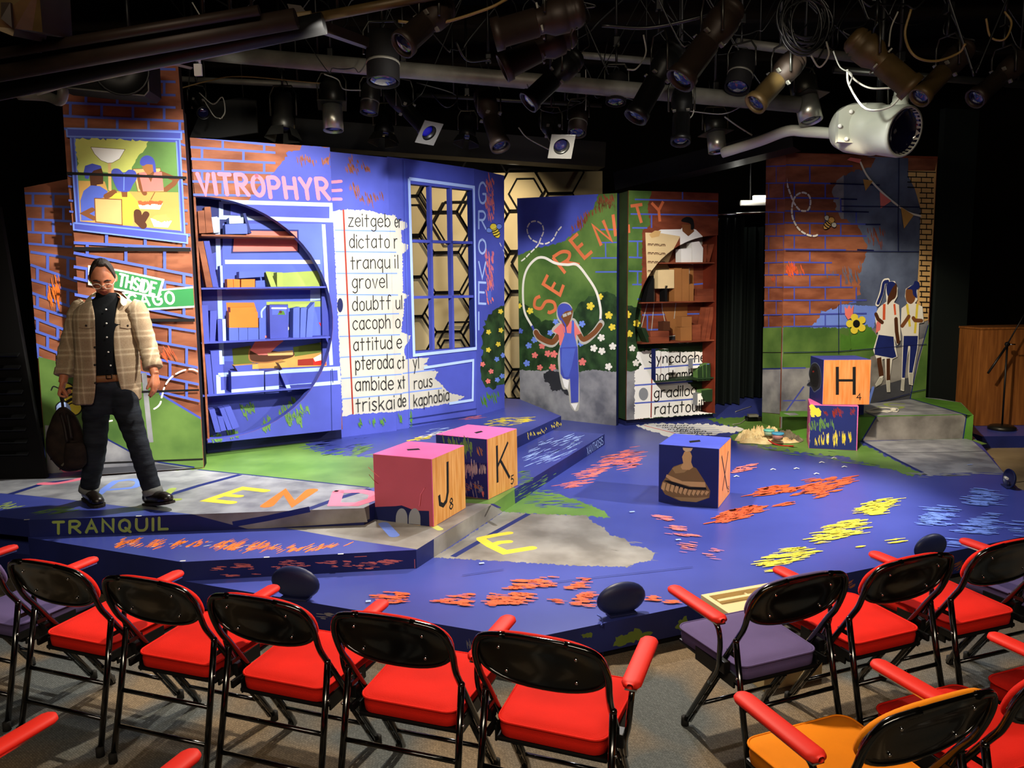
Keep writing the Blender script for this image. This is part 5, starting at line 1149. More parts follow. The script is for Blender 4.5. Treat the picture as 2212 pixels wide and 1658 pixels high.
    f.line('white', [(213, 190), (222, 270), (250, 350), (265, 385), (300, 425), (345, 425), (362, 380), (350, 335), (310, 320), (270, 345), (252, 400), (255, 470), (290, 535), (340, 570), (390, 578), (430, 550)], 10, sm=True, dash=(24, 14))
    # flowers
    f.line('grass', [(590, 1080), (600, 1250)], 7, sm=False); f.poly('coral', [(565, 1000), (580, 1015), (592, 990), (605, 1015), (620, 990), (612, 1065), (585, 1078), (568, 1050)]); flower(f, 636, 1103, 54, 'yellow', 'ink')
    # schoolgirls
    o = 'white'
    f.poly(o, [(745, 1050), (770, 1005), (815, 970), (810, 900), (820, 850), (865, 848), (882, 890), (880, 940), (860, 975), (890, 990), (895, 1070), (900, 1200), (880, 1230), (862, 1190), (880, 1300), (850, 1315), (835, 1430), (838, 1510), (818, 1510), (812, 1430), (805, 1312), (790, 1315), (795, 1420), (755, 1480), (748, 1465), (778, 1415), (755, 1310), (735, 1260), (765, 1160), (750, 1090)], rag=0)
    f.line(o, [(822, 845), (800, 855), (785, 920), (762, 985)], 26, sm=True); f.line('navy', [(822, 850), (800, 860), (788, 920), (765, 980)], 18, sm=True)
    f.poly('dark_brown', [(825, 870), (870, 860), (878, 900), (870, 945), (845, 965), (820, 990), (825, 930)], sm=True); f.poly('navy', [(815, 900), (820, 860), (850, 850), (868, 865), (850, 890), (830, 930), (822, 935)], sm=True)
    f.poly('coral', [(752, 1160), (755, 1100), (775, 1060), (790, 1130)]); f.poly('white', [(750, 1050), (800, 990), (820, 985), (830, 1005), (845, 985), (885, 990), (892, 1060), (865, 1075), (858, 1175), (820, 1182), (775, 1160), (785, 1080)])
    f.line('orange_red', [(802, 985), (800, 1080)], 16, cap=False); f.line('orange_red', [(862, 985), (868, 1050)], 12, cap=False)
    f.line('dark_brown', [(752, 1045), (765, 1075), (790, 1095)], 20); f.line('dark_brown', [(872, 1075), (876, 1150), (885, 1210)], 22)
    f.poly('navy', [(768, 1168), (858, 1180), (862, 1250), (875, 1300), (850, 1308), (745, 1288), (745, 1255)]); f.line('dark_brown', [(770, 1305), (785, 1415)], 28, cap=False); f.line('dark_brown', [(826, 1310), (826, 1440)], 22, cap=False); f.poly('paper', [(775, 1425), (798, 1428), (785, 1460), (755, 1478), (750, 1465)]); f.poly('paper', [(815, 1442), (838, 1442), (836, 1508), (820, 1508)])
    f.poly(o, [(905, 1010), (940, 985), (925, 940), (930, 895), (960, 875), (1000, 870), (1000, 960), (985, 980), (1030, 1000), (1038, 1095), (1010, 1100), (1005, 1230), (975, 1400), (972, 1470), (950, 1465), (945, 1400), (952, 1250), (940, 1300), (925, 1430), (920, 1505), (900, 1500), (905, 1420), (912, 1180), (900, 1130)])
    f.poly('brown', [(932, 900), (960, 885), (988, 905), (985, 960), (960, 985), (932, 960)], sm=True); f.poly('navy', [(940, 895), (960, 878), (975, 870), (985, 848), (1008, 855), (1012, 885), (995, 905), (998, 950), (975, 930), (968, 900)], sm=True)
    f.poly('white', [(905, 1080), (915, 1010), (945, 985), (965, 1010), (985, 985), (1025, 1010), (1035, 1075), (1010, 1090), (1005, 1170), (965, 1182), (918, 1170), (920, 1110)]); f.line('yellow', [(938, 985), (955, 1120)], 14, cap=False); f.line('yellow', [(1000, 985), (985, 1160)], 14, cap=False)
    f.line('brown', [(910, 1115), (935, 1080), (948, 1060)], 22); f.line('brown', [(1025, 1085), (985, 1082), (975, 1068)], 20)
    f.poly('navy', [(918, 1175), (1003, 1175), (998, 1250), (970, 1395), (950, 1395), (955, 1235), (945, 1235), (925, 1425), (908, 1425)]); f.line(o, [(955, 1240), (948, 1390)], 5); f.poly('paper', [(950, 1398), (972, 1398), (970, 1466), (954, 1464)]); f.poly('paper', [(903, 1432), (925, 1435), (920, 1500), (904, 1498)])
    for q in ([(190, 665), (1010, 672)], [(190, 1275), (530, 1268), (1055, 1225)], [(960, 1512), (1050, 1495)], [(700, 1590), (955, 1520)], [(545, 400), (1015, 405)], [(530, 985), (530, 1280)], [(890, 110), (885, 670)]): f.line('deep_navy', q, 4, cap=False)
f0 = len(PIL.f); pillar(PL, True); trim(PIL, f0, [PL.view(1, 0, 0).at(p) for p in lq], PL.N, True)
f0 = len(PIL.f); pillar(PF, False); trim(PIL, f0, [PF.view(1, 0, 0).at(p) for p in fq], PF.N, True)
PIL.build('painted_pillar', org=((pa.x + pb.x) / 2, (pa.y + pb.y) / 2, ZA), label='wide brick pillar at right painted with two schoolgirls, bunting, bee and yellow flower', cat='painted scenery flat')
# black masking right of the pillar
mb = MB(); m0 = pb + Vector((.12, .1, 0)); m1 = m0 + Vector((.5, .14, 0)); mb.prism([[Vector((v.x, v.y, z)) for v, z in ((m0, .002), (m1, .002), (m1, 4.0), (m0, 4.0))]], (-.03, .06, 0), 'curtain'); mb.build('masking_flat', org=(m0.x, m0.y, 0), label='dark masking panel right of the schoolgirl pillar', cat='masking flat')
# ---------------------------------------------------------------- wooden cabinet + microphone stand
mat('cabinet_wood', '8a5425', 0.5, 0, 0, '6e3f1a', 4, .3, stretch=(8, 8, .6))
cx0 = onz(2110, 921, .14); cab = thing('cabinet', (cx0.x + .5, cx0.y + .2, .142), 'plain brown wooden cabinet standing on the dark blue platform at the right edge', 'cabinet')
ztop = ondep(2114, 712, cx0.y).z; hh = ztop - .142
mb = MB(); mb.box((cx0.x + .5, cx0.y + .28, .142 + hh / 2), (1.0, .5, hh), 'cabinet_wood', bevel=.006); mb.build('body', cab)
mb = MB(); mb.box((cx0.x + .5, cx0.y + .28, ztop + .012), (1.03, .53, .024), 'cabinet_wood', bevel=.004); mb.build('top', cab)
ms = onz(2164, 927, .14); mst = thing('microphone_stand', (ms.x, ms.y, .142), 'microphone boom stand with a round base in front of the wooden cabinet', 'microphone stand')
yb = ms.y
mb = MB(); mb.lathe([(0, 0), (.15, 0), (.15, .03), (.12, .05), (.03, .06), (0, .06)], 'dark_steel', Matrix.Translation((ms.x, yb, .142)), 24); mb.build('base', mst)
j = ondep(2176, 743, yb)
mb = MB(); mb.tube([(ms.x, yb, .19), (j.x, yb, j.z)], .011, 'black_metal'); mb.build('pole', mst)
mb = MB(); mb.tube([ondep(2134, 806, yb - .05), ondep(2176, 745, yb - .02)], .013, 'black_metal'); mb.tube([ondep(2170, 754, yb - .03), ondep(2240, 630, yb - .02)], .008, 'black_metal'); mb.build('boom', mst)
mb = MB(); mb.ball(j, .03, 'black_metal'); mb.tube([j + Vector((0, -.05, 0)), j + Vector((.06, -.05, 0))], .008, 'chrome'); mb.build('clutch', mst)
# ================================================================== LETTER CUBES
mat('bell_brown', '86693c', .5); mat('bell_mid', 'a98a55', .5); mat('rose', 'b4515f', .55, 0, .06, None, 3, .3)
mat('wood_orange', 'e8985a', .45, 0, 0, 'd9803c', 5, .35, stretch=(9, 9, .7))
def cube(near, ang, z, s, colL, colR, colT, label, art, both=True):
    P0 = Vector((near.x, near.y, z + .001)); u = Vector((math.cos(R(ang)), math.sin(R(ang)), 0)); v = Vector((-u.y, u.x, 0))
    if s < 0: s = -s
    mb = MB(); c = P0 + (u + v) * s / 2 + Vector((0, 0, s / 2))
    M3 = Matrix.Rotation(R(ang), 3, 'Z')
    t = thing('letter_cube', (c.x, c.y, z + .001), label, 'cube')
    mb.box(c, (s, s, s), colT, M3, bevel=.004)
    e = .0012
    SL = Surf(P0 - u * e, u, mb); SR = Surf(P0 - v * e, v, mb); ST = Surf(P0 + Vector((0, 0, s + e)), (0, 0, 1), mb)
    V = Vector((0, 0, s)); i = .003; iz = Vector((0, 0, i))
    if colL: SL.raw(colL, [P0 - u * e + v * i + iz, P0 - u * e + v * (s - i) + iz, P0 - u * e + v * (s - i) + V - iz, P0 - u * e + v * i + V - iz])
    SR.raw(colR, [P0 - v * e + u * i + iz, P0 - v * e + u * (s - i) + iz, P0 - v * e + u * (s - i) + V - iz, P0 - v * e + u * i + V - iz])
    art(SL, SR, ST)
    mb.build('cube_body', t)
    return t
def slot(t, q, z, sc, ox, oy):
    sf = hsurf(z + .0025).view(sc, ox, oy); p = [sf.at(a) for a in q]; sf.mb.prism([p], (0, 0, -.0015), 'black'); sf.mb.build('handle_slot', t)
CS = .47
def artJ(L, Rr, T):
    L.view(3.16, 760, 860); Rr.view(3.16, 760, 860)
    L.poly('deep_navy', [(122, 742), (300, 735), (340, 730), (430, 765), (527, 768), (530, 872), (122, 838)])
    for x in (340, 428): L.poly('grey', ell(x, 820, 40, 70, 180, 360, 12) + [(x + 40, 862), (x - 40, 855)])
    for q in ([(300, 848), (380, 858)], [(390, 860), (468, 867)]): L.line('mustard', q, 5, cap=False)
    L.line('coral', [(112, 470), (150, 505), (185, 535)], 4); L.line('deep_red', [(118, 520), (150, 560), (180, 582)], 4); L.line('deep_red', [(500, 610), (475, 650), (465, 735)], 4); L.line('pink', [(496, 612), (470, 655), (460, 735)], 3)
    Rr.line('ink', [(653, 432), (655, 640), (645, 700), (625, 730), (602, 720), (596, 660)], 30, cap=False); Rr.txt('ink', '8', (668, 760), (690, 748), (0, -72), 11)
jn = onz(930, 1138, ZB) + Vector((.022, 0, 0)); J = cube(jn, 66, ZB, CS, 'rose', 'wood_face', 'hot_pink', 'pink and wood letter cube marked J 8, nearest on the grey step', artJ); slot(J, [(375, 346), (455, 341), (468, 350), (382, 354)], ZB + CS, 3.16, 760, 860)
def artK(L, Rr, T):
    L.view(3.16, 760, 860); Rr.view(3.16, 760, 860)
    L.scrib('green', [(580, 260), (740, 270), (820, 280), (820, 370), (740, 420), (700, 340)], 80, 120, 60, 16); L.scrib('mid_brown', [(840, 330), (890, 330), (900, 390), (850, 400)], 70, 20, 40, 9)
    L.scrib('paper', [(740, 440), (915, 450), (915, 520), (740, 540)], 88, 130, 60, 9); L.scrib('grey', [(745, 560), (860, 560), (910, 650), (860, 675), (745, 665)], 80, 70, 50, 12); L.scrib('coral', [(885, 630), (915, 630), (915, 675), (890, 675)], 80, 12, 30, 9); L.scrib('mid_brown', [(750, 570), (880, 580), (880, 660), (750, 650)], 30, 20, 40, 9)
    for a, b in (((990, 322), (995, 575)),): Rr.line('ink', [a, b], 26, cap=False)
    Rr.line('ink', [(1066, 298), (993, 470)], 20, cap=False); Rr.line('ink', [(1015, 425), (1078, 542)], 24, cap=False); Rr.txt('ink', '5', (1087, 586), (1104, 578), (0, -55), 9)
kn = onz(1055, 1079, ZB); K = cube(kn, 61, ZB, CS, 'navy', 'wood_face', 'hot_pink', 'letter cube marked K 5 with pink top, behind the J cube', artK); slot(K, [(835, 232), (882, 221), (896, 227), (852, 238)], ZB + CS, 3.16, 760, 860)
def artX(L, Rr, T):
    L.view(2.659, 1380, 740); Rr.view(2.659, 1380, 740)
    L.poly('bell_brown', [(125, 830), (135, 800), (200, 710), (260, 690), (330, 720), (375, 790), (410, 850), (405, 890), (330, 915), (230, 905), (150, 870)]); 
    L.poly('bell_mid', [(190, 720), (250, 695), (300, 715), (260, 745), (210, 750)]); L.poly('tan', [(160, 755), (250, 795), (380, 800), (385, 830), (300, 825), (190, 795), (155, 770)]); L.poly('ink', [(140, 790), (240, 840), (390, 845), (385, 830), (290, 828), (170, 790)])
    for i in range(11): L.poly('tan', [(138 + i * 25, 800 + i * 7 - max(0, i - 6) * 5), (155 + i * 25, 805 + i * 7 - max(0, i - 6) * 5), (146 + i * 24, 850 + i * 5 - max(0, i - 6) * 6), (128 + i * 25, 838 + i * 5 - max(0, i - 6) * 6)])
    L.poly('bell_mid', [(200, 885), (330, 890), (405, 885), (330, 915), (240, 908)])
    L.poly('tan', [(262, 625), (295, 625), (305, 650), (300, 685), (312, 715), (290, 730), (250, 728), (240, 712), (255, 690), (248, 655)]); L.poly('pale_tan', [(252, 602), (310, 605), (300, 622), (270, 626), (255, 615)])
    Rr.line('ink', [(476, 650), (508, 840)], 17, cap=False); Rr.line('ink', [(514, 622), (480, 850)], 15, cap=False); Rr.txt('ink', '8', (510, 858), (519, 853), (0, -32), 4)
xn = onz(1551, 1098, ZA); X = cube(xn, 63, ZA, CS, 'navy', 'wood_orange', 'blue', 'blue letter cube marked X 8 with a painted brass desk bell', artX); slot(X, [(288, 563), (350, 557), (354, 567), (294, 573)], ZA + CS, 2.659, 1380, 740)
# stacked pair by the pillar
b3a, b3b = onz(1747, 968, ZA), onz(1850, 973, ZA); ang3 = math.degrees(math.atan2(b3b.y - b3a.y, b3b.x - b3a.x))
def art3(L, Rr, T):
    f = Rr.view(6.913, 1580, 860)
    f.poly('yellow', [(1165, 110), (1200, 90), (1240, 100), (1260, 150), (1310, 145), (1345, 200), (1330, 260), (1280, 270), (1250, 240), (1240, 275), (1200, 275), (1180, 230)], rag=9)
    f.scrib('deep_red', [(1370, 190), (1440, 190), (1440, 250), (1370, 240)], 60, 14, 60, 20); f.scrib('deep_red', [(1480, 200), (1580, 130), (1690, 200), (1640, 280), (1540, 280)], 70, 50, 70, 24); f.scrib('deep_red', [(1780, 140), (1840, 140), (1840, 260), (1760, 270)], 75, 24, 70, 16)
    f.scrib('green', [(1150, 340), (1300, 290), (1500, 310), (1540, 420), (1340, 480), (1160, 480)], 85, 90, 90, 26)
    for q in ([(1240, 560), (1390, 510), (1395, 700), (1240, 715)], [(1415, 520), (1460, 510), (1450, 700), (1420, 700)], [(1480, 510), (1640, 505), (1640, 560), (1590, 560), (1580, 710), (1520, 710)], [(1650, 520), (1710, 515), (1700, 660), (1650, 690)], [(1745, 530), (1790, 530), (1790, 650), (1770, 640)]): f.scrib('yellow', q, 88, 46, 90, 16)
    f.scrib('white', [(1410, 530), (1460, 530), (1450, 690), (1420, 690)], 88, 14, 60, 8); f.scrib('paper', [(1150, 500), (1175, 500), (1175, 690), (1150, 690)], 88, 20, 40, 6)
    f.line('hot_pink', [(1888, 110), (1870, 780)], 10, cap=False)
cube(b3a, ang3, ZA, .462, None, 'navy', 'hot_pink', 'navy paint-daubed cube with pink top standing under the H cube', art3)
hz = ZA + .462 + .001; hn = onz(1776, 874, hz); hr = onz(1876, 874, hz); angH = math.degrees(math.atan2(hr.y - hn.y, hr.x - hn.x))
def artH(L, Rr, T):
    Rr.view(2.659, 1380, 740); L.view(2.764, 1620, 300)
    for x in (1140, 1237): Rr.line('ink', [(x, 138), (x, 299)], 16, cap=False)
    Rr.line('ink', [(1140, 216), (1237, 216)], 13, cap=False); Rr.txt('ink', '4', (1252, 327), (1276, 327), (0, -35), 5)
    L.poly('charcoal', [(340, 1470), (358, 1440), (352, 1400), (365, 1350), (390, 1335), (415, 1360), (425, 1420), (420, 1480), (400, 1500), (382, 1508), (365, 1480)], sm=True, out='slate_sky', ow=5); L.poly('ink', [(360, 1420), (375, 1360), (400, 1370), (412, 1430), (400, 1480), (370, 1470)], sm=True); L.poly('deep_red', ell(378, 1388, 6, 6, n=10)); L.poly('grey', ell(352, 1445, 7, 8, n=10))
mat('blueface', '39449c', .5, 0, .06, None, 3, .3)
cube(hn, angH, hz, CS, 'navy', 'wood_orange', 'blue', 'letter cube marked H 4 resting on top of another cube', artH)
q2 = onz(1870, 896, ZD); ub = Vector((math.cos(R(angH)), math.sin(R(angH)), 0)); q2b = q2 - ub * CS
vb = Vector((-ub.y, ub.x, 0)); gap_ = (q2b - (hn + vb * CS)).dot(vb)
if gap_ < .01: q2b = q2b + vb * (.012 - gap_)
cube(q2b, angH, ZD, .45, 'navy', 'navy', 'navy', 'mostly hidden navy cube on the grey step behind the H cube', lambda a, b, c: None)

# ================================================================== FOLDING CHAIRS
mat('red_cloth', 'd41f12', 0.85, 0, .05, None, 6, 0.15, bump=.15, bscale=300)
mat('arm_red', 'e0281a', 0.6, 0, 0, None, 6, 0.25)
mat('purple_cloth', '5d4f78', 0.85, 0, .05, None, 6, 0.15, bump=.15, bscale=300)
mat('orange_cloth', 'e8850f', 0.85, 0, .05, None, 6, 0.15, bump=.15, bscale=300)
mat('rubber', '1b1916', .8)
def bezier3(p, n=8): return smooth(p, False, n)
_CM = {}
def cached(key, name, fn, parent):
    if key not in _CM:
        o = fn().build(name, parent); _CM[key] = o.data
    else:
        o = bpy.data.objects.new(name, _CM[key]); COL.objects.link(o); o.parent = parent
    return o
def backz(z):   # recline of the backrest plane
    return -0.02 - (z - .55) * .42
def back_pt(t, ax=.222, az=.105, cz=.712, off=0.0):
    ex = 2 / 2.5; c, s_ = math.cos(t), math.sin(t)
    x = ax * math.copysign(abs(c) ** ex, c); z = cz + az * math.copysign(abs(s_) ** ex, s_)
    return Vector((x, backz(z) + .35 * x * x + off, z))
def cushion(col):
    m = MB(); rows = []
    def ring(z, ins, dome=0):
        out = []
        hw0, hw1, y0, y1 = .192 - ins, .208 - ins, .012 + ins, .425 - ins; r_ = .05
        cs = [((hw1 - r_, y1 - r_), 0), ((-hw1 + r_, y1 - r_), 90), ((-hw0 + r_, y0 + r_), 180), ((hw0 - r_, y0 + r_), 270)]
        for (cx, cy), a in cs:
            for k in range(6): an = R(a + 90 * k / 5); out.append(Vector((cx + r_ * math.cos(an), cy + r_ * math.sin(an), z)))
        return out
    L = [ring(.362, .006), ring(.366, 0), ring(.395, -.002), ring(.418, 0), ring(.4205, -.004), ring(.4235, -.003), ring(.4245, .004), ring(.431, .014), ring(.436, .05), ring(.437, .11)]
    n = len(L[0]); vs = [v for r_ in L for v in r_]; fs = []
    for i in range(len(L) - 1):
        for k in range(n): k2 = (k + 1) % n; fs.append((i * n + k, i * n + k2, (i + 1) * n + k2, (i + 1) * n + k))
    fs.append(list(reversed(range(n)))); fs.append([(len(L) - 1) * n + k for k in range(n)])
    m.add(vs, fs, col, True)
    m.tube(ring(.4225, -.0045), .0042, col, 6, closed=True); return m
def seatpan():
    m = MB(); m.box((0, .22, .352), (.40, .41, .018), 'black_metal', bevel=.006)
    for s in (-1, 1): m.box((s * .203, .16, .36), (.008, .26, .06), 'black_metal', bevel=.002)
    return m
def back_shell():
    m = MB(); N = 40; out = [back_pt(2 * math.pi * k / N) for k in range(N)]; inn = [back_pt(2 * math.pi * k / N, .2, .083, off=-.006) for k in range(N)]; mid = [back_pt(2 * math.pi * k / N, .11, .04, off=.004) for k in range(N)]
    vs = out + inn + mid; fs = []
    for a, b in ((0, N), (N, 2 * N)):
        for k in range(N): k2 = (k + 1) % N; fs.append((a + k, b + k, b + k2, a + k2))
    fs.append([2 * N + k for k in reversed(range(N))]); m.add(vs, fs, 'gloss_black', True)
    m.tube(out, .008, 'gloss_black', 8, closed=True)
    return m
def back_pad(col):
    def f():
        m = MB(); N = 40; L = [[back_pt(2 * math.pi * k / N, .216, .102, off=.003) for k in range(N)], [back_pt(2 * math.pi * k / N, .223, .112, off=.016) for k in range(N)], [back_pt(2 * math.pi * k / N, .218, .108, off=.030) for k in range(N)], [back_pt(2 * math.pi * k / N, .18, .07, off=.036) for k in range(N)]]
        vs = [v for r_ in L for v in r_]; fs = []
        for i in range(3):
            for k in range(N): k2 = (k + 1) % N; fs.append((i * N + k, i * N + k2, (i + 1) * N + k2, (i + 1) * N + k))
        fs.append([3 * N + k for k in range(N)]); fs.append([k for k in reversed(range(N))]); m.add(vs, fs, col, True); return m
    return f
def bolt(x, z):
    def f():
        m = MB(); m.ball(Vector((x, backz(z) + .35 * x * x - .006, z)), .006, 'chrome', (1, .5, 1), 8); return m
    return f
def upright(s):
    def f():
        m = MB(); p = back_pt(R(20)); q = back_pt(R(-15))
        pts = [Vector((s * .1, backz(.81) - .003, .814)), Vector((s * .19, back_pt(R(38)).y - .002, .785)), Vector((s * .224, back_pt(R(8)).y - .002, .715)), Vector((s * .222, -.045, .62)), Vector((s * .217, .005, .545)), Vector((s * .216, .16, .31)), Vector((s * .216, .345, .02))]
        m.tube(bezier3(pts, 5), .012, 'gloss_black', 8); return m
    return f
def frontleg(s):
    def f():
        m = MB(); m.tube([Vector((s * .19, .13, .352)), Vector((s * .19, .30, .09)), Vector((s * .195, .34, .02))], .011, 'gloss_black', 8)
        for k in range(4): t = .2 + k * .2; c = Vector((s * .203, .135 + .2 * t, .34 - .31 * t)); m.box(c, (.02, .012, .02), 'dark_steel')
        return m
    return f
def rearleg(s):
    def f():
        m = MB(); m.tube([Vector((s * .224, 0, .54)), Vector((s * .227, -.055, .27)), Vector((s * .232, -.112, .015))], .0125, 'gloss_black', 10)
        m.ball((s * .224, 0, .543), .0135, 'gloss_black'); m.box((s * .214, .03, .475), (.008, .07, .016), 'black_metal'); m.ball((s * .24, -.03, .41), .006, 'chrome', n=8); m.box((s * .214, .02, .385), (.012, .06, .03), 'black_metal')
        return m
    return f
def foot(s, front):
    def f():
        m = MB(); c = Vector((s * .216, .345, 0)) if front else Vector((s * .2325, -.114, 0))
        m.lathe([(0, 0), (.017, 0), (.0165, .038), (.012, .042), (0, .042)], 'rubber', Matrix.Translation(c), 12); return m
    return f
def crossbar(y, z, w_=.23, r_=.009):
    def f():
        m = MB(); m.tube([Vector((-w_, y, z)), Vector((w_, y, z))], r_, 'gloss_black', 8); return m
    return f
def armpad(s):
    def f():
        m = MB(); N = 14; sec = []
        L = [(.015, .3), (.022, .75), (.04, 1), (.12, 1), (.27, 1), (.345, 1), (.362, .75), (.37, .3)]
        for y, k in L:
            for j in range(N):
                a = 2 * math.pi * j / N; cx, cz = math.cos(a), math.sin(a)
                sec.append(Vector((s * .275 + .034 * k * math.copysign(abs(cx) ** .75, cx), y, .628 + (.016 if cz > 0 else .012) * (0.5 + .5 * k) * math.copysign(abs(cz) ** .8, cz))))
        fs = []
        for i in range(len(L) - 1):
            for j in range(N): j2 = (j + 1) % N; fs.append((i * N + j, i * N + j2, (i + 1) * N + j2, (i + 1) * N + j))
        fs.append(list(range(N))); fs.append([(len(L) - 1) * N + j for j in reversed(range(N))]); m.add(sec, fs, 'arm_red', True)
        return m
    return f
def armtube(s):
    def f():
        m = MB(); m.tube(bezier3([Vector((s * .275, .33, .612)), Vector((s * .275, .12, .612)), Vector((s * .275, .055, .60)), Vector((s * .272, .035, .55)), Vector((s * .262, .05, .47)), Vector((s * .245, .08, .40)), Vector((s * .232, .15, .30))], 5), .0105, 'gloss_black', 8)
        m.box((s * .275, .19, .6125), (.04, .33, .006), 'chrome'); m.box((s * .235, .06, .42), (.03, .05, .05), 'black_metal', bevel=.004); return m
    return f
def chair(x, y, yaw, col, arms, label, group='folding chairs facing the stage'):
    t = thing('folding_chair', (x, y, 0.001), label, 'chair', group, local=True); t.rotation_euler = (0, 0, R(yaw)); cl = col + '_cloth'
    cached('cu' + col, 'seat_cushion', lambda: cushion(cl), t); cached('pan', 'seat_pan', seatpan, t)
    bk = cached('shell', 'backrest', back_shell, t); cached('bp' + col, 'back_cushion', back_pad(cl), t)
    for i, q in enumerate(((-.13, .755), (.13, .755), (-.12, .655), (.12, .655))): cached('bolt%d' % i, 'bolt', bolt(*q), bk)
    for s in (-1, 1):
        u = cached('up%d' % s, 'back_upright', upright(s), t); cached('ff%d' % s, 'rubber_foot', foot(s, True), u)
        cached('fl%d' % s, 'front_brace', frontleg(s), t)
        r_ = cached('rl%d' % s, 'rear_leg', rearleg(s), t); cached('rf%d' % s, 'rubber_foot', foot(s, False), r_)
    cached('c1', 'crossbar', crossbar(-.05, .285), t); cached('c2', 'crossbar', crossbar(-.082, .145), t); cached('c3', 'crossbar', crossbar(.275, .13, .216), t)
    for s, k in ((-1, 'L'), (1, 'R')):
        if k in arms:
            a = cached('ap%d' % s, 'armrest', armpad(s), t); cached('at%d' % s, 'arm_support', armtube(s), t)
            if col != 'red': a['label'] = 'red padded armrest'
CH = [(-2.45, 3.262, -20, 'purple', 'L', 'purple folding chair at the left end of the front row, half outside the frame'),
      (-1.926, 3.063, -20, 'red', 'L', 'red folding chair right of the leftmost purple one, under the TRANQUIL step'),
      (-1.413, 2.865, -19, 'red', 'L', 'second red folding chair from the left in the front row'),
      (-.914, 2.672, -19.5, 'red', 'L', 'middle one of the five red chairs in the left front row'),
      (-.406, 2.495, -19, 'red', 'L', 'fourth red folding chair from the left, second before the aisle'),
      (.1, 2.321, -21.2, 'red', 'LR', 'red folding chair with two armrests at the aisle, centre of the picture'),
      (1.055, 2.78, 20.6, 'purple', 'LR', 'purple folding chair with two red armrests beside the beige tray'),
      (1.57, 2.953, 20.4, 'red', 'R', 'red folding chair directly right of the two-armed purple one'),
      (2.085, 3.115, 19, 'red', 'R', 'red folding chair at the right edge of the front row'),
      (2.6, 3.29, 19, 'purple', 'R', 'purple-seated chair at the far right, mostly hidden by the red one'),
      (1.08, 1.93, 20, 'orange', 'LR', 'orange folding chair with two red armrests in the nearest row'),
      (1.59, 2.11, 20, 'red', 'R', 'red folding chair right of the orange one, cut by the frame'),
      (2.1, 2.29, 20, 'red', 'R', 'red seat corner at the right edge, beyond the chair beside the orange one'),
      (-1.293, 1.693, -20, 'red', 'L', 'red chair at the bottom left corner showing armrest and seat'),
      (-.774, 1.496, -20, 'red', 'L', 'red chair showing only an armrest tip at the bottom edge')]
for c in CH: chair(*c)

# ================================================================== SMALL THINGS ON THE STAGE
mat('shell_navy', '1c234a', .45, 0, .1, None, 6, .4)
def footlight(px_, z, yaw, w_, label, tilt=6):
    p = onz(*px_, z); t = thing('footlight', (p.x, p.y, z + .001), label, 'footlight', 'shell footlights along the stage edge')
    M = Matrix.Translation((p.x, p.y, z + .004 + w_ * .6)) @ Matrix.Rotation(R(yaw), 4, 'Z') @ Matrix.Rotation(R(-90 + tilt), 4, 'X') @ Matrix.Diagonal((1, .66, 1, 1))
    m = MB(); prof = [(w_ * math.sin(a), -w_ * .3 * math.cos(a)) for a in [R(90 * k / 8) for k in range(9)]]; m.lathe(prof + [(w_ * 1.0, .004)] + [(r_ * .96, z_ * .93) for r_, z_ in reversed(prof)], 'shell_navy', M, 24); m.build('shell', t)
    m = MB(); m.tube([M @ Vector((-w_ * .2, 0, .02)), M @ Vector((w_ * .2, 0, .02))], .012, 'lamp_glass', 8); m.build('bulb', t)
    m = MB(); m.box((p.x, p.y, z + .008), (w_ * 1.1, .07, .012), 'shell_navy', Matrix.Rotation(R(yaw), 3, 'Z'), bevel=.003); m.tube([Vector((p.x, p.y, z + .01)), Vector((p.x, p.y, z + .05))], .012, 'shell_navy'); m.build('bracket', t)
mat('lamp_glass', 'd8d4c0', .3)
footlight((640, 1292), ZA, -15, .15, 'dark blue shell footlight behind the third red chair from the left')
footlight((1342, 1326), ZA, 18, .14, 'dark blue shell footlight with a loose wire at the centre stage edge')
footlight((2008, 1208), ZA, 20, .13, 'dark blue shell footlight peeking over the right red chairs')
footlight((2178, 1052), ZA, 75, .12, 'open shell footlight with visible bulb at the far right stage corner', 8)
m = MB(); m.tube(smooth([onz(1290, 1327, .26), onz(1298, 1333, .25), onz(1302, 1345, .21), onz(1298, 1350, .203)], False, 5), .004, 'mid_blue', 6); m.tube(smooth([onz(1300, 1352, .202), onz(1304, 1350, .19), onz(1302, 1400, .05)], False, 4), .005, 'stage_navy', 6); m.build('wire', org=onz(1300, 1350, .2), label='thin blue wire running from the centre footlight over the stage edge', cat='wire')
# beige tray
mat('beige_plastic', 'd2bd8c', .5, 0, .04, None, 5, .3)
b = onz(1514, 1284, .25); dx = Vector((math.cos(R(19.3)), math.sin(R(19.3)), 0)); dy = Vector((dx.y, -dx.x, 0)); TW, TD = .74, .36
tr = thing('tray', tuple(b + dx * TW / 2 + dy * TD / 2 + Vector((0, 0, -.049))), 'beige plastic tray lid on the stage edge beside the purple chair', 'tray')
m = MB(); o_ = [b, b + dx * TW, b + dx * TW + dy * TD, b + dy * TD]; i_ = [b + dx * .03 + dy * .03, b + dx * (TW - .03) + dy * .03, b + dx * (TW - .03) + dy * (TD - .03), b + dx * .03 + dy * (TD - .03)]
m.prism([o_, i_], (0, 0, -.046), 'beige_plastic'); m.build('rim', tr)
m = MB(); dn = Vector((0, 0, -.03)); m.prism([[p + dn for p in i_]], (0, 0, -.012), 'beige_plastic')
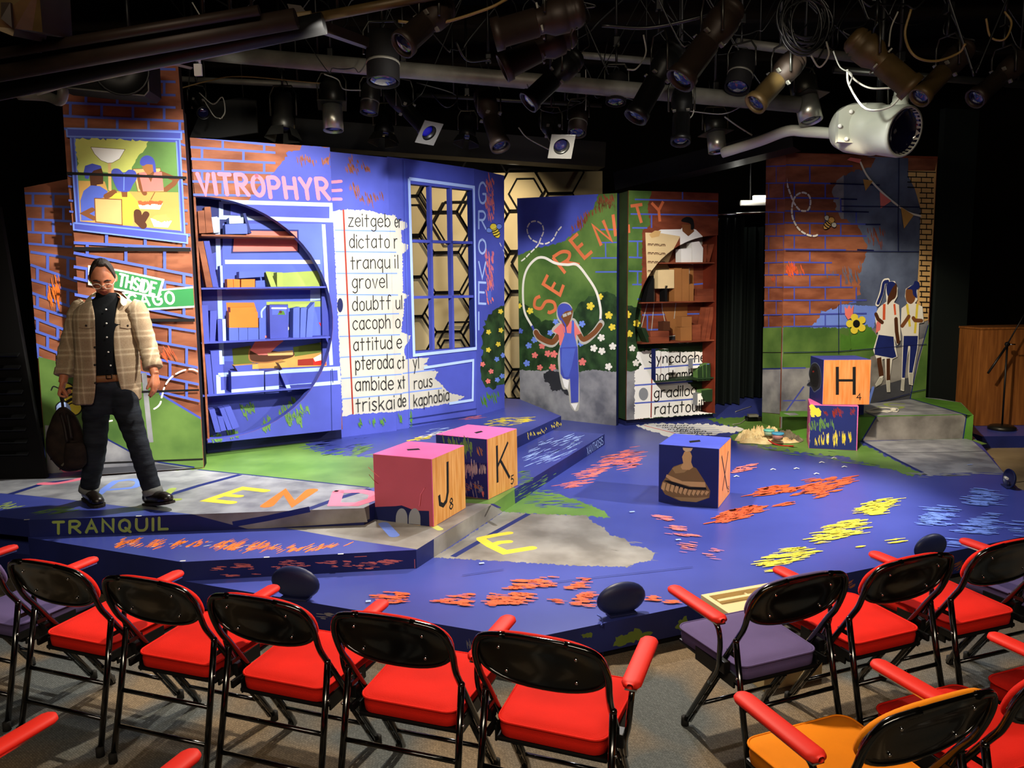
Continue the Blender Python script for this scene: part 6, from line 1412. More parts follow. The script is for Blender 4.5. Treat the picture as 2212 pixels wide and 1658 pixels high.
m.prism([[p + Vector((0, 0, -.012)) for p in (b + dx * .06 + dy * .06, b + dx * (TW - .06) + dy * .06, b + dx * (TW - .06) + dy * .085, b + dx * .06 + dy * .085)]], (0, 0, -.02), 'beige_plastic'); m.prism([[p + Vector((0, 0, -.015)) for p in (b + dx * .25 + dy * .03, b + dx * .262 + dy * .03, b + dx * .262 + dy * .33, b + dx * .25 + dy * .33)]], (0, 0, -.016), 'beige_plastic'); m.build('floor_panel', tr)
m = MB(); c1_ = onz(1650, 1494, 0); c2_ = onz(1775, 1464, 0); d_ = (c2_ - c1_).normalized(); m.prism([[c1_ + Vector((0, 0, .09)), c2_ + Vector((0, 0, .09)), c2_ + Vector((-d_.y, d_.x, 0)) * .2 + Vector((0, 0, .09)), c1_ + Vector((-d_.y, d_.x, 0)) * .2 + Vector((0, 0, .09))]], (0, 0, -.089), 'beige_plastic')
m.build('box', org=(c1_ + c2_) / 2, label='low beige box on the carpet under the two-armed purple chair', cat='box')
# drop cloth with tubs
mat('canvas', 'e4d3a2', .9, 0, 0, 'c3a878', 9, .1); mat('canvas_grey', '7c7460', .9, 0, 0, '5d5648', 9, .1)
c0_ = onz(1655, 952, ZA); cl_ = thing('drop_cloth', (c0_.x, c0_.y, ZA + .001), 'crumpled cream paint cloth heaped on the stage beside the navy cube', 'cloth')
from mathutils import noise as NZ
def heap(cx, cy, rx, ry, h, matn, sd, par, name, nr=22, na=64):
    m = MB(); vs = []; fs = []
    for i in range(nr + 1):
        for k in range(na):
            a = 2 * math.pi * k / na; rr_ = i / nr; wob = 1 + .16 * NZ.noise(Vector((math.cos(a) * 2 + sd, math.sin(a) * 2, .3))) + .07 * math.sin(7 * a + sd)
            x = rx * rr_ * wob * math.cos(a); y = ry * rr_ * wob * math.sin(a)
            q = Vector((x * 14 + sd, y * 14, 0)); rid = 1 - abs(NZ.noise(q)) * 2; rid2 = 1 - abs(NZ.noise(q * 2.3)) * 2
            z = h * (1 - rr_ ** 2.5) * max(0.05, .2 + .65 * rid + .4 * rid2) + .004
            vs.append((cx + x, cy + y, ZA + .002 + max(z, .003)))
    for i in range(nr):
        for k in range(na): k2 = (k + 1) % na; fs.append((i * na + k, (i + 1) * na + k, (i + 1) * na + k2, i * na + k2))
    m.add(vs, fs, matn, True); m.build(name, par)
random.seed(9)
heap(c0_.x - .05, c0_.y - .03, .28, .17, .06, 'canvas', 1.3, cl_, 'canvas_fold', 34, 96)
for i, (dx_, dy_, rx, ry, h_, mt_) in enumerate(((-.17, .08, .14, .09, .10, 'canvas'), (-.05, .13, .12, .08, .13, 'canvas'), (.10, .14, .12, .08, .12, 'canvas'), (.23, .07, .16, .12, .09, 'canvas_grey'), (.31, -.02, .09, .09, .06, 'canvas_grey'), (-.22, -.02, .09, .08, .08, 'canvas'), (.17, -.10, .14, .07, .045, 'canvas'))):
    heap(c0_.x + dx_, c0_.y + dy_, rx, ry, h_, mt_, 3.1 * i + 4, cl_, 'canvas_fold' if mt_ == 'canvas' else 'grey_fold', 22, 64)
def tub(px_, z, r_, h_, body, lid, label):
    p = onz(*px_, z); t = thing('paint_tub', tuple(p), label, 'tub'); m = MB(); m.lathe([(0, 0), (r_ * .85, 0), (r_, h_), (r_ * .95, h_)], body, Matrix.Translation(p), 20); m.build('cup', t)
    m = MB(); m.lathe([(0, h_ + .012), (r_ * .9, h_ + .012), (r_ * 1.06, h_ + .008), (r_ * 1.06, h_ - .006), (r_ * .98, h_ - .008)], lid, Matrix.Translation(p), 20); m.build('lid', t)
mat('clear_pink', 'b98079', .3, 0, 0, None, 1, .5); mat('clear_green', '9db79c', .3); mat('lid_blue', '4ba0c8', .4); mat('lid_teal', '6fc3b2', .4)
tub((1680, 948), ZA + .075, .06, .06, 'clear_pink', 'lid_blue', 'clear tub of pink paint with a blue lid on the cloth'); tub((1661, 939), ZA + .09, .055, .05, 'clear_green', 'lid_teal', 'clear tub with a teal lid behind the blue-lidded one on the cloth')
m = MB(); m.tube(smooth([onz(1660, 950, ZA + .1), onz(1672, 958, ZA + .09), onz(1690, 962, ZA + .07), onz(1714, 963, ZA + .06)], False, 5), .006, 'red', 6); m.build('red_edging', cl_)
# white cord on the step
f_ = lambda x, y: onz(1860 + x / 6.284, 840 + y / 6.284, ZD + .008)
m = MB(); m.tube(smooth([f_(*q) for q in ((60, 295), (130, 282), (200, 262), (330, 252), (420, 262), (480, 262), (508, 280), (490, 305), (440, 300), (300, 292), (200, 300), (60, 300))], False, 5), .006, 'white_cord', 6); m.tube(smooth([f_(*q) for q in ((70, 305), (170, 318), (280, 305), (360, 312), (430, 298))], False, 5), .006, 'white_cord', 6); m.box(f_(435, 285) + Vector((0, 0, .012)), (.05, .035, .03), 'white_cord', bevel=.006)
m.build('power_cord', org=f_(250, 290), label='coiled white power cord with plug on the grey stone step', cat='cord')
m = MB(); g_ = lambda x, y, z=.012: onz(1580 + x / 6.913, 860 + y / 6.913, ZA + z); m.box(g_(330, 300, .03), (.2, .1, .05), 'black_metal', bevel=.008); m.box(g_(320, 255, .09), (.12, .08, .03), 'pipe_grey', bevel=.004); m.tube(smooth([g_(20, 390), (g_(130, 370)), g_(200, 320), g_(240, 280, .04)], False, 5), .006, 'cable_grey', 6); m.tube(smooth([g_(60, 200), g_(170, 160), g_(300, 120)], False, 5), .005, 'cable_grey', 6)
m.build('junction_box', org=g_(330, 310, 0), label='small black junction box with cable on the floor by the curtain', cat='junction box')
# ================================================================== THE MAN
mat('skin', 'c07a58', .5, 0, 0, 'ad6848', 18, .35); mat('lip', '8e4438', .5); mat('hair', '2f241c', .65, 0, 0, '1a130f', 60, .3, bump=.6, bscale=140, stretch=(1, 1, .35))
mat('denim', '262b33', .8, 0, 0, '16191f', 9, .15, bump=.5, bscale=22, stretch=(.6, .6, 2.2)); mat('denim_cuff', '70726f', .8, 0, .1, None, 40, .1); mat('black_shirt', '0f1113', .85, 0, 0, None, 1, .12, bump=.25, bscale=25)
mat('boot_leather', '17110e', .32, 0, 0, None, 1, .5, bump=.2, bscale=50); mat('boot_sole', '241d18', .7); mat('belt_brown', '7a4e28', .5); mat('bag_cloth', '2b211c', .8, 0, 0, '1d1613', 14, .15, bump=.4, bscale=30); mat('bag_trim', '1b1310', .6); mat('collar_cloth', 'cfc0a2', .9); mat('button_dark', '1c1712', .3); mat('button_white', 'e6e6dc', .3); mat('glass_rim', 'd9cbb4', .25, .3)
def plaid():
    m = bpy.data.materials.new('plaid'); m.use_nodes = True; n = m.node_tree; b = n.nodes['Principled BSDF']; b.inputs['Roughness'].default_value = .95; b.inputs['Specular IOR Level'].default_value = .08
    g = n.nodes.new('ShaderNodeNewGeometry'); sx = n.nodes.new('ShaderNodeSeparateXYZ'); n.links.new(g.outputs['Position'], sx.inputs[0])
    def stripes(out, per, a, b_, off):
        f = n.nodes.new('ShaderNodeMath'); f.operation = 'MULTIPLY_ADD'; f.inputs[1].default_value = 1 / per; f.inputs[2].default_value = off; n.links.new(out, f.inputs[0])
        fr = n.nodes.new('ShaderNodeMath'); fr.operation = 'FRACT'; n.links.new(f.outputs[0], fr.inputs[0])
        r = n.nodes.new('ShaderNodeValToRGB'); r.color_ramp.interpolation = 'B_SPLINE'; e = r.color_ramp.elements
        e[0].position = 0; e[0].color = (.30, .30, .30, 1); e[1].position = 1; e[1].color = (.30, .30, .30, 1)
        for p, v in ((a - .07, .25), (a, 1), (a + .07, .25), (b_ - .06, .25), (b_, .9), (b_ + .06, .3)):
            q = e.new(p); q.color = (v, v, v, 1)
        n.links.new(fr.outputs[0], r.inputs[0]); return r.outputs[0]
    ad = n.nodes.new('ShaderNodeMix'); ad.data_type = 'RGBA'; ad.inputs[0].default_value = .5
    n.links.new(stripes(sx.outputs['X'], .115, .3, .62, .1), ad.inputs[6]); n.links.new(stripes(sx.outputs['Z'], .125, .3, .58, .25), ad.inputs[7])
    nz = n.nodes.new('ShaderNodeTexNoise'); nz.inputs['Scale'].default_value = 120; n.links.new(g.outputs['Position'], nz.inputs['Vector'])
    m2 = n.nodes.new('ShaderNodeMix'); m2.data_type = 'RGBA'; m2.inputs[0].default_value = .18; n.links.new(ad.outputs[2], m2.inputs[6]); n.links.new(nz.outputs['Fac'], m2.inputs[7])
    r = n.nodes.new('ShaderNodeValToRGB'); r.color_ramp.elements[0].position = .2; r.color_ramp.elements[0].color = (*lin('715942'), 1); r.color_ramp.elements[1].position = .8; r.color_ramp.elements[1].color = (*lin('d6c4a4'), 1)
    n.links.new(m2.outputs[2], r.inputs[0]); n.links.new(r.outputs[0], b.inputs['Base Color'])
    bp = n.nodes.new('ShaderNodeBump'); bp.inputs['Strength'].default_value = .3; bp.inputs['Distance'].default_value = .006; n3 = n.nodes.new('ShaderNodeTexNoise'); n3.inputs['Scale'].default_value = 26; n.links.new(g.outputs['Position'], n3.inputs['Vector']); n.links.new(n3.outputs['Fac'], bp.inputs['Height']); n.links.new(bp.outputs[0], b.inputs['Normal'])
    _M['plaid'] = m
plaid()
PY = 5.16
def jp(x, y, dy=0.0): return ondep(x, y, PY + dy)
def remesh(o, vox, it=3, smooth_f=.5):
    md = o.modifiers.new('r', 'REMESH'); md.mode = 'VOXEL'; md.voxel_size = vox; md.use_smooth_shade = True
    ms_ = o.modifiers.new('s', 'SMOOTH'); ms_.iterations = it; ms_.factor = smooth_f
    dg = bpy.context.evaluated_depsgraph_get(); dg.update(); me = bpy.data.meshes.new_from_object(o.evaluated_get(dg)); o.modifiers.clear()
    old = o.data; o.data = me; me.name = old.name
    for p in me.polygons: p.use_smooth = True
    return o
BROT = Matrix.Rotation(R(27), 3, 'Z')
def rings(mb, L, m, n=28, e=2.3, a0=0, a1=360):
    """L: (centre, rx, ry) horizontal super-ellipse rings, bottom to top"""
    vs = []; fs = []; full = a1 - a0 >= 360; seg = n if full else n + 1
    for c, rx, ry in L:
        for k in range(seg):
            a = R(a0 + (a1 - a0) * k / n); ca, sa = math.cos(a), math.sin(a)
            vs.append(c + BROT @ Vector((rx * math.copysign(abs(ca) ** (2 / e), ca), ry * math.copysign(abs(sa) ** (2 / e), sa), 0)))
    for i in range(len(L) - 1):
        for k in range(n if full else n): k2 = (k + 1) % seg if full else k + 1; fs.append((i * seg + k, i * seg + k2, (i + 1) * seg + k2, (i + 1) * seg + k))
    if full: fs.append(list(reversed(range(n)))); fs.append([(len(L) - 1) * n + k for k in range(n)])
    mb.add(vs, fs, m, True)
feetp = jp(262, 1088); MAN = thing('person', (feetp.x, PY, ZC + .001), 'man in a plaid overshirt and dark jeans looking down, carrying a dark backpack', 'person')
# joints (his right is at the left of the picture)
SHR, SHL = jp(172, 668, .03), jp(296, 668, .03); ELR, ELL = jp(146, 762, .05), jp(320, 752, .05); WRR, WRL = jp(136, 826, -.03), jp(334, 808, -.02)
HPR, HPL = jp(208, 850, .03), jp(262, 850, .03); KNR, KNL = jp(206, 972, -.02), jp(298, 958, -.08); ANR, ANL = jp(193, 1058, .04), jp(330, 1064, -.10)
NECK = jp(231, 648, .02); HEADC = jp(222, 600, -.045)
bd = MB()
def lerpv(a, b, t): return a.lerp(b, t)
rings(bd, [(jp(235, 868, .03), .15, .105), (jp(234, 830, .03), .17, .115), (jp(233, 790, .03), .155, .105), (jp(232, 740, .02), .165, .11), (jp(232, 700, .02), .175, .115), (jp(232, 668, .03), .17, .10), (jp(232, 650, .035), .10, .07)], 'skin')
for H_, K_, A_ in ((HPR, KNR, ANR), (HPL, KNL, ANL)): bd.tube(smooth([H_, lerpv(H_, K_, .5), K_, lerpv(K_, A_, .4), A_], False, 5), [.07] * 5 + [.058] * 5 + [.044] * 4 + [.046] * 2 + [.042] * 2 + [.036] * 3, 'skin', 14)
for S_, E_, W_ in ((SHR, ELR, WRR), (SHL, ELL, WRL)): bd.tube(smooth([S_, lerpv(S_, E_, .5), E_, lerpv(E_, W_, .4), W_], False, 5), [.058] * 4 + [.05] * 4 + [.042] * 4 + [.043] * 3 + [.036] * 3 + [.029] * 3, 'skin', 14)
bd.tube([NECK + Vector((0, .03, -.05)), NECK + Vector((-.008, .0, .04)), HEADC + Vector((0, .02, -.02))], [.062, .056, .055], 'skin', 14)
# head: shaped sphere, pitched down
HM = Matrix.Translation(HEADC) @ Matrix.Rotation(R(25), 4, 'Z') @ Matrix.Rotation(R(26), 4, 'X')
def headpt(u, v, grow=0.0):
    # u around (0 = face, -y), v from -1 chin to 1 crown
    th = v * math.pi / 2; cz, sz = math.sin(th), math.cos(th)
    x = math.sin(u) * sz; y = -math.cos(u) * sz
    X = .076 * x; Y = (.098 if y < 0 else .102) * y; Zz = .118 * cz
    if cz < 0:
        k = -cz; X *= 1 - .22 * k; Y = Y * (1 - .12 * k) - .012 * k
    f = max(0, -y)
    def gs(x0, z0, sx, szz): return math.exp(-((X - x0) / sx) ** 2 - ((Zz - z0) / szz) ** 2) * f
    Y -= .024 * gs(0, -.022, .012, .016) + .012 * gs(0, -.002, .009, .02) + .007 * gs(0, .024, .05, .012) - .010 * gs(.03, .004, .016, .011) - .010 * gs(-.03, .004, .016, .011) + .007 * gs(0, -.058, .022, .006) + .008 * gs(0, -.072, .02, .006) - .004 * gs(0, -.065, .022, .003) + .010 * gs(0, -.10, .022, .016) + .004 * gs(.042, -.025, .02, .02) + .004 * gs(-.042, -.025, .02, .02)
    p = Vector((X, Y, Zz)); return HM @ (p * (1 + grow))
NU, NV = 60, 44; vs = [headpt(2 * math.pi * i / NU, -1 + 2 * j / NV) for j in range(NV + 1) for i in range(NU)]
bd.add(vs, [(j * NU + i, j * NU + (i + 1) % NU, (j + 1) * NU + (i + 1) % NU, (j + 1) * NU + i) for j in range(NV) for i in range(NU)], 'skin', True)
for s in (-1, 1): bd.ball(HM @ Vector((s * .077, .012, -.005)), .03, 'skin', (.35, .65, 1))
def hand(W_, d, n_, s_, curl, spread=.012, k=1.0, thumb=(.45, .75, .5)):
    d, n_, s_ = d.normalized(), n_.normalized(), s_.normalized()
    for i in range(4):
        off = (i - 1.5) * .019 * k; b0 = W_ + s_ * off * .5; b1 = W_ + d * (.088 - .006 * abs(i - 1.3)) * k + s_ * off
        bd.tube([b0, b0.lerp(b1, .5), b1], [.015 * k, .0145 * k, .0115 * k], 'skin', 10)
        ln = [(.038, .022, .018), (.044, .027, .02), (.041, .026, .019), (.032, .019, .017)][3 - i if False else i]
        p = b1; dr = d + s_ * (i - 1.5) * .06; pts = [p]; rad = [.0105 * k]
        for q, l in enumerate(ln):
            a = R(curl[i] * (1.0, 1.15, .8)[q]); ax = dr.cross(n_).normalized(); dr = Matrix.Rotation(a, 3, ax) @ dr; dr.normalize(); n_i = Matrix.Rotation(a, 3, ax) @ n_
            p = p + dr * l * k; pts.append(p); rad.append((.0095, .0088, .0075)[q] * k)
        bd.tube(pts, rad, 'skin', 10)
    t0 = W_ + d * .025 * k + s_ * -.022 * k; td = d * thumb[0] - s_ * thumb[1] + n_ * thumb[2]; td.normalize(); t1 = t0 + td * .038 * k; td2 = (td + d * .6 + n_ * .3).normalized(); t2 = t1 + td2 * .03 * k; t3 = t2 + (td2 + d * .3).normalized() * .022 * k
    bd.tube([W_ + d * .01 * k, t0, t1, t2, t3], [.016 * k, .0155 * k, .0125 * k, .0105 * k, .0085 * k], 'skin', 10)
dwn = Vector((0, 0, -1))
hand(WRR, (jp(131, 852, -.06) - WRR), Vector((.9, .35, 0)), Vector((-.1, .9, .2)), (78, 80, 82, 84), thumb=(.6, .35, .75))
hand(WRL, (jp(337, 840, -.06) - WRL), Vector((-.75, .45, .1)), Vector((.25, .85, .1)), (20, 24, 28, 34), thumb=(.7, .45, .3))
body = remesh(bd.build('body', MAN), .0048, 3, .5)
hi = HM.inverted(); me = body.data
me.materials.append(_M['lip']); li = len(me.materials) - 1
for p in me.polygons:
    c = hi @ (p.center + Vector(MAN['_o']))
    if c.y < -.05 and abs(c.x) < .021 and -.078 < c.z < -.056: p.material_index = li
# hair, brows, glasses
hm_ = MB(); NU2, NV2 = 56, 20; vs = []
def hairline(u):
    a = abs(((u + math.pi) % (2 * math.pi)) - math.pi)
    return .66 if a < .7 else (.66 - (a - .7) * 1.1 if a < 1.25 else (.02 if a < 1.5 else -.12 - .2 * min(1, (a - 1.5) / 1.2)))
for j in range(NV2 + 1):
    for i in range(NU2):
        u = 2 * math.pi * i / NU2; v0 = hairline(u); v = v0 + (1 - v0) * j / NV2
        nzv = NZ.noise(Vector((math.sin(u) * 5, math.cos(u) * 5, v * 4))); a = abs(((u + math.pi) % (2 * math.pi)) - math.pi)
        g_ = (.03 + .17 * min(1, max(0, (v + .1)) * 1.2) * (1.25 if a < 1.2 else .8) + .03 * nzv) * (1 if j else .25)
        vs.append(headpt(u, v, g_) + Vector((0, 0, .0)))
hm_.add(vs, [(j * NU2 + i, j * NU2 + (i + 1) % NU2, (j + 1) * NU2 + (i + 1) % NU2, (j + 1) * NU2 + i) for j in range(NV2) for i in range(NU2)], 'hair', True)
hm_.build('hair', MAN)
for s in (-1, 1):
    m = MB(); m.tube([HM @ Vector((s * .013, -.105, .022)), HM @ Vector((s * .033, -.101, .029)), HM @ Vector((s * .054, -.088, .021))], [.004, .005, .003], 'hair', 8); m.build('eyebrow', MAN)
    m = MB(); m.tube(smooth([HM @ Vector((s * .017, -.096, -.001)), HM @ Vector((s * .031, -.097, -.006)), HM @ Vector((s * .046, -.088, -.001))], False, 4), .0022, 'hair', 6); m.build('eyelashes', MAN)
m = MB()
for s in (-1, 1): m.tube([HM @ Vector((s * .034 + .025 * math.cos(a), -.112 + .22 * abs(s * .034 + .025 * math.cos(a)) ** 1.0 * .6, -.012 + .019 * math.sin(a))) for a in [2 * math.pi * k / 20 for k in range(20)]], .0021, 'glass_rim', 6, closed=True); m.tube([HM @ Vector((s * .059, -.104, -.004)), HM @ Vector((s * .078, -.04, .0)), HM @ Vector((s * .08, .01, .004))], .002, 'glass_rim', 6)
m.tube([HM @ Vector((-.009, -.116, -.008)), HM @ Vector((0, -.12, -.005)), HM @ Vector((.009, -.116, -.008))], .0021, 'glass_rim', 6); m.build('glasses', MAN)
# jeans
jn_ = MB(); rings(jn_, [(jp(236, 892, .03), .13, .10), (jp(235, 868, .03), .172, .118), (jp(234, 835, .03), .178, .122), (jp(233, 815, .03), .165, .115)], 'denim')
for H_, K_, A_, r0_ in ((HPR, KNR, ANR, .1), (HPL, KNL, ANL, .1)):
    pts = smooth([H_ + Vector((0, 0, .02)), lerpv(H_, K_, .5), K_, lerpv(K_, A_, .5), A_ + Vector((0, 0, .01))], False, 7); N_ = len(pts)
    rad = [(.098 - .028 * min(1, i / 14) - .008 * max(0, (i - 14) / 14)) * (1 + .025 * math.sin(i * 2.3) + .02 * math.sin(i * 4.1 + 1)) for i in range(N_)]
    jn_.tube(pts, rad, 'denim', 18)
remesh(jn_.build('jeans', MAN), .009, 3, .5)
for K_, A_ in ((KNR, ANR), (KNL, ANL)):
    d = (A_ - K_).normalized(); m = MB(); c = A_ + Vector((0, 0, .012)); m.tube([c - d * .022, c - d * .018, c + d * .018, c + d * .022], [.060, .0665, .068, .061], 'denim_cuff', 20); m.build('jean_cuff', MAN)
# boots
def boot(A_, dirx, pitch, nm):
    m = MB(); d = Vector((dirx, -1, 0)).normalized(); z0 = ZC + .003; base = Vector((A_.x, A_.y, z0))
    Rm = Matrix.Rotation(R(pitch), 3, d.cross(Vector((0, 0, 1)))); heel = base - d * .055
    T = lambda f, h: heel + Rm @ (d * f + Vector((0, 0, h)))
    m.tube([T(.0, .05), T(.05, .055), T(.13, .048), T(.20, .04), T(.25, .036)], [.036, .043, .045, .047, .034], 'boot_leather', 16)
    m.tube([T(.05, .05), T(.055, .09), A_ + Vector((0, 0, .03))], [.046, .05, .055], 'boot_leather', 16); m.ball(T(.235, .038), .044, 'boot_leather', (1, 1, .8)); m.ball(T(0, .05), .042, 'boot_leather')
    o = remesh(m.build('boot', MAN), .006, 4, .5)
    s = MB(); sd = Vector((-d.y, d.x, 0)); out = []
    for f, w_ in ((-.045, .02), (-.03, .036), (.03, .042), (.1, .04), (.17, .05), (.23, .05), (.27, .036), (.285, .015)): out.append((f, w_))
    poly_ = [T(f, .016) + sd * w_ for f, w_ in out] + [T(f, .016) - sd * w_ for f, w_ in reversed(out)]
    s.prism([poly_], -(Rm @ Vector((0, 0, .016))), 'boot_sole'); s.build('sole', o)
    for q in range(4): l_ = MB(); a = T(.10 + q * .022, .094 - q * .010); l_.tube([a - sd * .022, a + Vector((0, 0, .006)), a + sd * .022], .003, 'bag_trim', 6); l_.build('lace', o)
    o_ = Vector(MAN['_o'])
    return o
def sub_origin_fix(o):
    for ch in o.children:
        for v in ch.data.vertices: v.co -= Vector(MAN['_o'])
for a, dx_, pt in ((ANR, 1.0, 0), (ANL, 1.5, 10)): b_ = boot(a, dx_, pt, ''); sub_origin_fix(b_)
# shirt, belt
sh = MB(); rings(sh, [(jp(234, 838, .03), .168, .112), (jp(233, 812, .03), .164, .111), (jp(233, 780, .025), .168, .114), (jp(232, 740, .015), .178, .121), (jp(232, 700, .015), .188, .126), (jp(232, 672, .025), .18, .112), (jp(232, 655, .03), .115, .085), (jp(230, 640, .015), .066, .068), (jp(229, 632, .01), .062, .064)], 'black_shirt', 32)
shirt = sh.build('shirt', MAN)
for x, y, dy in ((229, 668, -.115), (230, 698, -.118), (231, 728, -.116), (234, 760, -.106), (239, 789, -.1)):
    m = MB(); p = jp(x, y, dy); m.lathe([(0, -.004), (.006, -.004), (.006, 0), (0, 0)], 'button_white', Matrix.Translation(p) @ Matrix.Rotation(R(27), 4, 'Z') @ Matrix.Rotation(R(90), 4, 'X'), 10); m.build('shirt_button', MAN)
m = MB(); rings(m, [(jp(233, 821, .03), .177, .123), (jp(233, 817, .03), .179, .126), (jp(233, 810, .03), .178, .125), (jp(233, 807, .03), .175, .121)], 'belt_brown', 32); blt = m.build('belt', MAN)
m = MB(); c = jp(236, 813, -.1); m.prism([[c + Vector((a, -.005, b_)) for a, b_ in ((-.022, -.016), (.022, -.016), (.022, .016), (-.022, .016))], [c + Vector((a, -.005, b_)) for a, b_ in ((-.015, -.01), (.015, -.01), (.015, .01), (-.015, .01))]], (0, .006, 0), 'chrome'); m.build('buckle', MAN)
# overshirt: open shell with sleeves
jk = MB(); JL = []
TZ = [(868, 233, .218, .150, -25, 38), (835, 233, .214, .150, -22, 24), (800, 233, .206, .146, -21, 17), (760, 232, .202, .146, -20, 13), (720, 231, .206, .148, -20, 13), (690, 231, .212, .146, -21, 15), (668, 231, .206, .130, -23, 18), (652, 231, .150, .105, -28, 22), (643, 231, .092, .086, -36, 26)]
n_ = 44; seg = n_ + 1; vs = []
def sang(rx, ry, e, xt, side):
    # angle at which the super-ellipse front (-y) has x = xt
    c = max(-1, min(1, xt / rx)); ca = math.copysign(abs(c) ** (e / 2), c); return -math.acos(ca) if True else 0
for (py_, cxp, rx, ry, xl, xr) in TZ:
    c = jp(cxp, py_, .03); mm = PY / FPX; e = 2.35
    aR = sang(rx, ry, e, xr * mm, 1); aL = sang(rx, ry, e, xl * mm, -1)   # both in (-pi, 0)
    a_start, a_end = aR, aL + 2 * math.pi
    for k in range(seg):
        a = a_start + (a_end - a_start) * k / n_; ca, sa = math.cos(a), math.sin(a)
        wr = .006 * math.sin(a * 9 + py_ * .05) * (1 if py_ > 700 else .3)
        vs.append(c + BROT @ Vector(((rx + wr) * math.copysign(abs(ca) ** (2 / e), ca), (ry + wr) * math.copysign(abs(sa) ** (2 / e), sa), 0)))
jk.add(vs, [(i * seg + k, i * seg + k + 1, (i + 1) * seg + k + 1, (i + 1) * seg + k) for i in range(len(TZ) - 1) for k in range(n_)], 'plaid', True)
def solid(o, t):
    md = o.modifiers.new('s', 'SOLIDIFY'); md.thickness = t; md.offset = -1
    sb = o.modifiers.new('b', 'SUBSURF'); sb.levels = 1; sb.render_levels = 1
    dg = bpy.context.evaluated_depsgraph_get(); dg.update(); me = bpy.data.meshes.new_from_object(o.evaluated_get(dg)); o.modifiers.clear(); o.data = me
    for p in me.polygons: p.use_smooth = True
    return o
jacket = solid(jk.build('overshirt', MAN), .008)
for S_, E_, W_, nm in ((SHR, ELR, WRR, 'R'), (SHL, ELL, WRL, 'L')):
    m = MB(); Wc = lerpv(E_, W_, .72); up_ = BROT @ Vector((.045 if nm == 'R' else -.045, 0, .035))
    pts = smooth([S_ + up_, S_ + Vector((0, 0, -.01)), lerpv(S_, E_, .5), E_, lerpv(E_, Wc, .5), Wc], False, 6); N_ = len(pts)
    rad = [.05 + .018 * min(1, i / 5) - .010 * max(0, (i - 6) / (N_ - 6)) + .003 * math.sin(i * 1.9) for i in range(N_)]; rad[-1] -= .001
    m.tube(pts, rad, 'plaid', 20, caps=True); sl = m.build('sleeve', MAN)
    m = MB(); d = (Wc - E_).normalized(); m.tube([Wc - d * .045, Wc - d * .04, Wc + d * .006, Wc + d * .01], [.056, .063, .065, .058], 'plaid', 20); m.build('sleeve_cuff', MAN)
from mathutils.bvhtree import BVHTree
_jo = Vector(MAN['_o']); JB = BVHTree.FromPolygons([v.co + _jo for v in jacket.data.vertices], [list(p.vertices) for p in jacket.data.polygons])
def onj(x, y, off=.004):
    h = JB.ray_cast(CAMP, ray(x, y).normalized()); return (h[0] - ray(x, y).normalized() * off) if h[0] else jp(x, y, -.12)
# collar
for s, q in ((-1, [(203, 652, -.075), (196, 640, -.03), (205, 628, .05)]), (1, [(256, 652, -.075), (262, 640, -.03), (252, 628, .05)])):
    m = MB(); a = [jp(*k) for k in q]; bck = jp(230, 626, .10)
    outer = [a[0] + Vector((s * .035, -.005, -.045)), a[1] + Vector((s * .055, -.01, -.045)), a[2] + Vector((s * .06, .02, -.04)), bck + Vector((0, .03, -.045))]; inner = [a[0], a[1], a[2], bck]
    vs = outer + inner; m.add(vs, [(i, i + 1, i + 5, i + 4) for i in range(3)], 'collar_cloth', True); solid(m.build('collar', MAN), .006)
for x0, x1, y0, y1 in ((170, 202, 692, 707), (260, 292, 690, 707)):
    m = MB(); xs_ = [x0 + (x1 - x0) * k / 6 for k in range(7)]; top = [onj(x, y0, .003) for x in xs_]; bot = [onj(x, y1 + 2.5 * (1 - abs(k - 3) / 3), .010) for k, x in enumerate(xs_)]
    m.add(top + bot, [(k, k + 7, k + 8, k + 1) for k in range(6)], 'plaid', True); fl_ = m.build('pocket_flap', MAN)
    m = MB(); m.lathe([(0, -.005), (.007, -.005), (.007, 0), (0, 0)], 'button_dark', Matrix.Translation(onj((x0 + x1) / 2, y1 - 4, .012)) @ Matrix.Rotation(R(27), 4, 'Z') @ Matrix.Rotation(R(90), 4, 'X'), 10); m.build('pocket_button', MAN)
for x, y in ((205, 750), (205, 788), (206, 827)):
    m = MB(); m.lathe([(0, -.006), (.008, -.006), (.008, 0), (0, 0)], 'button_dark', Matrix.Translation(onj(x, y, .004)) @ Matrix.Rotation(R(27), 4, 'Z') @ Matrix.Rotation(R(90), 4, 'X'), 10); m.build('overshirt_button', MAN)
# backpack in his right hand
bq = lambda x, y, dy=-.05: jp(60 + x / 5.528, 820 + y / 5.528, dy)
BG = thing('backpack', tuple(bq(470, 1085)), 'dark brown backpack hanging from the right hand of the man', 'backpack')
m = MB(); L = []
for y, xa, xb, ry in ((1085, 470, 600, .03), (1055, 420, 660, .06), (1000, 370, 700, .085), (920, 310, 702, .10), (820, 252, 690, .105), (700, 246, 655, .10), (600, 256, 622, .09), (500, 290, 585, .075), (420, 315, 545, .06), (360, 350, 485, .045), (325, 385, 445, .025)):
    c = bq((xa + xb) / 2, y); L.append((c, (xb - xa) / 2 / 5.528 * PY / FPX, ry))
rings(m, L, 'bag_cloth', 28, 2.6); remesh(m.build('bag_body', BG), .009, 2)
m = MB(); L = []
for y, xa, xb, ry in ((1060, 480, 640, .02), (1010, 450, 690, .035), (900, 450, 690, .042), (800, 455, 670, .036), (745, 465, 640, .02)): L.append((bq((xa + xb) / 2, y, -.135), (xb - xa) / 2 / 5.528 * PY / FPX, ry))
rings(m, L, 'bag_cloth', 24, 3); remesh(m.build('front_pocket', BG), .008, 2)
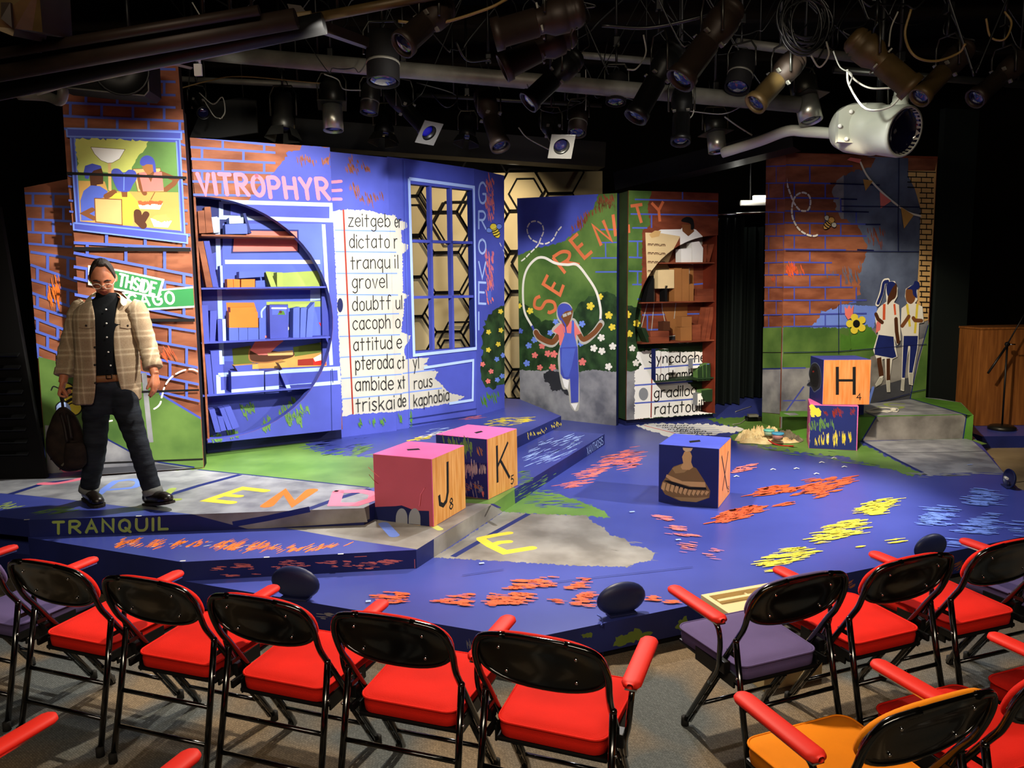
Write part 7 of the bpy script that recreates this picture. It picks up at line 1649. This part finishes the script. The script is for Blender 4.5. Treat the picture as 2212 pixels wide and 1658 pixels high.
m = MB(); m.tube(smooth([bq(425, 350), bq(410, 260, -.055), bq(392, 190, -.06), bq(400, 175, -.075), bq(410, 200, -.08), bq(412, 260, -.075), bq(420, 350, -.07)], False, 5), .009, 'bag_trim', 8); m.build('carry_handle', BG)
for q in ([(395, 400, -.12), (440, 560, -.15), (470, 740, -.165)], [(470, 400, -.12), (500, 560, -.15), (520, 700, -.16)]): m = MB(); m.tube(smooth([bq(*a) for a in q], False, 5), .011, 'bag_trim', 8); m.build('shoulder_strap', BG)
for x, y in ((320, 885), (430, 1005)): m = MB(); m.box(bq(x, y, -.15), (.035, .012, .012), 'chrome', Matrix.Rotation(R(-40), 3, 'Y')); m.tube([bq(x, y, -.15), bq(x - 40, y + 20, -.15), bq(x - 45, y + 70, -.15)], .004, 'bag_trim', 6); m.build('strap_buckle', BG)
# ================================================================== OVERHEAD GRID
mat('gold_tan', '4d3c1f', .5, .3, .2, None, 9, .4); mat('gel_frame', '5d5b55', .6); mat('amber_lens', '3a1808', .1, 0, 0, None, 1, .8)  # gold tan; on the gold spotlights the golden light is painted in
def pipe(a, b, r_, m, label, cat='pipe', name='grid_pipe', n=12):
    mb = MB(); mb.tube([a, b], r_, m, n)
    for t_ in (.2, .8): h_ = Vector(a).lerp(Vector(b), t_); mb.tube([h_, Vector((h_.x, h_.y, 4.85))], .01, 'black_metal', 6)
    c = (Vector(a) + Vector(b)) / 2
    return mb.build(name, org=c, label=label, cat=cat)
def pd(x, y, Y): return ondep(x, y, Y)
# long pipes
pipe(pd(425, 112, 6.3), pd(1725, 226, 6.3), .065, 'pipe_grey', 'long grey pipe crossing the middle of the lighting grid')
pipe(pd(330, 168, 7.4), pd(720, 186, 7.4), .028, 'pipe_grey', 'thin pipe above the VITROPHYRE bookcase carrying small spotlights')
pipe(pd(-60, 165, 4.0), pd(640, 40, 4.0), .05, 'brown_steel', 'dark pipe slanting up to the right at upper left, upper one')
pipe(pd(-60, 205, 4.15), pd(700, 50, 4.15), .055, 'black_metal', 'thick dark pipe slanting up to the right above the loudspeaker')
pipe(pd(-40, 122, 3.9), pd(560, 22, 3.9), .025, 'brown_steel', 'thin brownish pipe near the top left corner')
pipe(pd(665, 42, 4.2), pd(985, -20, 4.2), .026, 'gold_tan', 'tan dusty pipe running from the junction box to the top edge')
pipe(pd(1180, 112, 6.9), pd(1450, 136, 6.9), .03, 'pipe_grey', 'short pipe behind the upper centre spotlights'); pipe(pd(1590, 92, 6.9), pd(1850, 125, 6.9), .04, 'pipe_grey', 'pipe behind the cable coil at upper right')
pipe(pd(900, 205, 7.6), pd(1300, 228, 7.6), .02, 'dark_steel', 'thin rail under the long grey pipe at the centre'); pipe(pd(1800, 150, 6.4), pd(2300, 190, 6.4), .03, 'dark_steel', 'dim pipe behind the rightmost spotlights')
def beam(a, b, w_, h_, m, label, name='steel_beam', cat='beam'):
    mb = MB(); a, b = Vector(a), Vector(b); d = (b - a).normalized(); s = d.cross(Vector((0, 0, 1))).normalized() * w_ / 2; u = s.cross(d).normalized() * h_ / 2
    mb.prism([[a - s - u, a + s - u, a + s + u, a - s + u]], b - a, m); mb.build(name, org=(a + b) / 2, label=label, cat=cat, fixn=True)
beam(pd(228, 92, 4.1), pd(415, 138, 4.35), .05, .05, 'brown_steel', 'dark strut crossing in front of the brick tower top'); beam(pd(672, 50, 4.3), pd(800, 96, 5.2), .05, .06, 'brown_steel', 'strut running from the junction box towards the dark can light')
mat('duct', '2a2a29', .7, .1)
beam(pd(640, 290, 9.4), pd(1300, 338, 10.2), .3, .32, 'duct', 'dark grey ventilation duct behind the spotlights above the window flat', 'ventilation_duct', 'duct')
beam(pd(1340, 395, 9.6), pd(1720, 300, 8.4), .35, .22, 'black_metal', 'black duct above the curtains running towards the moving light', 'ventilation_duct', 'duct')
for i, (Y, z) in enumerate(((3.0, 4.7), (4.4, 4.75), (5.8, 4.8), (7.2, 4.8), (8.6, 4.8), (10.0, 4.8))):
    mb = MB(); mb.box((.4, Y, z + .1), (13.5, .12, .2), 'wall_brown'); mb.build('ceiling_joist', org=(.4, Y, z), label='dark timber joist under the black ceiling', cat='joist', group='ceiling joists')
# junction box and flood lamp, loudspeaker
mb = MB(); c = pd(648, 48, 4.2); mb.box(c, (.13, .12, .07), 'gold_tan', Matrix.Rotation(R(20), 3, 'Z') @ Matrix.Rotation(R(-12), 3, 'Y'), bevel=.008); mb.prism([[pd(620, 8, 4.2), pd(650, 12, 4.2), pd(668, 34, 4.2), pd(630, 34, 4.2)]], (0, .02, 0), 'brown_steel'); mb.build('junction_box', org=c, label='dusty tan junction box where pipes meet near the top left', cat='junction box')
fl = thing('flood_light', tuple(pd(40, 40, 3.6)), 'square tan flood lamp at the top left corner of the picture', 'light'); mb = MB(); mb.prism([[pd(-30, -30, 3.6), pd(84, -30, 3.6), pd(92, 70, 3.7), pd(70, 66, 3.7), pd(32, 62, 3.65), pd(28, 78, 3.65), pd(-30, 55, 3.6)]], (0, .25, .05), 'gold_tan', 'brown_steel'); mb.build('housing', fl); mb = MB(); mb.prism([[pd(2, 5, 3.58), pd(22, 5, 3.58), pd(26, 60, 3.6), pd(2, 40, 3.58)]], (0, .015, 0), 'brown_steel'); mb.build('flap', fl)
SY = 5.5; SPK = thing('loudspeaker', tuple(pd(220, 165, SY)), 'black loudspeaker cabinet hanging in front of the brick tower top', 'loudspeaker')
mb = MB(); q = [pd(112, 120, SY - .1), pd(318, 108, SY + .05), pd(322, 196, SY + .05), pd(312, 207, SY + .05), pd(120, 188, SY - .1), pd(112, 180, SY - .1)]; mb.prism([q], (-.05, .3, .02), 'black_paint'); mb.build('cabinet', SPK)
mb = MB(); mb.tube([pd(318, 110, SY + .04), pd(321, 196, SY + .04), pd(312, 206, SY + .04), pd(120, 187, SY - .11)], .005, 'pipe_grey', 6); mb.build('edge_trim', SPK)
mb = MB(); N_ = (q[1] - q[0]).cross(q[2] - q[0]).normalized(); N_ = N_ if N_.y < 0 else -N_; Ms = Matrix.Translation(pd(262, 148, SY) + N_ * .012) @ N_.to_track_quat('Z', 'Y').to_matrix().to_4x4(); mb.lathe([(.19, .004), (.183, .01), (.174, .004), (.06, -.02), (.04, -.005), (0, -.002)], 'black_metal', Ms, 28); mb.build('cone', SPK)
mb = MB(); mb.tube([pd(150, 120, SY + .1), pd(150, 60, SY + .1) + Vector((0, 0, .5))], .015, 'black_metal'); mb.tube([pd(280, 112, SY + .15), pd(280, 60, SY + .15) + Vector((0, 0, .5))], .015, 'black_metal'); mb.build('bracket', SPK)
mb = MB(); mb.tube(smooth([pd(40, 205, 4.7), pd(100, 208, 4.7), pd(128, 218, 4.68), pd(136, 202, 4.66), pd(134, 190, 4.66)], False, 5), .03, 'pipe_grey', 12); mb.build('conduit_elbow', org=pd(110, 205, 4.7), label='dull grey conduit elbow left of the loudspeaker', cat='conduit')

# ---------------------------------------------------------------- theatre spotlights
def spotlight(kind, tail, lens, Y, dY, rad, label, bodym='brown_steel', gel=None, hang=.16, frontm=None, door=False, yoke=True):
    """tail / lens: photo points of the two ends; Y depth; lens end comes dY nearer to the house"""
    a, b = pd(*tail, Y), pd(*lens, Y - dY); ax = b - a; Ln = ax.length; d = ax.normalized()
    c = (a + b) / 2; t = thing('spotlight', tuple(c), label, 'light', 'theatre spotlights on the grid')
    M = Matrix.Translation(a) @ d.to_track_quat('Z', 'Y').to_matrix().to_4x4(); r_ = rad; m = MB()
    if kind == 'ell':       # ellipsoidal: cap, ribbed lamp house, gate, barrel
        m.lathe([(0, 0), (r_ * .55, 0), (r_ * .8, Ln * .04), (r_ * .9, Ln * .1), (r_ * .78, Ln * .12), (r_ * .95, Ln * .14), (r_ * .82, Ln * .17), (r_ * 1.0, Ln * .2), (r_ * .95, Ln * .36), (r_ * .7, Ln * .45), (r_ * .7, Ln * .52)], bodym, M, 18)
        m.build('lamp_housing', t)
        m = MB(); m.lathe([(r_ * .62, Ln * .5), (r_ * .78, Ln * .52), (r_ * .78, Ln * .9), (r_ * .9, Ln * .91), (r_ * .9, Ln), (r_ * .76, Ln), (r_ * .7, Ln * .93)], frontm or bodym, M, 18); m.build('lens_barrel', t)
        for k in range(4):
            an = R(45 + 90 * k); m = MB(); q = M @ Vector((r_ * .85 * math.cos(an), r_ * .85 * math.sin(an), Ln * .48)); m.box(q, (r_ * .3, r_ * .3, Ln * .02), 'pipe_grey', M.to_3x3()); m.build('shutter_handle', t)
        Lr = r_ * .72
    elif kind == 'par':     # open can with stepped nose tube
        m.lathe([(0, 0), (r_ * .5, 0), (r_ * .62, Ln * .05), (r_ * .95, Ln * .12), (r_ * .95, Ln * .46), (r_ * .8, Ln * .48), (r_ * .8, Ln * .5)], bodym, M, 20); m.build('lamp_housing', t)
        m = MB(); m.lathe([(r_ * .78, Ln * .52), (r_ * .82, Ln * .52), (r_ * .82, Ln), (r_ * .78, Ln), (r_ * .78, Ln * .55)], frontm or 'silver', M, 20); m.build('nose_tube', t)
        m = MB(); q = M @ Vector((0, 0, Ln * .505)); m.box(q, (r_ * 2.3, r_ * 2.3, .008), 'dark_steel', M.to_3x3()); m.build('gel_slot', t)
        Lr = r_ * .7
    elif kind == 'can':
        m.lathe([(0, 0), (r_ * .7, 0), (r_ * .95, Ln * .08), (r_, Ln * .2), (r_, Ln), (r_ * .93, Ln), (r_ * .9, Ln * .5)], bodym, M, 22); m.build('lamp_housing', t)
        m = MB(); m.lathe([(r_ * 1.0, Ln * .6), (r_ * 1.03, Ln * .61), (r_ * 1.03, Ln * .64), (r_, Ln * .65)], 'pipe_grey', M, 22); m.build('band', t)
        Lr = r_ * .85
    else:                   # fresnel with barn doors
        m.lathe([(0, 0), (r_ * .6, 0), (r_ * .75, Ln * .06), (r_ * .75, Ln * .2), (r_ * .82, Ln * .22), (r_ * .82, Ln * .42), (r_ * 1.0, Ln * .5), (r_ * 1.0, Ln * .66), (r_ * .9, Ln * .68)], bodym, M, 18); m.build('lamp_housing', t)
        Lr = r_ * .8; door = True
    zl = Ln * (.66 if kind == 'fres' else .96)
    m = MB(); m.lathe([(0, zl - .004), (Lr, zl - .004), (Lr * .9, zl + .006), (Lr * .5, zl + .012), (0, zl + .014)], gel or 'lens_glass', M, 18); m.build('lens', t)
    if door:
        for k in range(4):
            an = R(90 * k); u = Vector((math.cos(an), math.sin(an), 0)); v = Vector((-u.y, u.x, 0)); z0 = zl; q = [u * r_ * .95 + v * r_ * .6, u * r_ * .95 - v * r_ * .6, u * r_ * 1.35 - v * r_ * .85, u * r_ * 1.35 + v * r_ * .85]
            pts = [M @ (p + Vector((0, 0, z0 if i < 2 else z0 + r_ * .9))) for i, p in enumerate(q)]; m = MB(); m.prism([pts], (M.to_3x3() @ u) * .004, 'dark_steel'); m.build('barn_door', t, fixn=True)
    if gel and kind != 'fres':
        m = MB(); g = r_ * 1.25; o_ = [M @ Vector((x * g, y * g, Ln * 1.02)) for x, y in ((-1, -1), (1, -1), (1, 1), (-1, 1))]; i_ = [M @ Vector((r_ * .85 * math.cos(2 * math.pi * k / 20), r_ * .85 * math.sin(2 * math.pi * k / 20), Ln * 1.02)) for k in range(20)]; m.prism([o_, i_], d * .006, 'gel_frame'); m.build('gel_frame', t, fixn=True)
    if yoke:
        p = a.lerp(b, .42); top = Vector((p.x, p.y + .02, max(a.z, b.z, p.z + r_ * 1.4) + .06)); s = d.cross(Vector((0, 0, 1)))
        if s.length < .25: s = Vector((1, 0, 0))
        s.normalize(); w_ = r_ * 1.15; m = MB(); m.tube([p - s * w_, p - s * w_ * 1.02 + (top - p) * .7, top - s * w_ * .7, top + s * w_ * .7, p + s * w_ * 1.02 + (top - p) * .7, p + s * w_], .008, 'dark_steel', 6); m.build('yoke', t)
        m = MB(); m.tube([top, top + Vector((0, 0, hang))], .011, 'black_metal', 6); m.box(top + Vector((0, 0, hang + .02)), (.05, .06, .07), 'black_metal', bevel=.006)
        m.tube([top + Vector((0, 0, hang)), Vector((top.x, top.y, 4.72))], .014, 'black_metal', 6); m.build('clamp', t)
    # power tail
    cbl = MB(); e = Vector((a.x + random.uniform(-.15, .15), a.y + .05, a.z + .3)); cbl.tube(smooth([a, a - d * .06 + Vector((0, 0, .0)), a.lerp(e, .5) + Vector((random.uniform(-.12, .12), 0, -.06)), e], False, 5), .005, 'cable_black', 5); cbl.build('power_cable', t)
    return t
SP = [
 ('ell', (415, 205), (440, 245), 7.2, .25, .07, 'small spotlight with round back and cable loops above the brick tower edge', 'black_metal', None),
 ('fres', (612, 200), (612, 318), 7.2, .05, .105, 'barn-door spotlight hanging above the VITROPHYRE lettering', 'dark_steel', None),
 ('par', (715, 172), (720, 282), 7.2, .05, .115, 'silver-nosed can light hanging above the notebook flat', 'dark_steel', None),
 ('can', (803, 182), (797, 244), 7.2, .05, .085, 'short silver can right of the silver-nosed light above the notebook', 'dark_steel', None),
 ('fres', (832, 235), (828, 318), 7.8, .05, .1, 'dim barn-door spotlight behind the duct line above the notebook words', 'black_metal', None),
 ('ell', (840, 195), (925, 285), 7.0, .35, .085, 'slanting spotlight with a round blue gel above the window flat', 'black_metal', 'gel_blue'),
 ('can', (826, 72), (828, 178), 5.2, .05, .11, 'large dark can light near the end of the long strut', 'black_paint', None),
 ('ell', (968, 8), (868, 98), 4.4, .2, .085, 'brownish spotlight angled down left at the top, right of the tan pipe', 'brown_steel', None),
 ('ell', (1262, 18), (1066, 76), 4.3, -.05, .10, 'large brown spotlight lying nearly level at the top centre', 'brown_steel', None),
 ('ell', (1240, 66), (1085, 148), 4.8, .0, .10, 'dark spotlight directly beneath the large level one at the top centre', 'brown_steel', None),
 ('ell', (1250, 118), (1140, 222), 5.6, .1, .095, 'dark spotlight slanting down left in front of the long grey pipe', 'black_metal', None),
 ('ell', (1040, 195), (1082, 318), 6.8, .25, .10, 'spotlight pointing down above the gap with the hexagon wall', 'brown_steel', None),
 ('fres', (1014, 252), (1006, 318), 7.8, .05, .085, 'small grey-banded spotlight beside the blue-gel one', 'dark_steel', None),
 ('ell', (1178, 255), (1212, 315), 7.0, .45, .085, 'spotlight with a square white gel frame facing the house', 'dark_steel', 'lens_glass'),
 ('can', (1252, 232), (1246, 288), 7.0, .1, .085, 'short can with a bright side plate above the SERENITY flat', 'brown_steel', None),
 ('can', (1334, 160), (1330, 222), 6.4, .05, .085, 'dark can hanging below the long grey pipe, right of centre', 'black_paint', None),
 ('ell', (1462, 92), (1372, 255), 5.4, .1, .095, 'long dark spotlight slanting down left over the SERENITY bookcase', 'black_metal', None),
 ('ell', (1588, 10), (1468, 175), 4.6, .1, .10, 'big brown spotlight slanting down left from the top edge', 'brown_steel', None),
 ('ell', (1474, 190), (1470, 308), 6.0, .15, .085, 'upright dark spotlight below the long slanting one over the rust bookcase', 'black_metal', None),
 ('par', (1542, 246), (1550, 328), 7.0, .05, .1, 'silver-nosed can light hanging in its yoke above the curtain', 'dark_steel', None),
 ('can', (1610, 118), (1592, 190), 6.2, .1, .10, 'black can below the coil of cable', 'black_paint', None),
 ('ell', (1728, 118), (1630, 226), 5.6, .1, .095, 'golden-lit spotlight slanting down left beside the coil of cable', 'brown_steel', None),
 ('par', (1730, 162), (1752, 262), 6.4, .1, .115, 'bright silver-nosed can left of the white moving light', 'dark_steel', None),
 ('ell', (1838, 78), (1972, 192), 4.8, .1, .095, 'dusty gold spotlight slanting down right above the moving light', 'gold_tan', None),
 ('ell', (2092, 98), (1985, 212), 5.4, .1, .085, 'dark brown spotlight slanting down left, right of the gold one', 'brown_steel', None),
 ('ell', (2214, 122), (2105, 214), 5.6, .1, .085, 'dim spotlight slanting down left at the right edge', 'brown_steel', None),
 ('fres', (1948, 195), (1938, 262), 6.0, .1, .07, 'small spotlight with pale barn doors over the moving light', 'grey_plastic', None)]
for k_, a_, b_, Y_, dY_, r_, lb, bm_, gl in SP: spotlight(k_, a_, b_, Y_, dY_, r_, lb, bm_, gl, frontm='gold_tan' if 'gold' in lb else None)
# white moving light
ML = thing('moving_light', tuple(pd(1890, 275, 6.2)), 'large pale grey moving light with round black lens hanging at upper right', 'light')
ca, cb = pd(1815, 275, 6.4), pd(1955, 284, 5.85); ax = (cb - ca); d = ax.normalized(); Ln = ax.length; Mm = Matrix.Translation(ca) @ d.to_track_quat('Z', 'Y').to_matrix().to_4x4()
m = MB(); m.lathe([(0, 0), (.13, 0), (.17, .04), (.195, .12), (.2, .25), (.2, .36), (.185, .38), (.19, .45), (.195, .6), (.19, Ln), (.17, Ln), (.165, Ln - .04)], 'grey_plastic', Mm, 32); m.build('head', ML)
m = MB(); m.lathe([(.0, Ln - .07), (.08, Ln - .05), (.166, Ln - .035), (.17, Ln)], 'lens_glass', Mm, 28); m.build('lens', ML)
m = MB(); s_ = Vector((0, -1, 0)); q = [pd(1812, 240, 6.08), pd(1830, 228, 6.08), pd(1872, 222, 6.08), pd(1876, 245, 6.08), pd(1866, 310, 6.08), pd(1810, 306, 6.08)]; m.prism([q], (0, .05, 0), 'grey_plastic'); m.build('side_plate', ML)
for x, y in ((1838, 241), (1814, 272), (1828, 300), (1851, 299)): m = MB(); m.lathe([(0, .012), (.014, .012), (.018, 0), (0, 0)], 'white', Matrix.Translation(pd(x, y, 6.07)) @ Matrix.Rotation(R(90), 4, 'X'), 12); m.build('knob', ML)
m = MB(); m.tube([pd(1900, 235, 6.25), Vector((pd(1900, 235, 6.25).x, 6.25, 4.72))], .03, 'black_metal', 8); m.build('clamp', ML)
m = MB(); m.tube(smooth([pd(1560, 330, 6.9), pd(1640, 305, 6.7), pd(1700, 283, 6.5), pd(1740, 284, 6.45), pd(1800, 288, 6.4)], False, 5), .045, 'grey_plastic', 14); m.build('conduit_elbow', org=pd(1700, 285, 6.5), label='pale grey bent conduit leading into the moving light', cat='conduit')
# metal tab on the pipe end, its bright light painted in as white
m = MB(); m.box(pd(424, 122, 6.2), (.02, .12, .07), 'pure_white'); m.box(pd(428, 151, 6.2), (.06, .02, .09), 'pure_white'); m.tube([pd(426, 105, 6.22), pd(427, 165, 6.22)], .008, 'dark_steel'); m.build('pipe_bracket', org=pd(426, 135, 6.2), label='brightly lit metal bracket at the left end of the long grey pipe', cat='bracket')
m = MB(); m.prism([[pd(520, 210, 7.9), pd(552, 215, 7.9), pd(556, 286, 7.9), pd(470, 298, 7.9), pd(410, 296, 7.9), pd(440, 225, 7.9)]], (0, .03, 0), 'duct'); m.tube([pd(525, 214, 7.91), Vector((pd(525, 214, 7.91).x, 7.91, 4.85))], .006, 'cable_black', 6); m.tube([pd(446, 228, 7.91), Vector((pd(446, 228, 7.91).x, 7.91, 4.85))], .006, 'cable_black', 6); m.build('cloth_mask', org=pd(490, 255, 7.9), label='dark grey cloth hung above the VITROPHYRE bookcase', cat='cloth')
# cable coils and loose cables
def cable(pts, r_, m_, label, group=None, cl=False):
    m = MB(); m.tube(smooth(pts, False, 6), r_, m_, 6); return m.build('cable', org=pts[0], label=label, cat='cable', group=group)
co = MB(); random.seed(5)
for i in range(11):
    cx, cy = 1738 + random.uniform(-8, 8), 42 + random.uniform(-12, 14); rx, ry = random.uniform(32, 56), random.uniform(44, 66)
    co.tube([pd(cx + rx * math.cos(a), cy + ry * math.sin(a), 5.0 + .02 * i) for a in [2 * math.pi * k / 28 for k in range(28)]], .008, 'cable_black', 6, closed=True)
co.build('cable_coil', org=pd(1740, 50, 5.1), label='big coil of black cable hanging from the grid at upper right', cat='cable coil')
cg = 'loose cables on the lighting grid'
CB = [([(415, 5), (440, 45), (470, 80), (490, 88)], 4.3, .004, 'cable_grey', 'thin grey cable drooping over the slanting pipes at upper left'), ([(80, 205), (150, 180), (190, 130), (200, 115)], 4.5, .005, 'cable_grey', 'grey cable rising towards the loudspeaker bracket'), ([(385, 192), (450, 175), (520, 165), (690, 180)], 7.0, .006, 'cable_tan', 'tan cable stretched along the thin pipe'), ([(430, 200), (460, 225), (480, 210), (486, 240), (478, 256)], 7.1, .006, 'cable_grey', 'looped grey cable beside the small round-backed spotlight'), ([(440, 215), (462, 250), (476, 256)], 7.0, .005, 'cable_grey', 'short grey cable end below the loops'),
      ([(700, 160), (730, 172), (742, 192), (780, 195)], 7.0, .006, 'cable_grey', 'safety cable in front of the silver-nosed can'), ([(860, 46), (940, 52), (1050, 20), (1100, -5)], 4.3, .008, 'cable_tan', 'tan cable sagging across the top centre'), ([(985, 90), (1010, 130), (1060, 128)], 5.0, .008, 'cable_black', 'black cable curl under the top centre spotlights'), ([(1262, 40), (1235, 70), (1236, 105)], 4.6, .005, 'cable_grey', 'grey wire hanging from the level spotlight'), ([(1300, 55), (1400, 60), (1500, 40), (1560, 20)], 5.0, .012, 'cable_black', 'thick black cable bundle near the top right of centre'),
      ([(1265, 150), (1266, 200), (1265, 238)], 6.6, .005, 'cable_grey', 'wire down to the can with the bright side'), ([(1390, 75), (1395, 115), (1375, 148), (1355, 150)], 5.6, .006, 'cable_grey', 'grey cable loop left of the long slanting spotlight'), ([(1500, 200), (1495, 250), (1460, 262)], 6.0, .005, 'cable_grey', 'grey wire beside the upright spotlight'), ([(1490, 240), (1560, 246), (1602, 230)], 6.6, .005, 'cable_grey', 'wire from the upright spotlight to the yoke of the can'), ([(1565, 252), (1590, 270), (1625, 292)], 6.8, .007, 'cable_grey', 'grey plug cable right of the can above the curtain'),
      ([(1700, 140), (1690, 160), (1640, 185)], 5.6, .005, 'cable_grey', 'cable along the golden-lit spotlight'), ([(1752, 120), (1770, 145), (1790, 120), (1785, 90)], 5.0, .006, 'cable_grey', 'cable loop just below the coil'), ([(1830, 150), (1835, 185), (1870, 235), (1920, 232), (1948, 205)], 5.7, .008, 'white_cord', 'bright white cable looping in front of the moving light'), ([(1832, 155), (1850, 175), (1880, 190), (1925, 190)], 5.8, .007, 'white_cord', 'second bright cable above the moving light'), ([(1968, 20), (1955, 75), (1975, 120), (2020, 132), (2070, 115), (2085, 95)], 5.0, .008, 'cable_tan', 'tan cable loop hanging at upper right'),
      ([(2130, 40), (2140, 80), (2170, 85), (2185, 50), (2170, 25)], 5.2, .007, 'cable_tan', 'dim cable loops at the top right corner'), ([(1800, 110), (1815, 145), (1840, 160), (1835, 185)], 5.5, .005, 'cable_grey', 'wire joining the coil and the white cable'), ([(1940, 25), (1925, 60), (1920, 100)], 4.7, .005, 'cable_grey', 'wire above the gold spotlight'), ([(900, 178), (985, 205), (965, 232), (930, 200)], 7.0, .006, 'cable_black', 'black cable ring beside the blue-gel spotlight'), ([(1120, 275), (1140, 298), (1190, 325)], 7.3, .006, 'cable_grey', 'thin cable behind the white gel frame')]
for pts, Y, r_, m_, lb in CB: cable([pd(x, y, Y + .03 * math.sin(i * 2.1)) for i, (x, y) in enumerate(pts)], r_, m_, lb, cg)
random.seed(21)
for i in range(26):
    x = random.uniform(380, 2250); y = random.uniform(-10, 190); w_ = random.uniform(30, 150); Y = random.uniform(4.6, 7.4); sg = random.uniform(8, 60)
    cable([Vector((pd(x, y, Y).x - random.uniform(.3, .7), Y, 4.72)), pd(x, y, Y), pd(x + w_ * .3, y + sg, Y), pd(x + w_ * .7, y + sg * random.uniform(.5, 1.1), Y + .1), pd(x + w_, y + random.uniform(-20, 20), Y + .1), Vector((pd(x + w_, y, Y).x + random.uniform(.3, .7), Y + .1, 4.72))], random.choice((.004, .006, .008)), 'cable_black', 'thin black cable sagging in the dark lighting grid', 'thin black grid cables')
# added spots brightening pipes, cans and moving light; glow of the curtain lamp tube
def pt(name, loc, watts, col, rad=.05):
    l = bpy.data.lights.new(name, 'POINT'); l.energy = watts; l.color = col; l.shadow_soft_size = rad; o = bpy.data.objects.new(name, l); COL.objects.link(o); o.location = loc
spot('rig_fill', pd(560, 420, 5.4), pd(495, 121, 6.3), 45, 9, .6, (1, 1, .9)); spot('rig_fill', pd(1690, 120, 5.2), pd(1830, 290, 6.3), 45, 60, .6, (.95, 1, .92)); pt('work_light', ondep(1600, 425, 10.7), 4, (1, .97, .88))
spot('rig_fill', (1.5, 4.6, 3.2), pd(1560, 230, 6.6), 26, 80, .8, NEUT); spot('rig_fill', (-.4, 4.6, 3.1), pd(720, 240, 7.2), 26, 60, .8, NEUT)
